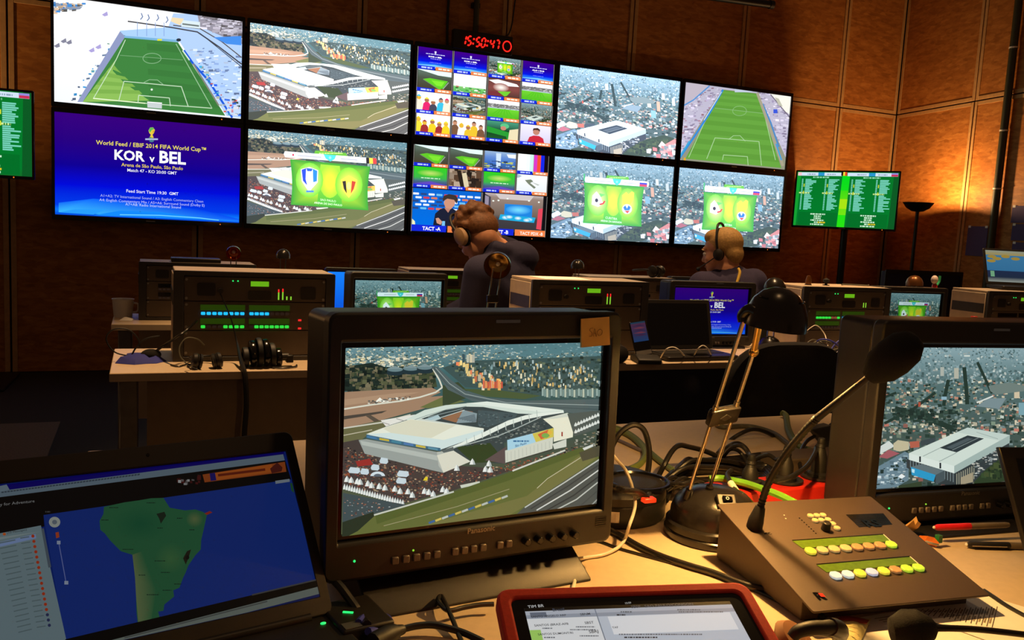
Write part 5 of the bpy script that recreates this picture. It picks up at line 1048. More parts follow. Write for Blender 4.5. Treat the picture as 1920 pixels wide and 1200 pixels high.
def laptop_shape(t, w, d, tilt, base_m='black_plastic', lid_m='black_plastic', hinge_far=True):
    obj('base', MB().prism(rr(w, d, .012, 4, 0, 0), .002, .018, axis='z'), base_m, t, .003)
    obj('keyboard', MB().bx(-w*.43, w*.43, -d*.1, d*.36, .0182, .0195), 'rubber_black', t); obj('touchpad', MB().bx(-.05, .05, -d*.42, -d*.16, .0182, .0188), 'black_gloss', t)
    for sx in (-1, 1): obj('foot', MB().cyl((sx*w*.42, 0, 0), (sx*w*.42, 0, .002), .008, n=10), 'rubber_black', t)
    M = Matrix.Translation((0, d/2-.004, .019)) @ Matrix.Rotation(-tilt, 4, 'X'); return M
la, lb_ = ony(1207, 600, 2.83).x, ony(1337, 640, 2.83).x; wl = lb_-la; lp.location = ((la+lb_)/2+.005, 2.745, DZ); INV[lp.name] = (Matrix.Translation(lp.location) @ Matrix.Rotation(R_(2), 4, 'Z')).inverted()
Ml = laptop_shape(lp, wl, .17, R_(14)); obj('lid', MB().prism(rr(wl, .2, .01, 4, 0, .1), -.004, .004, Ml), 'black_plastic', lp, .002, 1); obj('screen_panel', MB().bx(-wl*.45, wl*.45, -.0048, -.0042, .02, .185, Ml), 'dark_glass', lp)
lc = lp.location.x; obj('cable', MB().tube([onz(1238, 672, DZ+.004), ony(1248, 656, 2.62), ony(1262, 651, 2.62), ony(1275, 658, 2.61), onz(1288, 672, DZ+.003), onz(1297, 672, DZ+.003), ony(1308, 655, 2.62), ony(1318, 648, 2.62), ony(1328, 655, 2.62), onz(1336, 671, DZ+.003)], .0024, 8), 'cable_white', label='white wire in two loops before the black laptop', cat='cable')
# coiled blue grey cables at the mixed key rack
rn = random.Random(3); q = onz(1578, 674, DZ)
for k in range(7):
    cx, cy = q.x+rn.uniform(-.03, .05), q.y+.07+rn.uniform(-.02, .02); r = rn.uniform(.04, .085); up = rn.uniform(.02, .075)
    pts = [(cx+r*1.3*math.cos(a), cy+r*.5*math.sin(a), DZ+.006+up*max(0, math.sin(a*1.0+k))+k*.002) for a in [2*math.pi*i/10 for i in range(10)]]
    obj('cable', MB().tube(pts, .0035, 8, closed=True), 'cable_grey' if k % 3 == 0 else ('cable_blue' if k % 3 == 1 else 'cable_black'), label='cable loop in the coil before the mixed key rack', cat='cable', group='cable coil before the mixed key rack')
b0 = onz(1565, 668, DZ); obj('cable', MB().tube([ony(1513, 620, 2.79), ony(1530, 610, 2.785), ony(1545, 625, 2.77), ony(1550, 640, 2.74), onz(1556, 668, DZ+.004)], .0022, 6), 'cable_white', label='pale wire with a white tip dropping from the mixed key rack', cat='cable')
obj('cable', MB().tube([ony(1512, 655, 2.77), ony(1512, 645, 2.76), ony(1525, 637, 2.76), ony(1540, 645, 2.75), ony(1543, 658, 2.74), ony(1530, 666, 2.73), ony(1513, 662, 2.74)], .0025, 8), 'cable_grey', label='round pale wire ring leaning beside the cable coil', cat='cable')
# red capped bottle
q = ony(1826, 598, 2.72)
t = thing('bottle', 'bottle with a red cap standing between monitor and rack case', 'bottle', (q.x, 2.72, DZ)); zb = q.z-DZ
obj('body', MB().lathe([(.001, 0), (.03, 0), (.032, .006), (.032, zb-.06), (.02, zb-.03), (.0135, zb-.012), (.0135, zb-.008)], 20), mat('bottle_plastic', (150, 140, 140), .2, trans=.6), t); obj('cap', MB().lathe([(.0145, zb-.0085), (.0145, zb+.012), (.001, zb+.012)], 16), 'mains_red', t, .001, 1)
# small laptop on the far rack
q = onz(1898, 545, 1.026)
t = thing('laptop', 'small laptop with a coloured screen on top of a rack case', 'laptop', (4.06, 2.93, 1.0265), R_(-16)); M = laptop_shape(t, .3, .13, R_(18))
a = ony(1896, 492, 2.99)
obj('lid', MB().prism(rr(.3, .19, .008, 4, 0, .095), -.001, .006, M), 'black_plastic', t, .002, 1); SP = Pic(sub(0, 0, 1, 1)); SP.vgrad([(0, (190, 200, 190)), (.15, (40, 60, 90)), (.35, (40, 60, 100)), (.36, (70, 150, 206)), (.85, (80, 160, 214)), (.86, (214, 190, 110)), (1, (190, 200, 180))])
for x, y in ((12, 20), (22, 26), (40, 18), (10, 34), (60, 24)): SP.ell(x, y, 9, 5, (214, 180, 80))
SP.rect(6, 66, 14, 84, (150, 220, 170)); SP.build('screen', t, .275, .165, (0, -.0015, .097), M=M, strength=.45)
# wide dark panel on back row
a, b = ony(1662, 508, 3.93), ony(1803, 512, 3.93)
t = thing('display', 'wide dark navy display standing on the back desk by the floor lamp', 'display', ((a.x+b.x)/2, 3.93, DZ)); w = b.x-a.x
obj('back', MB().bx(-w/2, w/2, 0, .04, .03, a.z-DZ), 'navy_panel', t, .006); obj('frame', MB().ring(rr(w+.02, a.z-DZ-.01, .006, 2, 0, (a.z-DZ+.03)/2), rr(w-.02, a.z-DZ-.06, .006, 2, 0, (a.z-DZ+.03)/2), -.006, -.0005), 'black_plastic', t); obj('foot', MB().bx(-.15, .15, -.06, .1, 0, .015), 'black_plastic', t, .004); obj('neck', MB().bx(-.04, .04, .01, .03, .0155, .029), 'black_plastic', t)
for (px, py, lab, m) in ((1516, 525, 'brown cone shaped trinket on the mixed key rack', 'bronze'), (1549, 530, 'small dark microphone ball on the mixed key rack', 'foam')):
    q = ony(px, py, 2.9); t = thing('trinket', lab, 'trinket', (q.x, 2.9, 1.0255)); h = max(.02, q.z+.018-1.0255)
    obj('body', MB().lathe([(.001, 0), (.012, 0), (.014, h*.4), (.008, h), (.001, h*1.05)] if m == 'bronze' else [(.001, 0), (.006, 0), (.006, h*.35), (.014, h*.55), (.014, h*.85), (.001, h*1.1)], 14), m, t); obj('foot', MB().lathe([(.013, -.0001), (.015, 0), (.015, .003), (.013, .003)], 14), 'black_plastic', t)
q = onz(1530, 528, 1.0255); obj('cable', MB().tube([(q.x-.06, 2.92, 1.0285), (q.x-.02, 2.95, 1.0285), (q.x+.03, 2.94, 1.0285), (q.x+.09, 2.92, 1.0285), (q.x+.13, 2.95, 1.0285)], .003, 8), 'cable_grey', label='pale wire lying on top of the mixed key rack', cat='cable')
# paper on top of racks
for x, y, lab in ((1.36, 2.9, 'sheet of white paper lying on the rack case beside the gold lamp'),): obj('sheet_of_paper', MB().bx(x, x+.2, y-.06, y+.09, 1.0252, 1.0262), 'paper', label=lab, cat='paper')

# ------------------------------------------------------------------ office chairs
def office_chair(label, loc, yaw, top=.89, group='black office chairs'):
    t = thing('office_chair', label, 'chair', loc, yaw, group)
    m = MB(); n = 20; prof = []
    w, h, z0 = .235, .46, top-.46
    out = []
    for k in range(40):
        a = 2*math.pi*k/40; ca, sa = math.cos(a), math.sin(a); ex = .55
        out.append((w*abs(ca)**ex*(1 if ca >= 0 else -1)*(1-.10*max(0, sa)), z0+h/2+h/2*abs(sa)**.62*(1 if sa >= 0 else -1)))
    vs = []; layers = ((-.03, .86), (-.022, .97), (0, 1), (.022, .97), (.032, .88)); cz_ = z0+h/2
    for yo, s in layers:
        for x, z in out: vs.append((x*s, -.2+yo-.35*(x*s)**2*-1-.12*(z-z0-.1), cz_+(z-cz_)*s))
    N = 40; fs = [(j*N+i, j*N+(i+1) % N, (j+1)*N+(i+1) % N, (j+1)*N+i) for j in range(4) for i in range(N)]+[tuple(range(N-1, -1, -1)), tuple(range(4*N, 5*N))]
    obj('backrest', m.add(vs, fs), 'chair_cloth', t); obj('seat', MB().prism(rr(.47, .46, .09, 6, 0, .05), .43, .5, axis='z'), 'chair_cloth', t, .02, 3)
    obj('back_bar', MB().tube([(0, -.05, .42), (0, -.2, .42), (0, -.245, .48), (0, -.25, .6)], .02, 10), 'black_metal', t); obj('gas_column', MB().cyl((0, .05, .09), (0, .05, .43), .026, n=14), 'black_metal', t)
    for k in range(5):
        a = R_(72*k+18); e = Vector((.27*math.cos(a), .05+.27*math.sin(a), .075)); l = obj('leg', MB().tube([(0, .05, .1), tuple(e)], [.024, .016], 8, 0), 'black_plastic', t); obj('caster', MB().cyl(e+Vector((-.02*math.sin(a), .02*math.cos(a), -.047)), e+Vector((.02*math.sin(a), -.02*math.cos(a), -.047)), .028, n=14), 'rubber_black', l)
    return t
office_chair('black office chair pushed toward the desk with the black laptop', (1.935, 2.36, 0), R_(-6), top=.895)
# ------------------------------------------------------------------ the near desk
desk('cream desk carrying the two large broadcast monitors', -.10, 2.5, .42, 1.803, 1.76, 'desk_edge')
def monitor_near(label, D, pic, **k): return monitor(label, D['c'], D['yaw'], D['w'], D['h'], pic, tilt=D['tilt'], group=gm, **k)
monitor_near('large monitor showing a white stadium, with a yellow note stuck on it', ML, SAO, top=.043, side=.023, bot=.056, depth=.085)
monitor_near('large monitor showing a square stadium in a city behind the microphone', MR, CWB, top=.045, side=.026, bot=.058, depth=.085)
# sticky note
_e = Vector((math.cos(ML['yaw']), math.sin(ML['yaw']), 0)); _n = Vector((math.sin(ML['yaw']), -math.cos(ML['yaw']), 0)); _c = Vector(ML['c'])+_n*.0165
q = [onp(x, y, _c, _n) for x, y in ((1089, 598), (1142, 594), (1142, 646), (1088, 651))]
t = thing('sticky_note', 'yellow sticky note on the corner of the large stadium monitor', 'note', tuple(q[3]))
vs = [p-_n*(.0002) for p in q]+[p+_n*.0006 for p in q]
vs[6] += _n*.002; vs[7] += _n*.003
obj('sheet', MB().add(vs, [(0, 1, 2, 3), (7, 6, 5, 4), (0, 4, 5, 1), (1, 5, 6, 2), (2, 6, 7, 3), (3, 7, 4, 0)]), 'note_yellow', t, world=True)
W_ = lambda x, y: onp(x, y, _c+_n*.0032, _n); ink = mat('pencil', (110, 84, 50), .7)
def scr(pts): return MB().tube([W_(*p) for p in pts], .0003, 5, 4)
obj('letter', scr([(1112, 615), (1107, 616), (1106, 620), (1110, 624), (1110, 630), (1105, 631)]), ink, t, world=True); obj('letter', scr([(1113, 631), (1115, 616), (1118, 631), (1117.5, 625), (1114, 625)]), ink, t, world=True); obj('letter', scr([(1125, 617), (1120, 622), (1122, 629), (1128, 627), (1129, 620), (1125, 617)]), ink, t, world=True)

# ------------------------------------------------------------------ intercom panel with gooseneck microphone
PBL, PBR, PTL = Vector((.7553, .7641, .7676)), Vector((1.0277, .7339, .7676)), Vector((.7816, 1.0008, .8240))
ex = (PBR-PBL).normalized(); ey = (PTL-PBL).normalized(); ez = ex.cross(ey).normalized(); ey = ez.cross(ex); pw, pl = (PBR-PBL).length, (PTL-PBL).length
MP = frameM(PBL, ex, ey, ez); MPI = MP.inverted()
ip = thing('intercom_panel', 'dark sloping intercom panel with glowing keys and a gooseneck microphone', 'intercom', (PBL.x, PBL.y, DZ), math.atan2(ex.y, ex.x))
obj('top_plate', MB().prism(rr(pw, pl, .003, 2, pw/2, pl/2), -.003, 0, MP, axis='z'), 'panel_case', ip, .0006, 1, world=True)
cs = [MP @ Vector((x, y, -.0035)) for x, y in ((.006, .03), (pw-.006, .03), (pw-.006, pl-.002), (.006, pl-.002))]; gs = [Vector((p.x, p.y, DZ+.002)) for p in cs]
obj('case', MB().add(cs+gs, [(0, 1, 2, 3), (7, 6, 5, 4), (0, 4, 5, 1), (1, 5, 6, 2), (2, 6, 7, 3), (3, 7, 4, 0)]), 'panel_case', ip, .001, 1, world=True)
for i, (dx, dy) in enumerate(((.02, .03), (pw-.02, .03), (.02, pl-.03), (pw-.02, pl-.03))): p = MP @ Vector((dx, dy, 0)); obj('rubber_foot', MB().cyl((p.x, p.y, DZ), (p.x, p.y, DZ+.0019), .008, n=10), 'rubber_black', ip, world=True)
def pp(X, Y): p = MPI @ onp(1320+X/3.2, 900+Y/3.2, PBL, ez); return p.x, p.y
KC = dict(y=(246, 230, 70), c=(240, 206, 130), p=(232, 170, 106), l=(190, 226, 60), w=(216, 226, 220), v=(206, 206, 226))
for k, (c, s) in dict(y=(KC['y'], .55), c=(KC['c'], .25), p=(KC['p'], .18), l=(KC['l'], .6), w=(KC['w'], .6), v=(KC['v'], .6)).items(): mat('keycap_'+k, tuple(int(v*.8) for v in c), .35, emit=c, strength=s, var=.02)
def keycap(c, x, y, w=.0158, h=.0148, src=None):
    return obj('key', MB().prism([(x+a*w/2, y+b*h/2) for a, b in ((-.5, -1), (.5, -1), (1, -.45), (1, .45), (.5, 1), (-.5, 1), (-1, .45), (-1, -.45))], 0.0002, .004, MP, axis='z'), 'keycap_'+c, ip, .0012, 2, world=True)
r1 = [(637, 434), (710, 429), (780, 424), (848, 417), (918, 411), (988, 406), (1055, 400), (1121, 394)]; r2_ = [(788, 581), (862, 575), (935, 568), (1005, 561), (1075, 554), (1145, 547), (1215, 540), (1284, 533)]
for pts, cc in ((r1, 'ycccpppl'), (r2_, 'wwyvypll')):
    a, b = pp(*pts[0]), pp(*pts[-1])
    for i, c in enumerate(cc): keycap(c, a[0]+(b[0]-a[0])*i/7, a[1]+(b[1]-a[1])*i/7)
for quad in (((530, 368), (1078, 330), (1122, 370), (590, 412)), ((675, 512), (1237, 463), (1286, 505), (735, 556))):
    P = [pp(*q) for q in quad]; obj('display', MB().prism(list(reversed(P)), .0002, .0008, MP, axis='z'), mat('panel_lcd', (84, 110, 26), .3, emit=(70, 110, 10), strength=.2, var=.2, scale=160), ip, world=True)
    e0, e1 = Vector(P[1]), Vector(P[2]); d = (e1-e0).normalized()*.0; obj('display_edge', MB().prism([tuple(e0), tuple(e1), (e1.x-.0012, e1.y), (e0.x-.0012, e0.y)], .0009, .0014, MP, axis='z'), 'white_plastic', ip, world=True); f0 = Vector(P[0]); obj('display_edge', MB().prism([tuple(f0), tuple(e0), (e0.x, e0.y+.0012), (f0.x, f0.y+.0012)], .0009, .0014, MP, axis='z'), 'black_gloss', ip, world=True)
for X, Y in ((637, 222), (675, 220), (712, 218), (665, 250), (702, 248), (742, 245), (770, 270), (796, 296)): x, y = pp(X, Y); keycap('c', x, y, .0095, .009)
x, y = pp(728, 300); obj('knob', MB().cyl(MP @ Vector((x, y, .0002)), MP @ Vector((x, y, .013)), .0068, .0058, 18), 'black_plastic', ip, .001, 1, world=True)
for k in range(8):
    x, y = pp(573+k*14, 230+k*13); obj('indicator_hole', MB().cyl(MP @ Vector((x, y, .0001)), MP @ Vector((x, y, .0006)), .0011, n=8), 'black_gloss', ip, world=True)
for X, Y in ((481, 212), (490, 232)): x, y = pp(X, Y); obj('indicator_hole', MB().cyl(MP @ Vector((x, y, .0001)), MP @ Vector((x, y, .0006)), .0011, n=8), 'white_plastic', ip, world=True)
a, b, c, d = [Vector(pp(*q)) for q in ((850, 208), (1075, 200), (1130, 268), (930, 285))]
for i in range(11): s, e = a.lerp(d, (i+.5)/11), b.lerp(c, (i+.5)/11); obj('speaker_slot', MB().add([(s.x, s.y-.0011, .0003), (e.x, e.y-.0011, .0003), (e.x, e.y+.0011, .0003), (s.x, s.y+.0011, .0003)], [(0, 1, 2, 3)], MP), 'black_gloss', ip, world=True)
def plate_text(s, p0, p1, m, bold=.02, name='lettering', z=.0008):
    vs, fs = text_mesh(s, bold); x0 = min(v[0] for v in vs); k = (Vector(p1)-Vector(p0)).length/(max(v[0] for v in vs)-x0)
    obj(name, MB().add([(p0[0]+(v[0]-x0)*k, p0[1]+v[1]*k, z) for v in vs], fs, MP), m, ip, world=True)
plate_text('RS', pp(985, 285), pp(1072, 278), 'black_gloss', .03, z=.0012); plate_text('R', pp(690, 722), pp(742, 718), 'black_gloss', .03, 'logo'); a = Vector(pp(688, 700)); obj('logo_accent', MB().prism([(a.x+.002, a.y-.002), (a.x+.008, a.y-.003), (a.x+.008, a.y+.004), (a.x+.002, a.y+.005)], .001, .0014, MP, axis='z'), 'mains_red', ip, world=True); plate_text('MIC', pp(365, 330), pp(402, 322), 'black_gloss', .01)
# gooseneck
gb = MP @ Vector((*pp(302, 285), 0)); g = [gb+ez*.0005, gb+ez*.012, ony(1426, 950, gb.y-.004), ony(1440, 908, gb.y-.012), ony(1466, 862, gb.y-.03), ony(1500, 818, gb.y-.055), ony(1532, 784, gb.y-.08), ony(1585, 742, gb.y-.115), ony(1640, 698, gb.y-.15)]
mc = obj('gooseneck', MB().tube(g[:3], [.0115, .011, .0068], 14, 4), 'rubber_black', ip, world=True)
flex = spline(g[2:7], 14); rs = []
obj('flexible_neck', MB().tube(flex, [(.0056 if i % 2 else .0046) for i in range(len(flex))], 12, 0), 'black_metal', ip, world=True); obj('neck_rod', MB().tube([g[6], g[7], g[8]], [.0052, .0046, .004], 12, 4), 'black_metal', ip, world=True)
md = (g[8]-g[7]).normalized(); obj('windshield', MB().lathe([(.001, -.012), (.012, -.008), (.0225, .012), (.0245, .032), (.0225, .052), (.014, .066), (.001, .071)], 22, dirM(g[8], md)), 'foam', ip, world=True)

# ------------------------------------------------------------------ desk lamp of the near desk
lb = Vector((.842, 1.083, DZ))
t = thing('desk_lamp', 'black desk lamp with two chrome rods lighting the near desk', 'lamp', tuple(lb), 0, 'jointed desk lamps')
obj('base_ring', MB().lathe([(.001, 0), (.076, 0), (.078, .003), (.078, .011), (.074, .014), (.076, .0145), (.076, .024), (.071, .027), (.001, .027)], 36), 'lamp_black', t); obj('base', MB().lathe([(.070, .0272), (.069, .042), (.063, .058), (.050, .070), (.030, .077), (.001, .079)], 36), 'lamp_black', t)
yh = .955; hc = ony(1455, 590, yh)
rL = [ony(1292, 922, lb.y-.002), ony(1394, 602, yh+.02)]; rR = [ony(1330, 916, lb.y-.002), ony(1413, 660, yh+.04)]
obj('rod', MB().cyl(rL[0], rL[1], .0030, .0034, 10), 'chrome', t, world=True); obj('rod', MB().cyl(rR[0], rR[1], .0030, .0034, 10), 'chrome', t, world=True)
for p, d in ((rL[0], rL[1]-rL[0]), (rR[0], rR[1]-rR[0])): d = d.normalized(); obj('rod_socket', MB().cyl(p-d*.012, p+d*.004, .0075, .006, 12), 'lamp_black', t, world=True)
f = lambda r, k: r[0].lerp(r[1], k); bl, br = f(rL, .46), f(rR, .57); bd = (rL[1]-rL[0]).normalized(); bxv = (br-bl).normalized(); byv = bd.cross(bxv).normalized(); Mb = frameM((bl+br)/2, bxv, byv, bd)
obj('bracket', MB().prism(rr((br-bl).length+.014, .028, .004, 3), -.006, .006, Mb), 'lamp_black', t, .002, 2, world=True); obj('bracket_diamond', MB().prism([(-.01, 0), (0, -.006), (.01, 0), (0, .006)], -.0075, -.0061, Mb), 'black_plastic', t, world=True)
for r, k in ((rL, .5), (rR, .625)): d = (r[1]-r[0]).normalized(); p = f(r, k); obj('collar', MB().cyl(p, p+d*.008, .0046, n=12), 'chrome', t, world=True)
obj('counterweight', MB().ball(rR[1], .0075, 18, 12), 'brass', t, world=True); up = ony(1424, 604, yh+.01); obj('head_arm', MB().cyl(rR[1], up, .0048, n=12), 'brass', t, world=True)
hr = .0445; hd = Vector((-.05, .11, -1)).normalized(); MH = dirM(hc+Vector((0, 0, -.008)), -hd)
obj('head', MB().lathe([(hr, -.010), (hr, -.004), (hr*.95, .012), (hr*.80, .028), (hr*.55, .040), (hr*.25, .046), (.001, .047)], 36, MH, False), 'lamp_black', t, world=True); obj('reflector', MB().lathe([(hr*.965, -.0098), (hr*.92, .010), (hr*.75, .025), (hr*.4, .036), (.001, .04)], 30, MH, False), mat('reflector_white', (236, 226, 206), .3, metal=.4), t, world=True)
for a0 in (-100, -20, 60, 140):
    pts = [MH @ Vector((hr*.74*math.cos(R_(a0+k*6)), hr*.74*math.sin(R_(a0+k*6)), .0325)) for k in range(7)]; obj('vent_slot', MB().tube(pts, .0012, 6, 2), 'black_gloss', t, world=True)
hb = ony(1393, 590, yh+.02); obj('head_hinge', MB().tube([rL[1], hb, ony(1405, 580, yh+.01), ony(1418, 585, yh)], .008, 10, 4), 'lamp_black', t, world=True)
sw = ony(1362, 938, 1.035); d_ = (sw-lb-Vector((0, 0, .02))).normalized(); Ms = dirM(sw, d_)
obj('switch_block', MB().box((0, 0, -.006), (.03, .02, .018), Ms), 'black_plastic', t, .002, 2, world=True); obj('rocker', MB().box((0, 0, .0045), (.016, .01, .003), Ms @ Matrix.Rotation(R_(8), 4, 'Y')), 'black_gloss', t, .001, 1, world=True); obj('switch_mark', MB().lathe([(.0018, .0062), (.0026, .0062), (.0026, .0066), (.0018, .0066)], 12, Ms, False), 'white_plastic', t, world=True)
lc_ = hc-hd*.008; obj('bulb', MB().ball(lc_-hd*.012, .006, 12, 8), 'bulb_glow', t, world=True)
lamp_light('near_lamp_light', 'POINT', tuple(lc_+hd*.004), 14, (1.0, .56, .17), .010)

# ------------------------------------------------------------------ cable reel and power strip
rc = Vector((.735, 1.236, DZ))
t = thing('cable_reel', 'round black cable reel box with a red switch behind the lamp', 'cable reel', tuple(rc)); rr_ = .098
obj('drum', MB().lathe([(.001, 0), (rr_*.97, 0), (rr_, .004), (rr_, .034), (rr_*.985, .036), (rr_, .038), (rr_*.99, .05), (rr_*.9, .057), (rr_*.8, .058), (.001, .058)], 40), 'black_plastic', t); obj('dish', MB().lathe([(.048, .0585), (.05, .062), (.054, .062), (.056, .0585)], 30, Matrix.Translation((.035, -.035, 0)), False), 'black_gloss', t)
sp = onz(1216, 935, DZ+.064)-rc; obj('switch', MB().bx(sp.x-.011, sp.x+.011, sp.y-.007, sp.y+.007, .0585, .066), 'switch_red', t, .002, 2)
lbm = MB(); 
for k in range(6):
    pass
A0 = math.atan2(*( (onz(1148, 968, DZ+.02)-rc).yx )); pts = []
vs = []; 
for k in range(6): a = -2.15+k*.05; vs += [((rr_+.0006)*math.cos(a), (rr_+.0006)*math.sin(a), .012), ((rr_+.0006)*math.cos(a), (rr_+.0006)*math.sin(a), .03)]
obj('label_sticker', lbm.add(vs, [(2*i, 2*i+2, 2*i+3, 2*i+1) for i in range(5)]), 'paper', t)
_a, _b = onz(1440, 920, DZ+.04), onz(1575, 905, DZ+.04); st0, st1 = _a-(_b-_a)*.5, _b+(_b-_a)*.75; st0.z = st1.z = DZ; sd = (st1-st0).normalized(); sn = Vector((-sd.y, sd.x, 0)); MS = frameM(st0, sd, sn, Vector((0, 0, 1))); L = (st1-st0).length
t = thing('power_strip', 'red power strip with black sockets behind the intercom panel', 'power strip', tuple(st0+(st1-st0)/2))
obj('housing', MB().prism(rr(L, .075, .006, 3, L/2, .0365), .0005, .040, MS, axis='z'), 'mains_red', t, .004, 2, world=True); obj('end_block', MB().bx(-.012, -.0005, .003, .07, .001, .038, MS), 'black_plastic', t, .003, world=True)
for k in range(max(1, int((L-.06)/.082))): obj('socket', MB().lathe([(.001, .0405), (.03, .0405), (.033, .042), (.033, .046), (.026, .046), (.024, .0425), (.001, .0425)], 24, MS @ Matrix.Translation((.075+k*.082, .0365, 0))), 'black_plastic', t, world=True)
def plug(label, k, path, h=.045, m='cable_black'):
    p = MS @ Vector((.075+k*.082, .0365, .0435)); t = thing('plug', label, 'plug', tuple(p), 0, 'plugs in the red power strip')
    obj('body', MB().lathe([(.001, 0), (.0205, 0), (.0205, .006), (.0145, .009), (.0135, h*.7), (.009, h)], 18), 'rubber_black', t); obj('strain_relief', MB().lathe([(.009, h), (.0075, h+.005), (.009, h+.006), (.0075, h+.012), (.008, h+.013), (.006, h+.022)], 12), 'rubber_black', t)
    obj('cord', MB().tube([p+Vector((0, 0, h+.015))]+path, .0042, 8), m, t, world=True)
plug('black plug with its cord arching forward in the red power strip', 2, [ony(1530, 840, 1.21), ony(1528, 850, 1.17), ony(1512, 875, 1.13), ony(1482, 895, 1.1), ony(1455, 902, 1.1)], .05)
plug('black plug beside the gooseneck microphone in the red power strip', 1, [ony(1459, 862, 1.25), ony(1440, 853, 1.28), ony(1415, 862, 1.32), onz(1396, 875, DZ+.006)], .04)
plug('low black plug next to the lamp in the red power strip', 0, [ony(1405, 852, 1.27), ony(1390, 836, 1.3), ony(1370, 840, 1.34), onz(1350, 865, DZ+.006)], .03)
a, b = onz(1478, 895, DZ), onz(1600, 890, DZ); obj('adapter_box', MB().bx(a.x, b.x+.1, a.y+.02, a.y+.09, DZ+.0005, DZ+.03), 'rack_panel', None, .003, label='flat dark adapter box behind the red power strip', cat='adapter')

# ------------------------------------------------------------------ cables
def cab(label, pts, r, m, group=None, name='cable', n=8): return obj(name, MB().tube(pts, r, n, 6), m, label=label, cat='cable', group=group)
def Zc(pts, r): return [onz(x, y, DZ+r) for x, y in pts]
def Yc(pts, y0, y1=None): y1 = y0 if y1 is None else y1; n = len(pts)-1; return [ony(x, y, y0+(y1-y0)*i/n) for i, (x, y) in enumerate(pts)]
cab('tall black cable loop standing behind the reel', Yc([(1137, 880), (1146, 842), (1160, 815), (1178, 800), (1194, 797), (1208, 808), (1216, 835), (1217, 865), (1213, 895), (1210, 912)], 1.36, 1.32)+[onz(1207, 935, DZ+.064)], .0055, 'cable_black')
cab('bent black cable rising behind the chrome rods', [onz(1213, 935, DZ+.064)]+Yc([(1230, 902), (1246, 870), (1260, 846), (1274, 835), (1292, 838), (1320, 845), (1345, 856)], 1.31, 1.4)+[onz(1370, 872, DZ+.006)], .0052, 'cable_black')
rn = random.Random(11)
for k in range(18):
    o = rn.uniform(-6, 6); h = rn.uniform(-10, 14); yb = 1.30+k*.009
    P = [onz(1212+o+k*2, 936+rn.uniform(-4, 8), DZ+.005+.006*(k % 3))]+Yc([(1228+k*3, 918+h*.6), (1252+k*3, 895+h), (1285+k*2, 874+h), (1330, 872+h), (1375, 876+h)], yb)+[ony(1410+k*3, 890+h*.5, yb), onz(1430+k*3, 905+rn.uniform(-4, 4), DZ+.006)]
    P = [Vector((p.x, p.y, max(p.z, DZ+.0055))) for p in P]
    cab('black cable in the thick tangle between the reel and power strip', P, .0045, 'cable_black', 'tangle of black cables behind the lamp')
for k in range(6):
    a = rn.uniform(-10, 10); P = [onz(1205+k*9, 930-k*2, DZ+.006), onz(1225+k*8+a, 915+a, DZ+.03), onz(1250+k*10, 900-a, DZ+.04), onz(1275+k*9+a, 905+a, DZ+.012), onz(1290+k*12, 918, DZ+.006)]
    cab('short black cable curl lying under the chrome rods', P, .0042, 'cable_black', 'black cable curls under the lamp rods')
cab('black cable arch behind the lamp bracket', [onz(1346, 850, DZ+.006)]+Yc([(1362, 832), (1385, 815), (1412, 805), (1440, 812), (1468, 830)], 1.6)+[onz(1484, 850, DZ+.006)], .005, 'cable_black')
cab('inner black cable hoop right of the chrome rods', [onz(1352, 852, DZ+.006)]+Yc([(1365, 838), (1382, 831), (1398, 840), (1408, 858)], 1.45)+[onz(1418, 885, DZ+.006)], .0048, 'cable_black')
cab('small black cable hoop nearest the red strip end', [onz(1345, 872, DZ+.006)]+Yc([(1360, 848), (1376, 842), (1390, 850)], 1.42)+[onz(1403, 872, DZ+.006)], .0042, 'cable_black')
cab('grey cable snaking along the back edge of the near desk', Zc([(1344, 786), (1344, 796), (1358, 801), (1385, 799), (1415, 801), (1450, 812), (1475, 830), (1500, 848), (1540, 853), (1590, 860)], .006), .006, 'cable_grey')
cab('olive cable coming over the back edge of the near desk', [onz(1466, 774, DZ+.012)]+Zc([(1474, 780), (1477, 800), (1484, 818), (1498, 836), (1525, 848), (1560, 858), (1600, 866)], .009), .008, 'cable_olive')
cab('dark olive cable running down beside the tall loop', Zc([(1140, 798), (1165, 806), (1190, 820), (1212, 842), (1235, 862), (1262, 882)], .0065), .0065, 'cable_olive')
cab('olive green cable curving back under the large stadium monitor', Zc([(1150, 805), (1178, 815), (1200, 832), (1210, 850), (1202, 868), (1180, 880), (1150, 886), (1130, 890)], .0065), .0068, mat('cable_moss', (110, 126, 60), .5))
cab('bluish grey cable lying flat left of the tall loop', Zc([(1142, 818), (1170, 830), (1196, 842), (1212, 848)], .004), .004, mat('cable_slate', (110, 104, 120), .5))
cab('bright green cable crossing the red power strip', [ony(1330, 898, 1.22), ony(1352, 897, 1.21), ony(1378, 902, 1.18), ony(1400, 907, 1.16), ony(1430, 917, 1.12), ony(1465, 930, 1.075), ony(1496, 946, 1.04)], .0062, 'cable_green')
cab('dark cable with a white sleeve beside the lamp switch', [ony(1372, 882, 1.2), ony(1364, 890, 1.19), ony(1368, 902, 1.16), ony(1374, 912, 1.14), ony(1386, 930, 1.11), onz(1400, 945, DZ+.02)], .0046, 'cable_black'); sl = [ony(1370, 906, 1.148), ony(1380, 921, 1.125), ony(1391, 934, 1.1)]
obj('cable_sleeve', MB().tube(sl, .0062, 10, 4), 'cable_white', label='white sleeve on the dark cable beside the lamp switch', cat='sleeve')
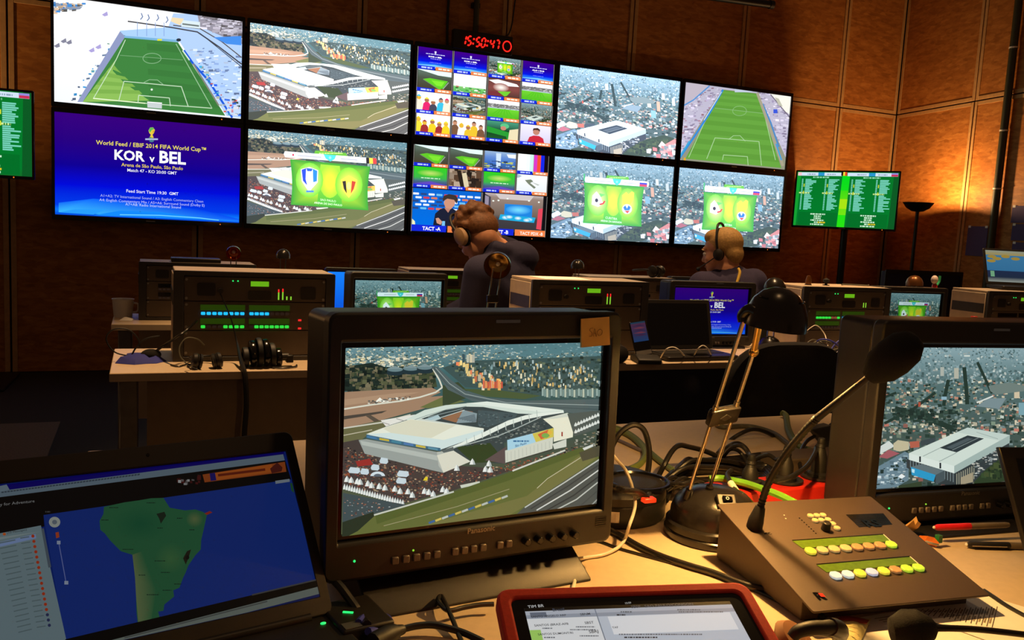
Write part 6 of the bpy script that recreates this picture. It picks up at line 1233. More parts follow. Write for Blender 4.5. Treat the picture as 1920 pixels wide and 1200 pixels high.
cab('white charging wire draped down from the large stadium monitor', [ony(1146, 848, 1.13), ony(1158, 864, 1.13), ony(1172, 880, 1.14), ony(1184, 908, 1.13), ony(1191, 940, 1.11), ony(1188, 962, 1.09), ony(1180, 985, 1.07), onz(1172, 1010, DZ+.012), onz(1158, 1027, DZ+.006), onz(1130, 1040, DZ+.004), onz(1100, 1045, DZ+.004), onz(1080, 1050, DZ+.012), onz(1075, 1060, DZ+.014), onz(1077, 1075, DZ+.004), onz(1077, 1092, DZ+.003), onz(1072, 1110, DZ+.003)], .0026, 'cable_white')
cab('thick black cable crossing the bright lamp pool', Zc([(1120, 980), (1136, 990), (1165, 1005), (1200, 1025), (1240, 1043), (1290, 1060), (1340, 1075), (1400, 1098), (1470, 1112), (1510, 1130), (1545, 1160)], .005), .005, 'cable_black')
cab('thin dark cable crossing the bright lamp pool', Zc([(1105, 1012), (1130, 1017), (1160, 1028), (1210, 1042), (1270, 1058), (1330, 1075), (1380, 1092), (1440, 1118), (1480, 1140)], .0022), .0022, 'cable_black')
for k in range(3):
    P = [onz(1130+k*8, 905+k*7, DZ+.065), onz(1150+k*12, 912+k*4, DZ+.085), onz(1180+k*9, 922, DZ+.075), onz(1205+k*4, 932, DZ+.064)]
    cab('black cable bend lying over the cable reel', P, .0045, 'cable_black', 'black cables over the cable reel')
# black connectors on the desk behind the power strip
q = onz(1555, 845, DZ); t = thing('connector', 'angular black connector lying on the desk behind the power strip', 'connector', tuple(q)); sc = .03
for nm, P, y in (('body', [(1522, 806), (1560, 798), (1570, 803), (1572, 842), (1558, 846), (1535, 815)], q.y), ('latch', [(1567, 804), (1575, 797), (1588, 800), (1588, 808), (1580, 816), (1570, 815)], q.y)):
    W3 = [ony(a, b, y) for a, b in P]; off = Vector((0, .03, 0)); n = len(P)
    obj(nm, MB().add(W3+[p+off for p in W3], [tuple(range(n)), tuple(range(2*n-1, n-1, -1))]+[(i, i+n, (i+1) % n+n, (i+1) % n) for i in range(n)]), 'rubber_black', t, .003, world=True)
cab('black cord from the angular connector down to the strip', [ony(1527, 818, q.y+.01), ony(1512, 828, 1.45), ony(1500, 850, 1.4), ony(1500, 872, 1.33), onz(1508, 892, DZ+.006)], .0042, 'cable_black')

# ------------------------------------------------------------------ tablet in red case
TY = R_(-12.5); TT = R_(72); tex = Vector((math.cos(TY), math.sin(TY), 0)); tn = Vector((math.sin(TY), -math.cos(TY), 0)); tup = Vector((0, 0, 1))*math.cos(TT)-tn*math.sin(TT); tno = tex.cross(tup)
tc_ = (Vector((.3148, .7309, .8646))+Vector((.5706, .6742, .8646)))/2-tup*.1; MT = frameM(tc_, tex, tup, tno)
tb = thing('tablet', 'tablet in a red felt case showing airport lists', 'tablet', (tc_.x, tc_.y, DZ), TY)
tw, th = .262, .2
obj('case', MB().ring(rr(tw, th, .014, 6), rr(tw-.026, th-.026, .008, 6), -.014, .0035, MT @ Matrix(((1, 0, 0, 0), (0, 0, 1, 0), (0, 1, 0, 0), (0, 0, 0, 1)))), 'red_felt', tb, .003, 3, world=True)
obj('case_back', MB().prism(rr(tw-.027, th-.027, .008, 6), -.0138, -.008, MT, axis='z'), 'red_felt', tb, world=True); obj('glass', MB().prism(rr(tw-.0265, th-.0265, .008, 6), -.0078, .0005, MT, axis='z'), 'black_gloss', tb, world=True)
foot = [MT @ Vector((x, y, -.0145)) for x, y in ((-tw/2+.02, -th/2+.01), (tw/2-.02, -th/2+.01), (tw/2-.02, th/2-.02), (-tw/2+.02, th/2-.02))]; gr = [Vector((p.x, p.y, DZ+.0005)) for p in foot]
obj('folded_stand', MB().add(foot+gr, [(0, 1, 2, 3), (7, 6, 5, 4), (0, 4, 5, 1), (1, 5, 6, 2), (2, 6, 7, 3), (3, 7, 4, 0)]), 'red_felt', tb, world=True)
MTI = MT.inverted(); tl_ = MTI @ onp(983, 1143, tc_, tno); tr_ = MTI @ onp(1367, 1127, tc_, tno); dw = (tr_.x-tl_.x); dtop = (tl_.y+tr_.y)/2; dcx = (tr_.x+tl_.x)/2; dh = dw*.75
def tuv(x, y): p = MTI @ onp(x, y, tc_, tno); return ((p.x-dcx)/dw+.5, (p.y-dtop)/dh+1)
T = Pic(tuv); T.asp = 4/3; T.vgrad([(0, (196, 206, 222)), (1, (206, 214, 226))]); T.at(880, 1060, 3)
def U(x0, y0, x1, y1, c): T.raw([(x0, y0), (x1, y0), (x1, y1), (x0, y1)], c)
U(0, .972, 1, 1, (6, 6, 8)); U(0, .91, 1, .972, (160, 168, 182)); T.L += 1; U(0, .94, 1, .972, (190, 196, 208)); U(.0, 0, .325, .91, (240, 242, 244)); U(.0, .55, .05, .82, (176, 226, 110)); U(.0, .0, .06, .55, (150, 206, 90)); U(.325, 0, .33, .972, (130, 140, 156)); U(.02, .922, .095, .96, (110, 118, 134))
U(.375, .76, .97, .905, (244, 246, 250)); U(.375, .35, .97, .66, (244, 246, 250))
T.text('TIM BR', (330, 246), (420, 238), (220, 220, 220)); T.text('15:50', (878, 222), (910, 218), (220, 220, 220)); T.squig(1390, 1445, 197, 6, (220, 220, 220))
T.text('Brazil', (470, 264), (535, 259), (70, 76, 90), .01); T.text('SBSP   SAO PAULO/CONGON', (912, 246), (1260, 229), (84, 92, 108), .012)
dk = (54, 56, 62)
T.text('SANTO ANGELO ARP', (348, 301), (545, 290), dk, .012); T.text('SBNM', (624, 287), (680, 283), dk, .012); T.text('SANTOS (BRAZ-AFB', (366, 350), (558, 339), dk, .012); T.text('SBST', (650, 336), (700, 332), dk, .012); T.text('SANTOS DUMONT/RI', (386, 400), (584, 390), dk, .012); T.text('SBRJ', (674, 388), (726, 383), dk, .012)
gk = (110, 114, 122); T.squig(410, 465, 360, 7, gk); T.squig(598, 705, 352, 6, gk); T.squig(565, 710, 368, 6, gk); T.squig(420, 480, 412, 7, gk); T.squig(620, 725, 403, 6, gk)
T.squig(850, 912, 268, 8, gk); T.squig(828, 876, 285, 8, dk); T.squig(1168, 1300, 256, 7, gk); T.squig(1176, 1425, 268, 7, gk); T.text('TAF', (804, 362), (838, 360), dk, .01); T.squig(840, 1310, 395, 7, gk); T.squig(870, 1056, 412, 8, dk)
T.build('screen', tb, dw, dh, (0, 0, 0), strength=.62, M=INV[tb.name] @ MT @ Matrix.Translation((dcx, dtop-dh/2, .0008)) @ Matrix(((1, 0, 0, 0), (0, 0, 1, 0), (0, -1, 0, 0), (0, 0, 0, 1))))

# ------------------------------------------------------------------ laptop with the map
LY, LT = R_(12.14), R_(38.83); lcn = Vector((.0188, .9868, .8485)); lw, lh = .35, .235
lex = Vector((math.cos(LY), math.sin(LY), 0)); ln_ = Vector((math.sin(LY), -math.cos(LY), 0)); lup = Vector((0, 0, 1))*math.cos(LT)-ln_*math.sin(LT); lno = lex.cross(lup); hin = lcn-lup*lh/2
ML_ = frameM(lcn, lex, lup, lno); MLI = ML_.inverted(); SW = Matrix(((1, 0, 0, 0), (0, 0, -1, 0), (0, 1, 0, 0), (0, 0, 0, 1)))
lp = thing('laptop', 'open laptop showing a map of a green continent in blue sea', 'laptop', (hin.x, hin.y, DZ), LY)
def LP(x, y): p = MLI @ onp(x, y, lcn, lno); return p
tr_, br_ = LP(532, 846), LP(603, 1118); Rx = (tr_.x+br_.x)/2; Ty, By = tr_.y, br_.y
FL = Matrix(((1, 0, 0, 0), (0, 0, 1, 0), (0, -1, 0, 0), (0, 0, 0, 1)))   # (x, y into, z up) -> lid frame
FL = Matrix(((1, 0, 0, 0), (0, 0, 1, 0), (0, -1, 0, 0), (0, 0, 0, 1))); ML2 = ML_ @ FL
obj('lid', MB().prism(rr(lw, lh, .01, 4), .0025, .009, ML2), 'black_plastic', lp, .002, 1, world=True); obj('bezel', MB().ring(rr(lw, lh, .01, 4), rr(2*Rx, Ty-By, .001, 4, 0, (Ty+By)/2), -.0015, .0024, ML2), mat('laptop_bezel', (44, 38, 34), .5, var=.05), lp, .001, 1, world=True)
obj('camera', MB().cyl(ML2 @ Vector((.0, -.0016, lh/2-.012)), ML2 @ Vector((0, -.0022, lh/2-.012)), .002, n=10), 'dark_glass', lp, world=True)
Mbase = Matrix.Translation((0, 0, 0)); bd_ = .245
obj('base', MB().prism(rr(lw, bd_, .012, 4, 0, -bd_/2+.004), .002, .016, axis='z'), 'black_plastic', lp, .003); obj('keyboard', MB().bx(-lw*.44, lw*.44, -.13, -.03, .0162, .0172), 'rubber_black', lp); obj('hinge', MB().cyl((-lw*.42, 0, .017), (lw*.42, 0, .017), .0055, n=12), 'black_plastic', lp)
for sx in (-1, 1): obj('foot', MB().cyl((sx*lw*.42, -.06, 0), (sx*lw*.42, -.06, .002), .008, n=10), 'rubber_black', lp)
pl_ = LP(620, 1181); b1 = INV[lp.name] @ onz(621, 1181, DZ+.0165); obj('power_light', MB().ball((lw/2-.02, -.018, .0165), (.0035, .0025, .0012), 10, 6), 'key_led_green', lp)
def luv(x, y): p = LP(x, y); return (p.x/(2*Rx)+.5, (p.y-(Ty+By)/2)/(Ty-By)+.5)
A = Pic(luv); A.asp = 1.6; A.vgrad([(0, (16, 34, 92)), (1, (14, 32, 100))]); A.at(0, 800, 3); far = -900
def ext(P, Q, x=far): t = (x-P[0])/(Q[0]-P[0]); return (x, P[1]+(Q[1]-P[1])*t)
A.poly([ext((0, 325), (1590, 130)), (1600, 128), (1600, 160), ext((0, 362), (1595, 155))], (12, 6, 92)); A.poly([ext((0, 358), (1595, 152)), (1595, 152), (1604, 186), ext((0, 395), (1604, 186))], (88, 104, 116)); A.poly([(0, 330), (38, 322), (54, 350), (0, 362)], (96, 112, 124)); A.squig(10, 790, 345, 0.1, (40, 50, 60))
for k in range(46): A.line([(10+k*17, 366-k*2.15), (20+k*17, 365-k*2.2)], 8, (52, 62, 72))
A.poly([ext((0, 395), (1605, 188)), (1605, 188), (1640, 300), (245, 496), (250, 560), ext((0, 600), (240, 558))], (12, 10, 10)); A.poly([(1140, 268), (1603, 196), (1612, 252), (1152, 312)], (128, 60, 24)); A.poly([(1205, 260), (1530, 210), (1536, 255), (1212, 300)], (150, 74, 26)); A.poly([(1180, 262), (1210, 258), (1218, 300), (1186, 304)], (26, 20, 90)); A.poly([(1520, 235), (1560, 200), (1590, 228), (1585, 250), (1530, 262)], (70, 26, 20)); A.line([(1230, 272), (1490, 240)], 14, (90, 30, 16)); A.speck([(990, 296), (1130, 272), (1140, 320), (1000, 326)], 16, (12, 22), [(90, 84, 84), (60, 20, 20), (140, 140, 140)], 3, .8)
A.text('Ready for Adventure', (-60, 452), (195, 424), (120, 120, 120)); A.squig(255, 285, 478, 8, (60, 60, 60))
A.poly([(245, 496), (1638, 296), (1788, 862), (372, 1196), (330, 1000)], (20, 42, 112));  A.poly([(1632, 318), (1644, 316), (1656, 372), (1640, 360)], (30, 70, 40))
SAm = [(585, 450), (640, 438), (700, 425), (780, 414), (850, 402), (920, 400), (955, 455), (1040, 470), (1100, 465), (1140, 478), (1165, 492), (1150, 560), (1132, 640), (1130, 690), (1100, 722), (1060, 780), (1045, 820), (1030, 850), (1010, 905), (975, 920), (980, 955), (925, 1000), (920, 1035), (890, 1040), (900, 1078), (830, 1098), (775, 1108), (768, 1040), (766, 960), (760, 850), (745, 720), (680, 700), (620, 640), (590, 600), (565, 580), (560, 530), (582, 490)]
A.poly(SAm, (36, 84, 54)); A.ell(790, 545, 160, 105, (24, 76, 50), c2=(36, 84, 54)); A.ell(1095, 520, 50, 46, (84, 100, 62), c2=(36, 84, 54)); A.poly([(745, 720), (800, 700), (850, 800), (880, 920), (850, 1090), (778, 1102), (766, 960), (760, 850)], [(84, 98, 62), (36, 84, 54), (36, 84, 54), (36, 84, 54), (50, 90, 56), (90, 104, 68), (90, 104, 68), (90, 104, 68)]); A.ell(960, 740, 90, 90, (54, 94, 56), c2=(36, 84, 54)); A.poly([(1030, 740), (1052, 700), (1075, 690), (1060, 740), (1045, 775)], (30, 28, 20)); A.poly([(880, 490), (925, 478), (935, 500), (905, 545), (895, 515)], (26, 36, 26)); A.poly([(1150, 488), (1180, 474), (1195, 482), (1165, 496)], (130, 40, 30)); A.ell(1055, 735, 10, 12, (20, 18, 16))
for x, y, w in ((640, 455, 50), (850, 428, 50), (720, 690, 60), (900, 755, 60), (860, 945, 70), (940, 920, 50), (1000, 885, 40), (900, 570, 30), (590, 525, 40), (800, 835, 40), (1080, 580, 30), (1010, 515, 30), (930, 820, 50)): A.squig(x-w/2, x+w/2, y, 5, (22, 40, 30))
A.ell(307, 537, 32, 30, (140, 146, 140)); A.ell(307, 537, 14, 13, (90, 100, 110)); A.poly([(312, 596), (330, 592), (334, 622), (316, 628)], (150, 60, 30)); A.line([(330, 650), (372, 880)], 5, (90, 100, 150)); A.rect(320, 642, 340, 662, (130, 140, 160)); A.rect(362, 868, 384, 888, (130, 140, 160))
A.poly([(1548, 305), (1628, 294), (1630, 310), (1550, 322)], (110, 120, 130))
lefts = [ext((0, 600), (230, 556)), (230, 556), (372, 1196), (340, 1230), (far, 1500)]; A.poly(lefts, (100, 118, 124)); A.poly([ext((0, 600), (230, 562)), (228, 590), ext((0, 660), (230, 620))], (120, 134, 136)); A.poly([(0, 650), (200, 604), (204, 628), (0, 676)], (110, 130, 170))
A.poly([(232, 574), (246, 572), (288, 790), (272, 794)], (70, 80, 90))
for k in range(18):
    y = 650+k*29.6; x = 185+k*5.4; A.ell(x, y-34, 9, 9, (150, 50, 24) if k < 15 else (40, 46, 80)); A.line([(x-70, y-22), (x-22, y-30)], 6, (80, 96, 100)); A.line([(x-190+k, y+6), (x-100, y-12)], 6, (80, 96, 100))
A.ell(24, 607, 9, 8, (170, 80, 30)); A.text('(10 Messages)', (40, 606), (150, 586), (30, 30, 30))
A.poly([(366, 1198), (1785, 862), (1790, 880), (1790, 905), (600, 1210), (372, 1260)], (8, 8, 8)); A.poly([(590, 1212), (1795, 900), (1803, 940), (680, 1230)], (96, 104, 98)); A.line([(700, 1190), (1500, 985)], 8, (70, 74, 72)); A.poly([(1415, 945), (1785, 858), (1786, 866), (1416, 953)], (60, 60, 60)); A.poly([(680, 1232), (1804, 940), (1812, 985), (760, 1260)], (14, 26, 74)); A.speck([(1580, 1010), (1720, 975), (1724, 1000), (1585, 1030)], 10, (8, 14), [(110, 120, 140), (60, 70, 100)], 4, .9)
A.build('screen', lp, 2*Rx, Ty-By, (0, .0018, (Ty+By)/2), strength=.6, M=INV[lp.name] @ ML2)

# ------------------------------------------------------------------ clutter at the laptop's right side
q = onz(655, 1172, DZ)
t = thing('usb_adapter', 'black adapter with a green light plugged in beside the map laptop', 'adapter', tuple(q), R_(10)); M0 = Matrix.Translation((0, 0, 0))
obj('body', MB().bx(-.028, .035, -.05, .03, .0006, .02), 'black_plastic', t, .003); obj('light', MB().box((.0, -.01, .0206), (.012, .003, .001), Matrix.Rotation(R_(-35), 4, 'Z')), 'key_led_green', t); obj('label', MB().bx(-.024, -.004, -.047, -.032, .0202, .0208), 'aluminium', t)
cab('blue network cable looping out of the black adapter', [onz(672, 1168, DZ+.02), onz(690, 1152, DZ+.012), onz(715, 1154, DZ+.006), onz(730, 1163, DZ+.005), onz(727, 1175, DZ+.005), onz(708, 1182, DZ+.01), onz(690, 1184, DZ+.02)], .0045, 'cable_blue')
cab('dark cable bent down behind the map laptop', [ony(627, 1088, .985), ony(640, 1102, .975), ony(655, 1122, .965), ony(668, 1140, .955), ony(680, 1158, .945), onz(688, 1172, DZ+.02)], .0055, 'cable_black')
pg = onz(735, 1187, DZ); t = thing('plug', 'black plug and cord lying beside the blue cable loop', 'plug', tuple(pg)); obj('body', MB().tube([onz(700, 1205, DZ+.012), onz(725, 1192, DZ+.012), onz(742, 1184, DZ+.012)], [.011, .0115, .009], 10, 3), 'rubber_black', t, world=True); obj('strain_relief', MB().tube([onz(742, 1184, DZ+.012), onz(756, 1180, DZ+.011)], [.0075, .0055], 10, 0), 'rubber_black', t, world=True)
obj('cord', MB().tube([onz(755, 1180, DZ+.011), onz(780, 1174, DZ+.012), onz(810, 1172, DZ+.012), onz(840, 1178, DZ+.01), onz(870, 1187, DZ+.008), onz(905, 1203, DZ+.006)], .0042, 8), 'cable_black', t, world=True)
cab('thin black cable hanging from the monitor foot to the tablet', [onz(825, 1118, DZ+.012), onz(821, 1124, DZ+.016), onz(826, 1134, DZ+.014), onz(842, 1145, DZ+.012), onz(870, 1139, DZ+.012), onz(900, 1134, DZ+.012), onz(926, 1133, DZ+.012)], .003, 'cable_black')
cab('thin black cable crossing from the monitor foot toward the desk front', [onz(828, 1118, DZ+.012), onz(838, 1138, DZ+.014), onz(850, 1165, DZ+.01), onz(862, 1195, DZ+.006), onz(872, 1215, DZ+.004)], .003, 'cable_black')

# ------------------------------------------------------------------ papers, sachet, headset, pens and wrappers
def sheet(label, corners, z, drawf=None, uvq=None):
    w3 = [onz(x, y, DZ+z) for x, y in corners]; t = thing('sheet_of_paper', label, 'paper', tuple(sum(w3, Vector())/len(w3)*1.0), 0)
    t.location.z = DZ; INV[t.name] = Matrix.Translation(t.location).inverted(); n = len(w3)
    obj('sheet', MB().add(w3+[p-Vector((0, 0, .0006)) for p in w3], [tuple(range(n)), tuple(range(2*n-1, n-1, -1))]+[(i, i+n, (i+1) % n+n, (i+1) % n) for i in range(n)]), 'paper', t, world=True)
    return t
def ink_line(t, a, b, w, z, m, name='printed_line'):
    A_, B2 = onz(*a, DZ+z), onz(*b, DZ+z); d = (B2-A_).normalized(); n = Vector((-d.y, d.x, 0))*w/2; obj(name, MB().add([A_-n, B2-n, B2+n, A_+n], [(0, 1, 2, 3)]), m, t, world=True)
grey = mat('ink_grey', (150, 136, 116), .8); dark = mat('ink_dark', (70, 58, 46), .8)
t = sheet('large sheet of paper with faint grey print under the desk microphone', [(1560, 1215), (1600, 1160), (1700, 1142), (1760, 1140), (1960, 1185), (1960, 1260), (1560, 1260)], .0016)
for k in range(6): ink_line(t, (1640+k*8, 1160+k*3), (1715+k*10, 1149+k*3), .0015, .0019, grey)
t = sheet('sheet of paper with a ruled table beside the intercom panel', [(1690, 1143), (1855, 1118), (1960, 1150), (1960, 1240)], .0030)
for k in range(17):
    fx = k/16; a = (1712+fx*158, 1143-fx*6); b = (1700+fx*160, 1146+fx*30); ink_line(t, a, b, .0009, .0034, dark, 'ruled_line')
    if k < 16:
        for j in range(3): p = (a[0]*(1-(.2+j*.3))+b[0]*(.2+j*.3)+5, a[1]*(1-(.2+j*.3))+b[1]*(.2+j*.3)); 
        ink_line(t, (a[0]+4, a[1]+3), ((a[0]*.6+b[0]*.4)+4, a[1]*.6+b[1]*.4+1), .002, .0034, grey, 'printed_word'); 
        if fx > .35: ink_line(t, ((a[0]*.45+b[0]*.55)+4, a[1]*.45+b[1]*.55), ((a[0]*.15+b[0]*.85)+4, a[1]*.15+b[1]*.85), .002, .0034, grey, 'printed_word')
a, b, c, d = [onz(*p, DZ+.006) for p in ((1569, 1157), (1592, 1149), (1634, 1157), (1612, 1205))]; e = onz(1570, 1212, DZ+.006)
t = thing('sachet', 'cream sachet with a dark red band lying beside the headset', 'sachet', (c.x, c.y, DZ)); 
def pillow(q, z0, z1, n=6):
    m = MB(); vs = []
    for j in range(n+1):
        for i in range(n+1):
            u, v = i/n, j/n; p = (q[0]*(1-u)+q[1]*u)*(1-v)+(q[3]*(1-u)+q[2]*u)*v; k = (math.sin(math.pi*u)*math.sin(math.pi*v))**.5; vs.append((p.x, p.y, DZ+z0+(z1-z0)*k))
    fs = [(j*(n+1)+i, j*(n+1)+i+1, (j+1)*(n+1)+i+1, (j+1)*(n+1)+i) for j in range(n) for i in range(n)]; m.add(vs, fs); o = len(m.v); m.add([(p.x, p.y, DZ+.0035) for p in q], [(3, 2, 1, 0)]); return m
obj('pouch', pillow([a, c, d, e], .004, .012), mat('sachet_cream', (240, 226, 160), .4), t, world=True); f0, f1, f2, f3 = [onz(*p, DZ+.0135) for p in ((1577, 1150), (1631, 1158), (1625, 1166), (1571, 1157))]
obj('red_band', pillow([f0, f1, f2, f3], .0105, .0135), mat('sachet_red', (150, 50, 26), .5), t, world=True); 
for k in range(4): ink_line(t, (1580+k*2, 1170+k*7), (1608+k, 1174+k*7), .0012, .0135, mat('sachet_print', (206, 190, 110), .6), 'printed_line')
# headset at the desk front
t = thing('headset', 'black headset with a padded band and boom microphone at the desk front', 'headset', tuple(onz(1560, 1190, DZ)))
Hh = .03
obj('headband', MB().tube([onz(1484, 1196, DZ+.045), onz(1497, 1184, DZ+.052), onz(1520, 1178, DZ+.055), onz(1545, 1177, DZ+.054), onz(1562, 1176, DZ+.052)], [.006, .0075, .008, .008, .009], 12), 'rubber_black', t, world=True)
obj('yoke', MB().tube([onz(1556, 1175, DZ+.054), onz(1572, 1180, DZ+.045), onz(1577, 1190, DZ+.03), onz(1570, 1202, DZ+.015)], [.010, .0105, .008, .006], 12), 'black_plastic', t, world=True); obj('ear_pad', MB().lathe([(.001, 0), (.022, .002), (.027, .01), (.022, .018), (.001, .02)], 22, dirM(onz(1478, 1212, DZ+.02), (.3, -.5, .8))), mat('pad_tan', (150, 100, 60), .6), t, world=True)
obj('cord', MB().tube([onz(1500, 1195, DZ+.02), onz(1525, 1187, DZ+.02), onz(1555, 1190, DZ+.014), onz(1575, 1200, DZ+.008), onz(1590, 1212, DZ+.006)], .0035, 8), 'cable_black', t, world=True)
obj('boom', MB().tube([onz(1742, 1177, DZ+.05), onz(1780, 1178, DZ+.052), onz(1830, 1180, DZ+.05), onz(1880, 1185, DZ+.048), onz(1930, 1191, DZ+.045)], [.0045, .0038, .0036, .0036, .0036], 10), 'black_plastic', t, world=True)
mp = onz(1707, 1180, DZ+.045); obj('mic_foam', MB().lathe([(.001, -.024), (.014, -.021), (.0225, -.006), (.0215, .01), (.012, .024), (.006, .028)], 22, dirM(mp, onz(1760, 1177, DZ+.05)-mp)), 'foam', t, world=True)
obj('mic_collar', MB().cyl(onz(1733, 1176, DZ+.049), onz(1758, 1177, DZ+.051), .0062, .005, 10), 'rubber_black', t, world=True)
# long cable under the table sheet on the right
cab('black cable running off the desk beside the table sheet', Zc([(1845, 1108), (1860, 1118), (1890, 1138), (1930, 1160)], .004), .0035, 'cable_black')
# marker pens
def pen(label, p, q, z, rad, cap_m, body_m, split, clip=False, nib=True):
    a, b = onz(*p, DZ+z), onz(*q, DZ+z); b.z = a.z; t = thing('marker_pen', label, 'pen', tuple(a)); m = a.lerp(b, split); d = (b-a).normalized()
    obj('cap', MB().tube([a, a+d*.006, m], [rad*.55, rad, rad*1.06], 14, 0), cap_m, t, world=True); obj('barrel', MB().tube([m+d*.0005, b-d*.006, b], [rad, rad*.92, rad*.7], 14, 0), body_m, t, world=True); obj('cap_tip', MB().ball(a-d*.0005, rad*.5, 10, 8), 'white_plastic', t, world=True)
    if clip: n = Vector((0, 0, 1)).cross(d); obj('clip', MB().tube([a+d*.004-n*rad*1.3+Vector((0, 0, .001)), m-d*.008-n*rad*1.35+Vector((0, 0, .001))], .0015, 6, 0), 'chrome', t, world=True)
pen('red and grey marker pen resting on the foot of the right monitor', (1752, 989), (1891, 984), .026, .0052, mat('pen_red', (206, 30, 36), .35), mat('pen_grey', (120, 104, 84), .5), .47)
pen('black and grey marker pen lying on the cream desk', (1813, 1021), (1935, 1024), .0062, .0055, 'black_plastic', 'pen_grey', .64, True)
def wrapper(name, label, pts, zs, m, cat):
    w3 = [onz(x, y, DZ+z) for (x, y), z in zip(pts, zs)]; t = thing(name, label, cat, (w3[0].x, w3[0].y, DZ)); c = sum(w3, Vector())/len(w3)+Vector((0, 0, .004)); n = len(w3)
    g = [Vector((p.x, p.y+.004, max(DZ+.0005, p.z-.008))) for p in w3]
    obj('foil', MB().add(w3+[c]+g, [(i, (i+1) % n, n) for i in range(n)]+[(i, n+1+i, n+1+(i+1) % n, (i+1) % n) for i in range(n)]+[tuple(range(2*n, n, -1))]), m, t, world=True, sharp=10); return t
wrapper('wrapper', 'torn pale brown wrapper scrap beside the intercom panel', [(1698, 984), (1708, 977), (1718, 968), (1721, 977), (1727, 982), (1722, 986), (1709, 992)], [.02, .03, .045, .04, .034, .02, .012], mat('wrapper_tan', (206, 160, 100), .5), 'wrapper')
t = wrapper('wrapper', 'orange green and silver sweet wrapper beside the intercom panel', [(1724, 1004), (1740, 1005), (1752, 1008), (1761, 1018), (1758, 1023), (1742, 1019), (1732, 1012)], [.01, .016, .016, .01, .004, .004, .006], mat('wrapper_orange', (206, 110, 40), .35), 'wrapper')
f = onz(1760, 1010, DZ+.014); obj('green_tip', MB().box(f, (.008, .008, .012)), mat('wrapper_green', (30, 110, 60), .4), t, world=True); obj('silver_edge', MB().tube([onz(1735, 1015, DZ+.008), onz(1748, 1019, DZ+.007), onz(1760, 1022, DZ+.006)], .002, 6), 'aluminium', t, world=True)
# dark tablet leaning at the right monitor
a = ony(1874, 838, .905); b = ony(1914, 985, .865)
t = thing('tablet', 'black tablet leaning in front of the right stadium monitor', 'tablet', (b.x+.1, b.y, DZ)); up_ = (a-b).normalized(); xx = Vector((math.cos(R_(-14)), math.sin(R_(-14)), 0)); nn = xx.cross(up_).normalized(); up2 = (a-b); low = b+up_*((DZ+.002-b.z)/up_.z)
c4 = [low, low+xx*.24, a+xx*.24, a]
obj('body', MB().add(c4+[p-nn*.01 for p in c4], [(0, 1, 2, 3), (7, 6, 5, 4), (0, 4, 5, 1), (1, 5, 6, 2), (2, 6, 7, 3), (3, 7, 4, 0)]), 'black_plastic', t, .002, 2, world=True)
i4 = [c4[0].lerp(c4[2], .08)+nn*.0006, c4[1].lerp(c4[3], .08)+nn*.0006, c4[2].lerp(c4[0], .1)+nn*.0006, c4[3].lerp(c4[1], .1)+nn*.0006]; obj('screen', MB().add(i4, [(0, 1, 2, 3)]), 'dark_glass', t, world=True)
obj('stand', MB().tube([c4[3].lerp(c4[1], .5)-nn*.011, Vector((c4[1].x-.08, c4[1].y+.1, DZ+.006))], .005, 8, 0), 'black_metal', t, world=True)
# ------------------------------------------------------------------ people
def limb(m, a, b, ra, rb, n=14):
    a, b = Vector(a), Vector(b); m.tube([a, b], [ra, rb], n, 0); m.ball(a, ra, n, 10); m.ball(b, rb, n, 10); return m
def chain(m, pts, rs):
    for (a, ra), (b, rb) in zip(zip(pts, rs), list(zip(pts, rs))[1:]): limb(m, a, b, ra, rb)
    return m
def skin_obj(name, mb, m, parent, voxel, smooth=4, **k):
    o = obj(name, mb, m, parent, world=True, sharp=180, **k)
    md = o.modifiers.new('join', 'REMESH'); md.mode = 'VOXEL'; md.voxel_size = voxel; md.use_smooth_shade = True
    if smooth: s = o.modifiers.new('soften', 'SMOOTH'); s.factor = .5; s.iterations = smooth
    return o
def hand(m, wrist, d, up, s=1.0, left=True):
    d = Vector(d).normalized(); up = Vector(up); sd = d.cross(up).normalized()*(1 if left else -1); up = sd.cross(d)*(1 if left else -1); w = Vector(wrist)
    if up.z < 0: up = -up
    for k in (-1, -.33, .33, 1): limb(m, w+d*.012, w+d*.085*s+sd*(k*.030*s), .015*s, .0125*s, 8)
    for k, (o, L) in enumerate(((-.032, .062), (-.011, .074), (.011, .07), (.031, .054))):
        a = w+d*.085*s+sd*o*s; b = a+(d*.55*L+up*.012)*s; c = b+(d*.45*L-up*.022)*s; limb(m, a, b, .0092*s, .0085*s, 8); limb(m, b, c, .0085*s, .0068*s, 8)
    a = w+d*.03*s-sd*.024*s; b = a+(d*.025-sd*.032-up*.004)*s; c = b+(d*.03-sd*.006-up*.008)*s; limb(m, a, b, .0125*s, .0105*s, 8); limb(m, b, c, .0105*s, .008*s, 8)
    return m
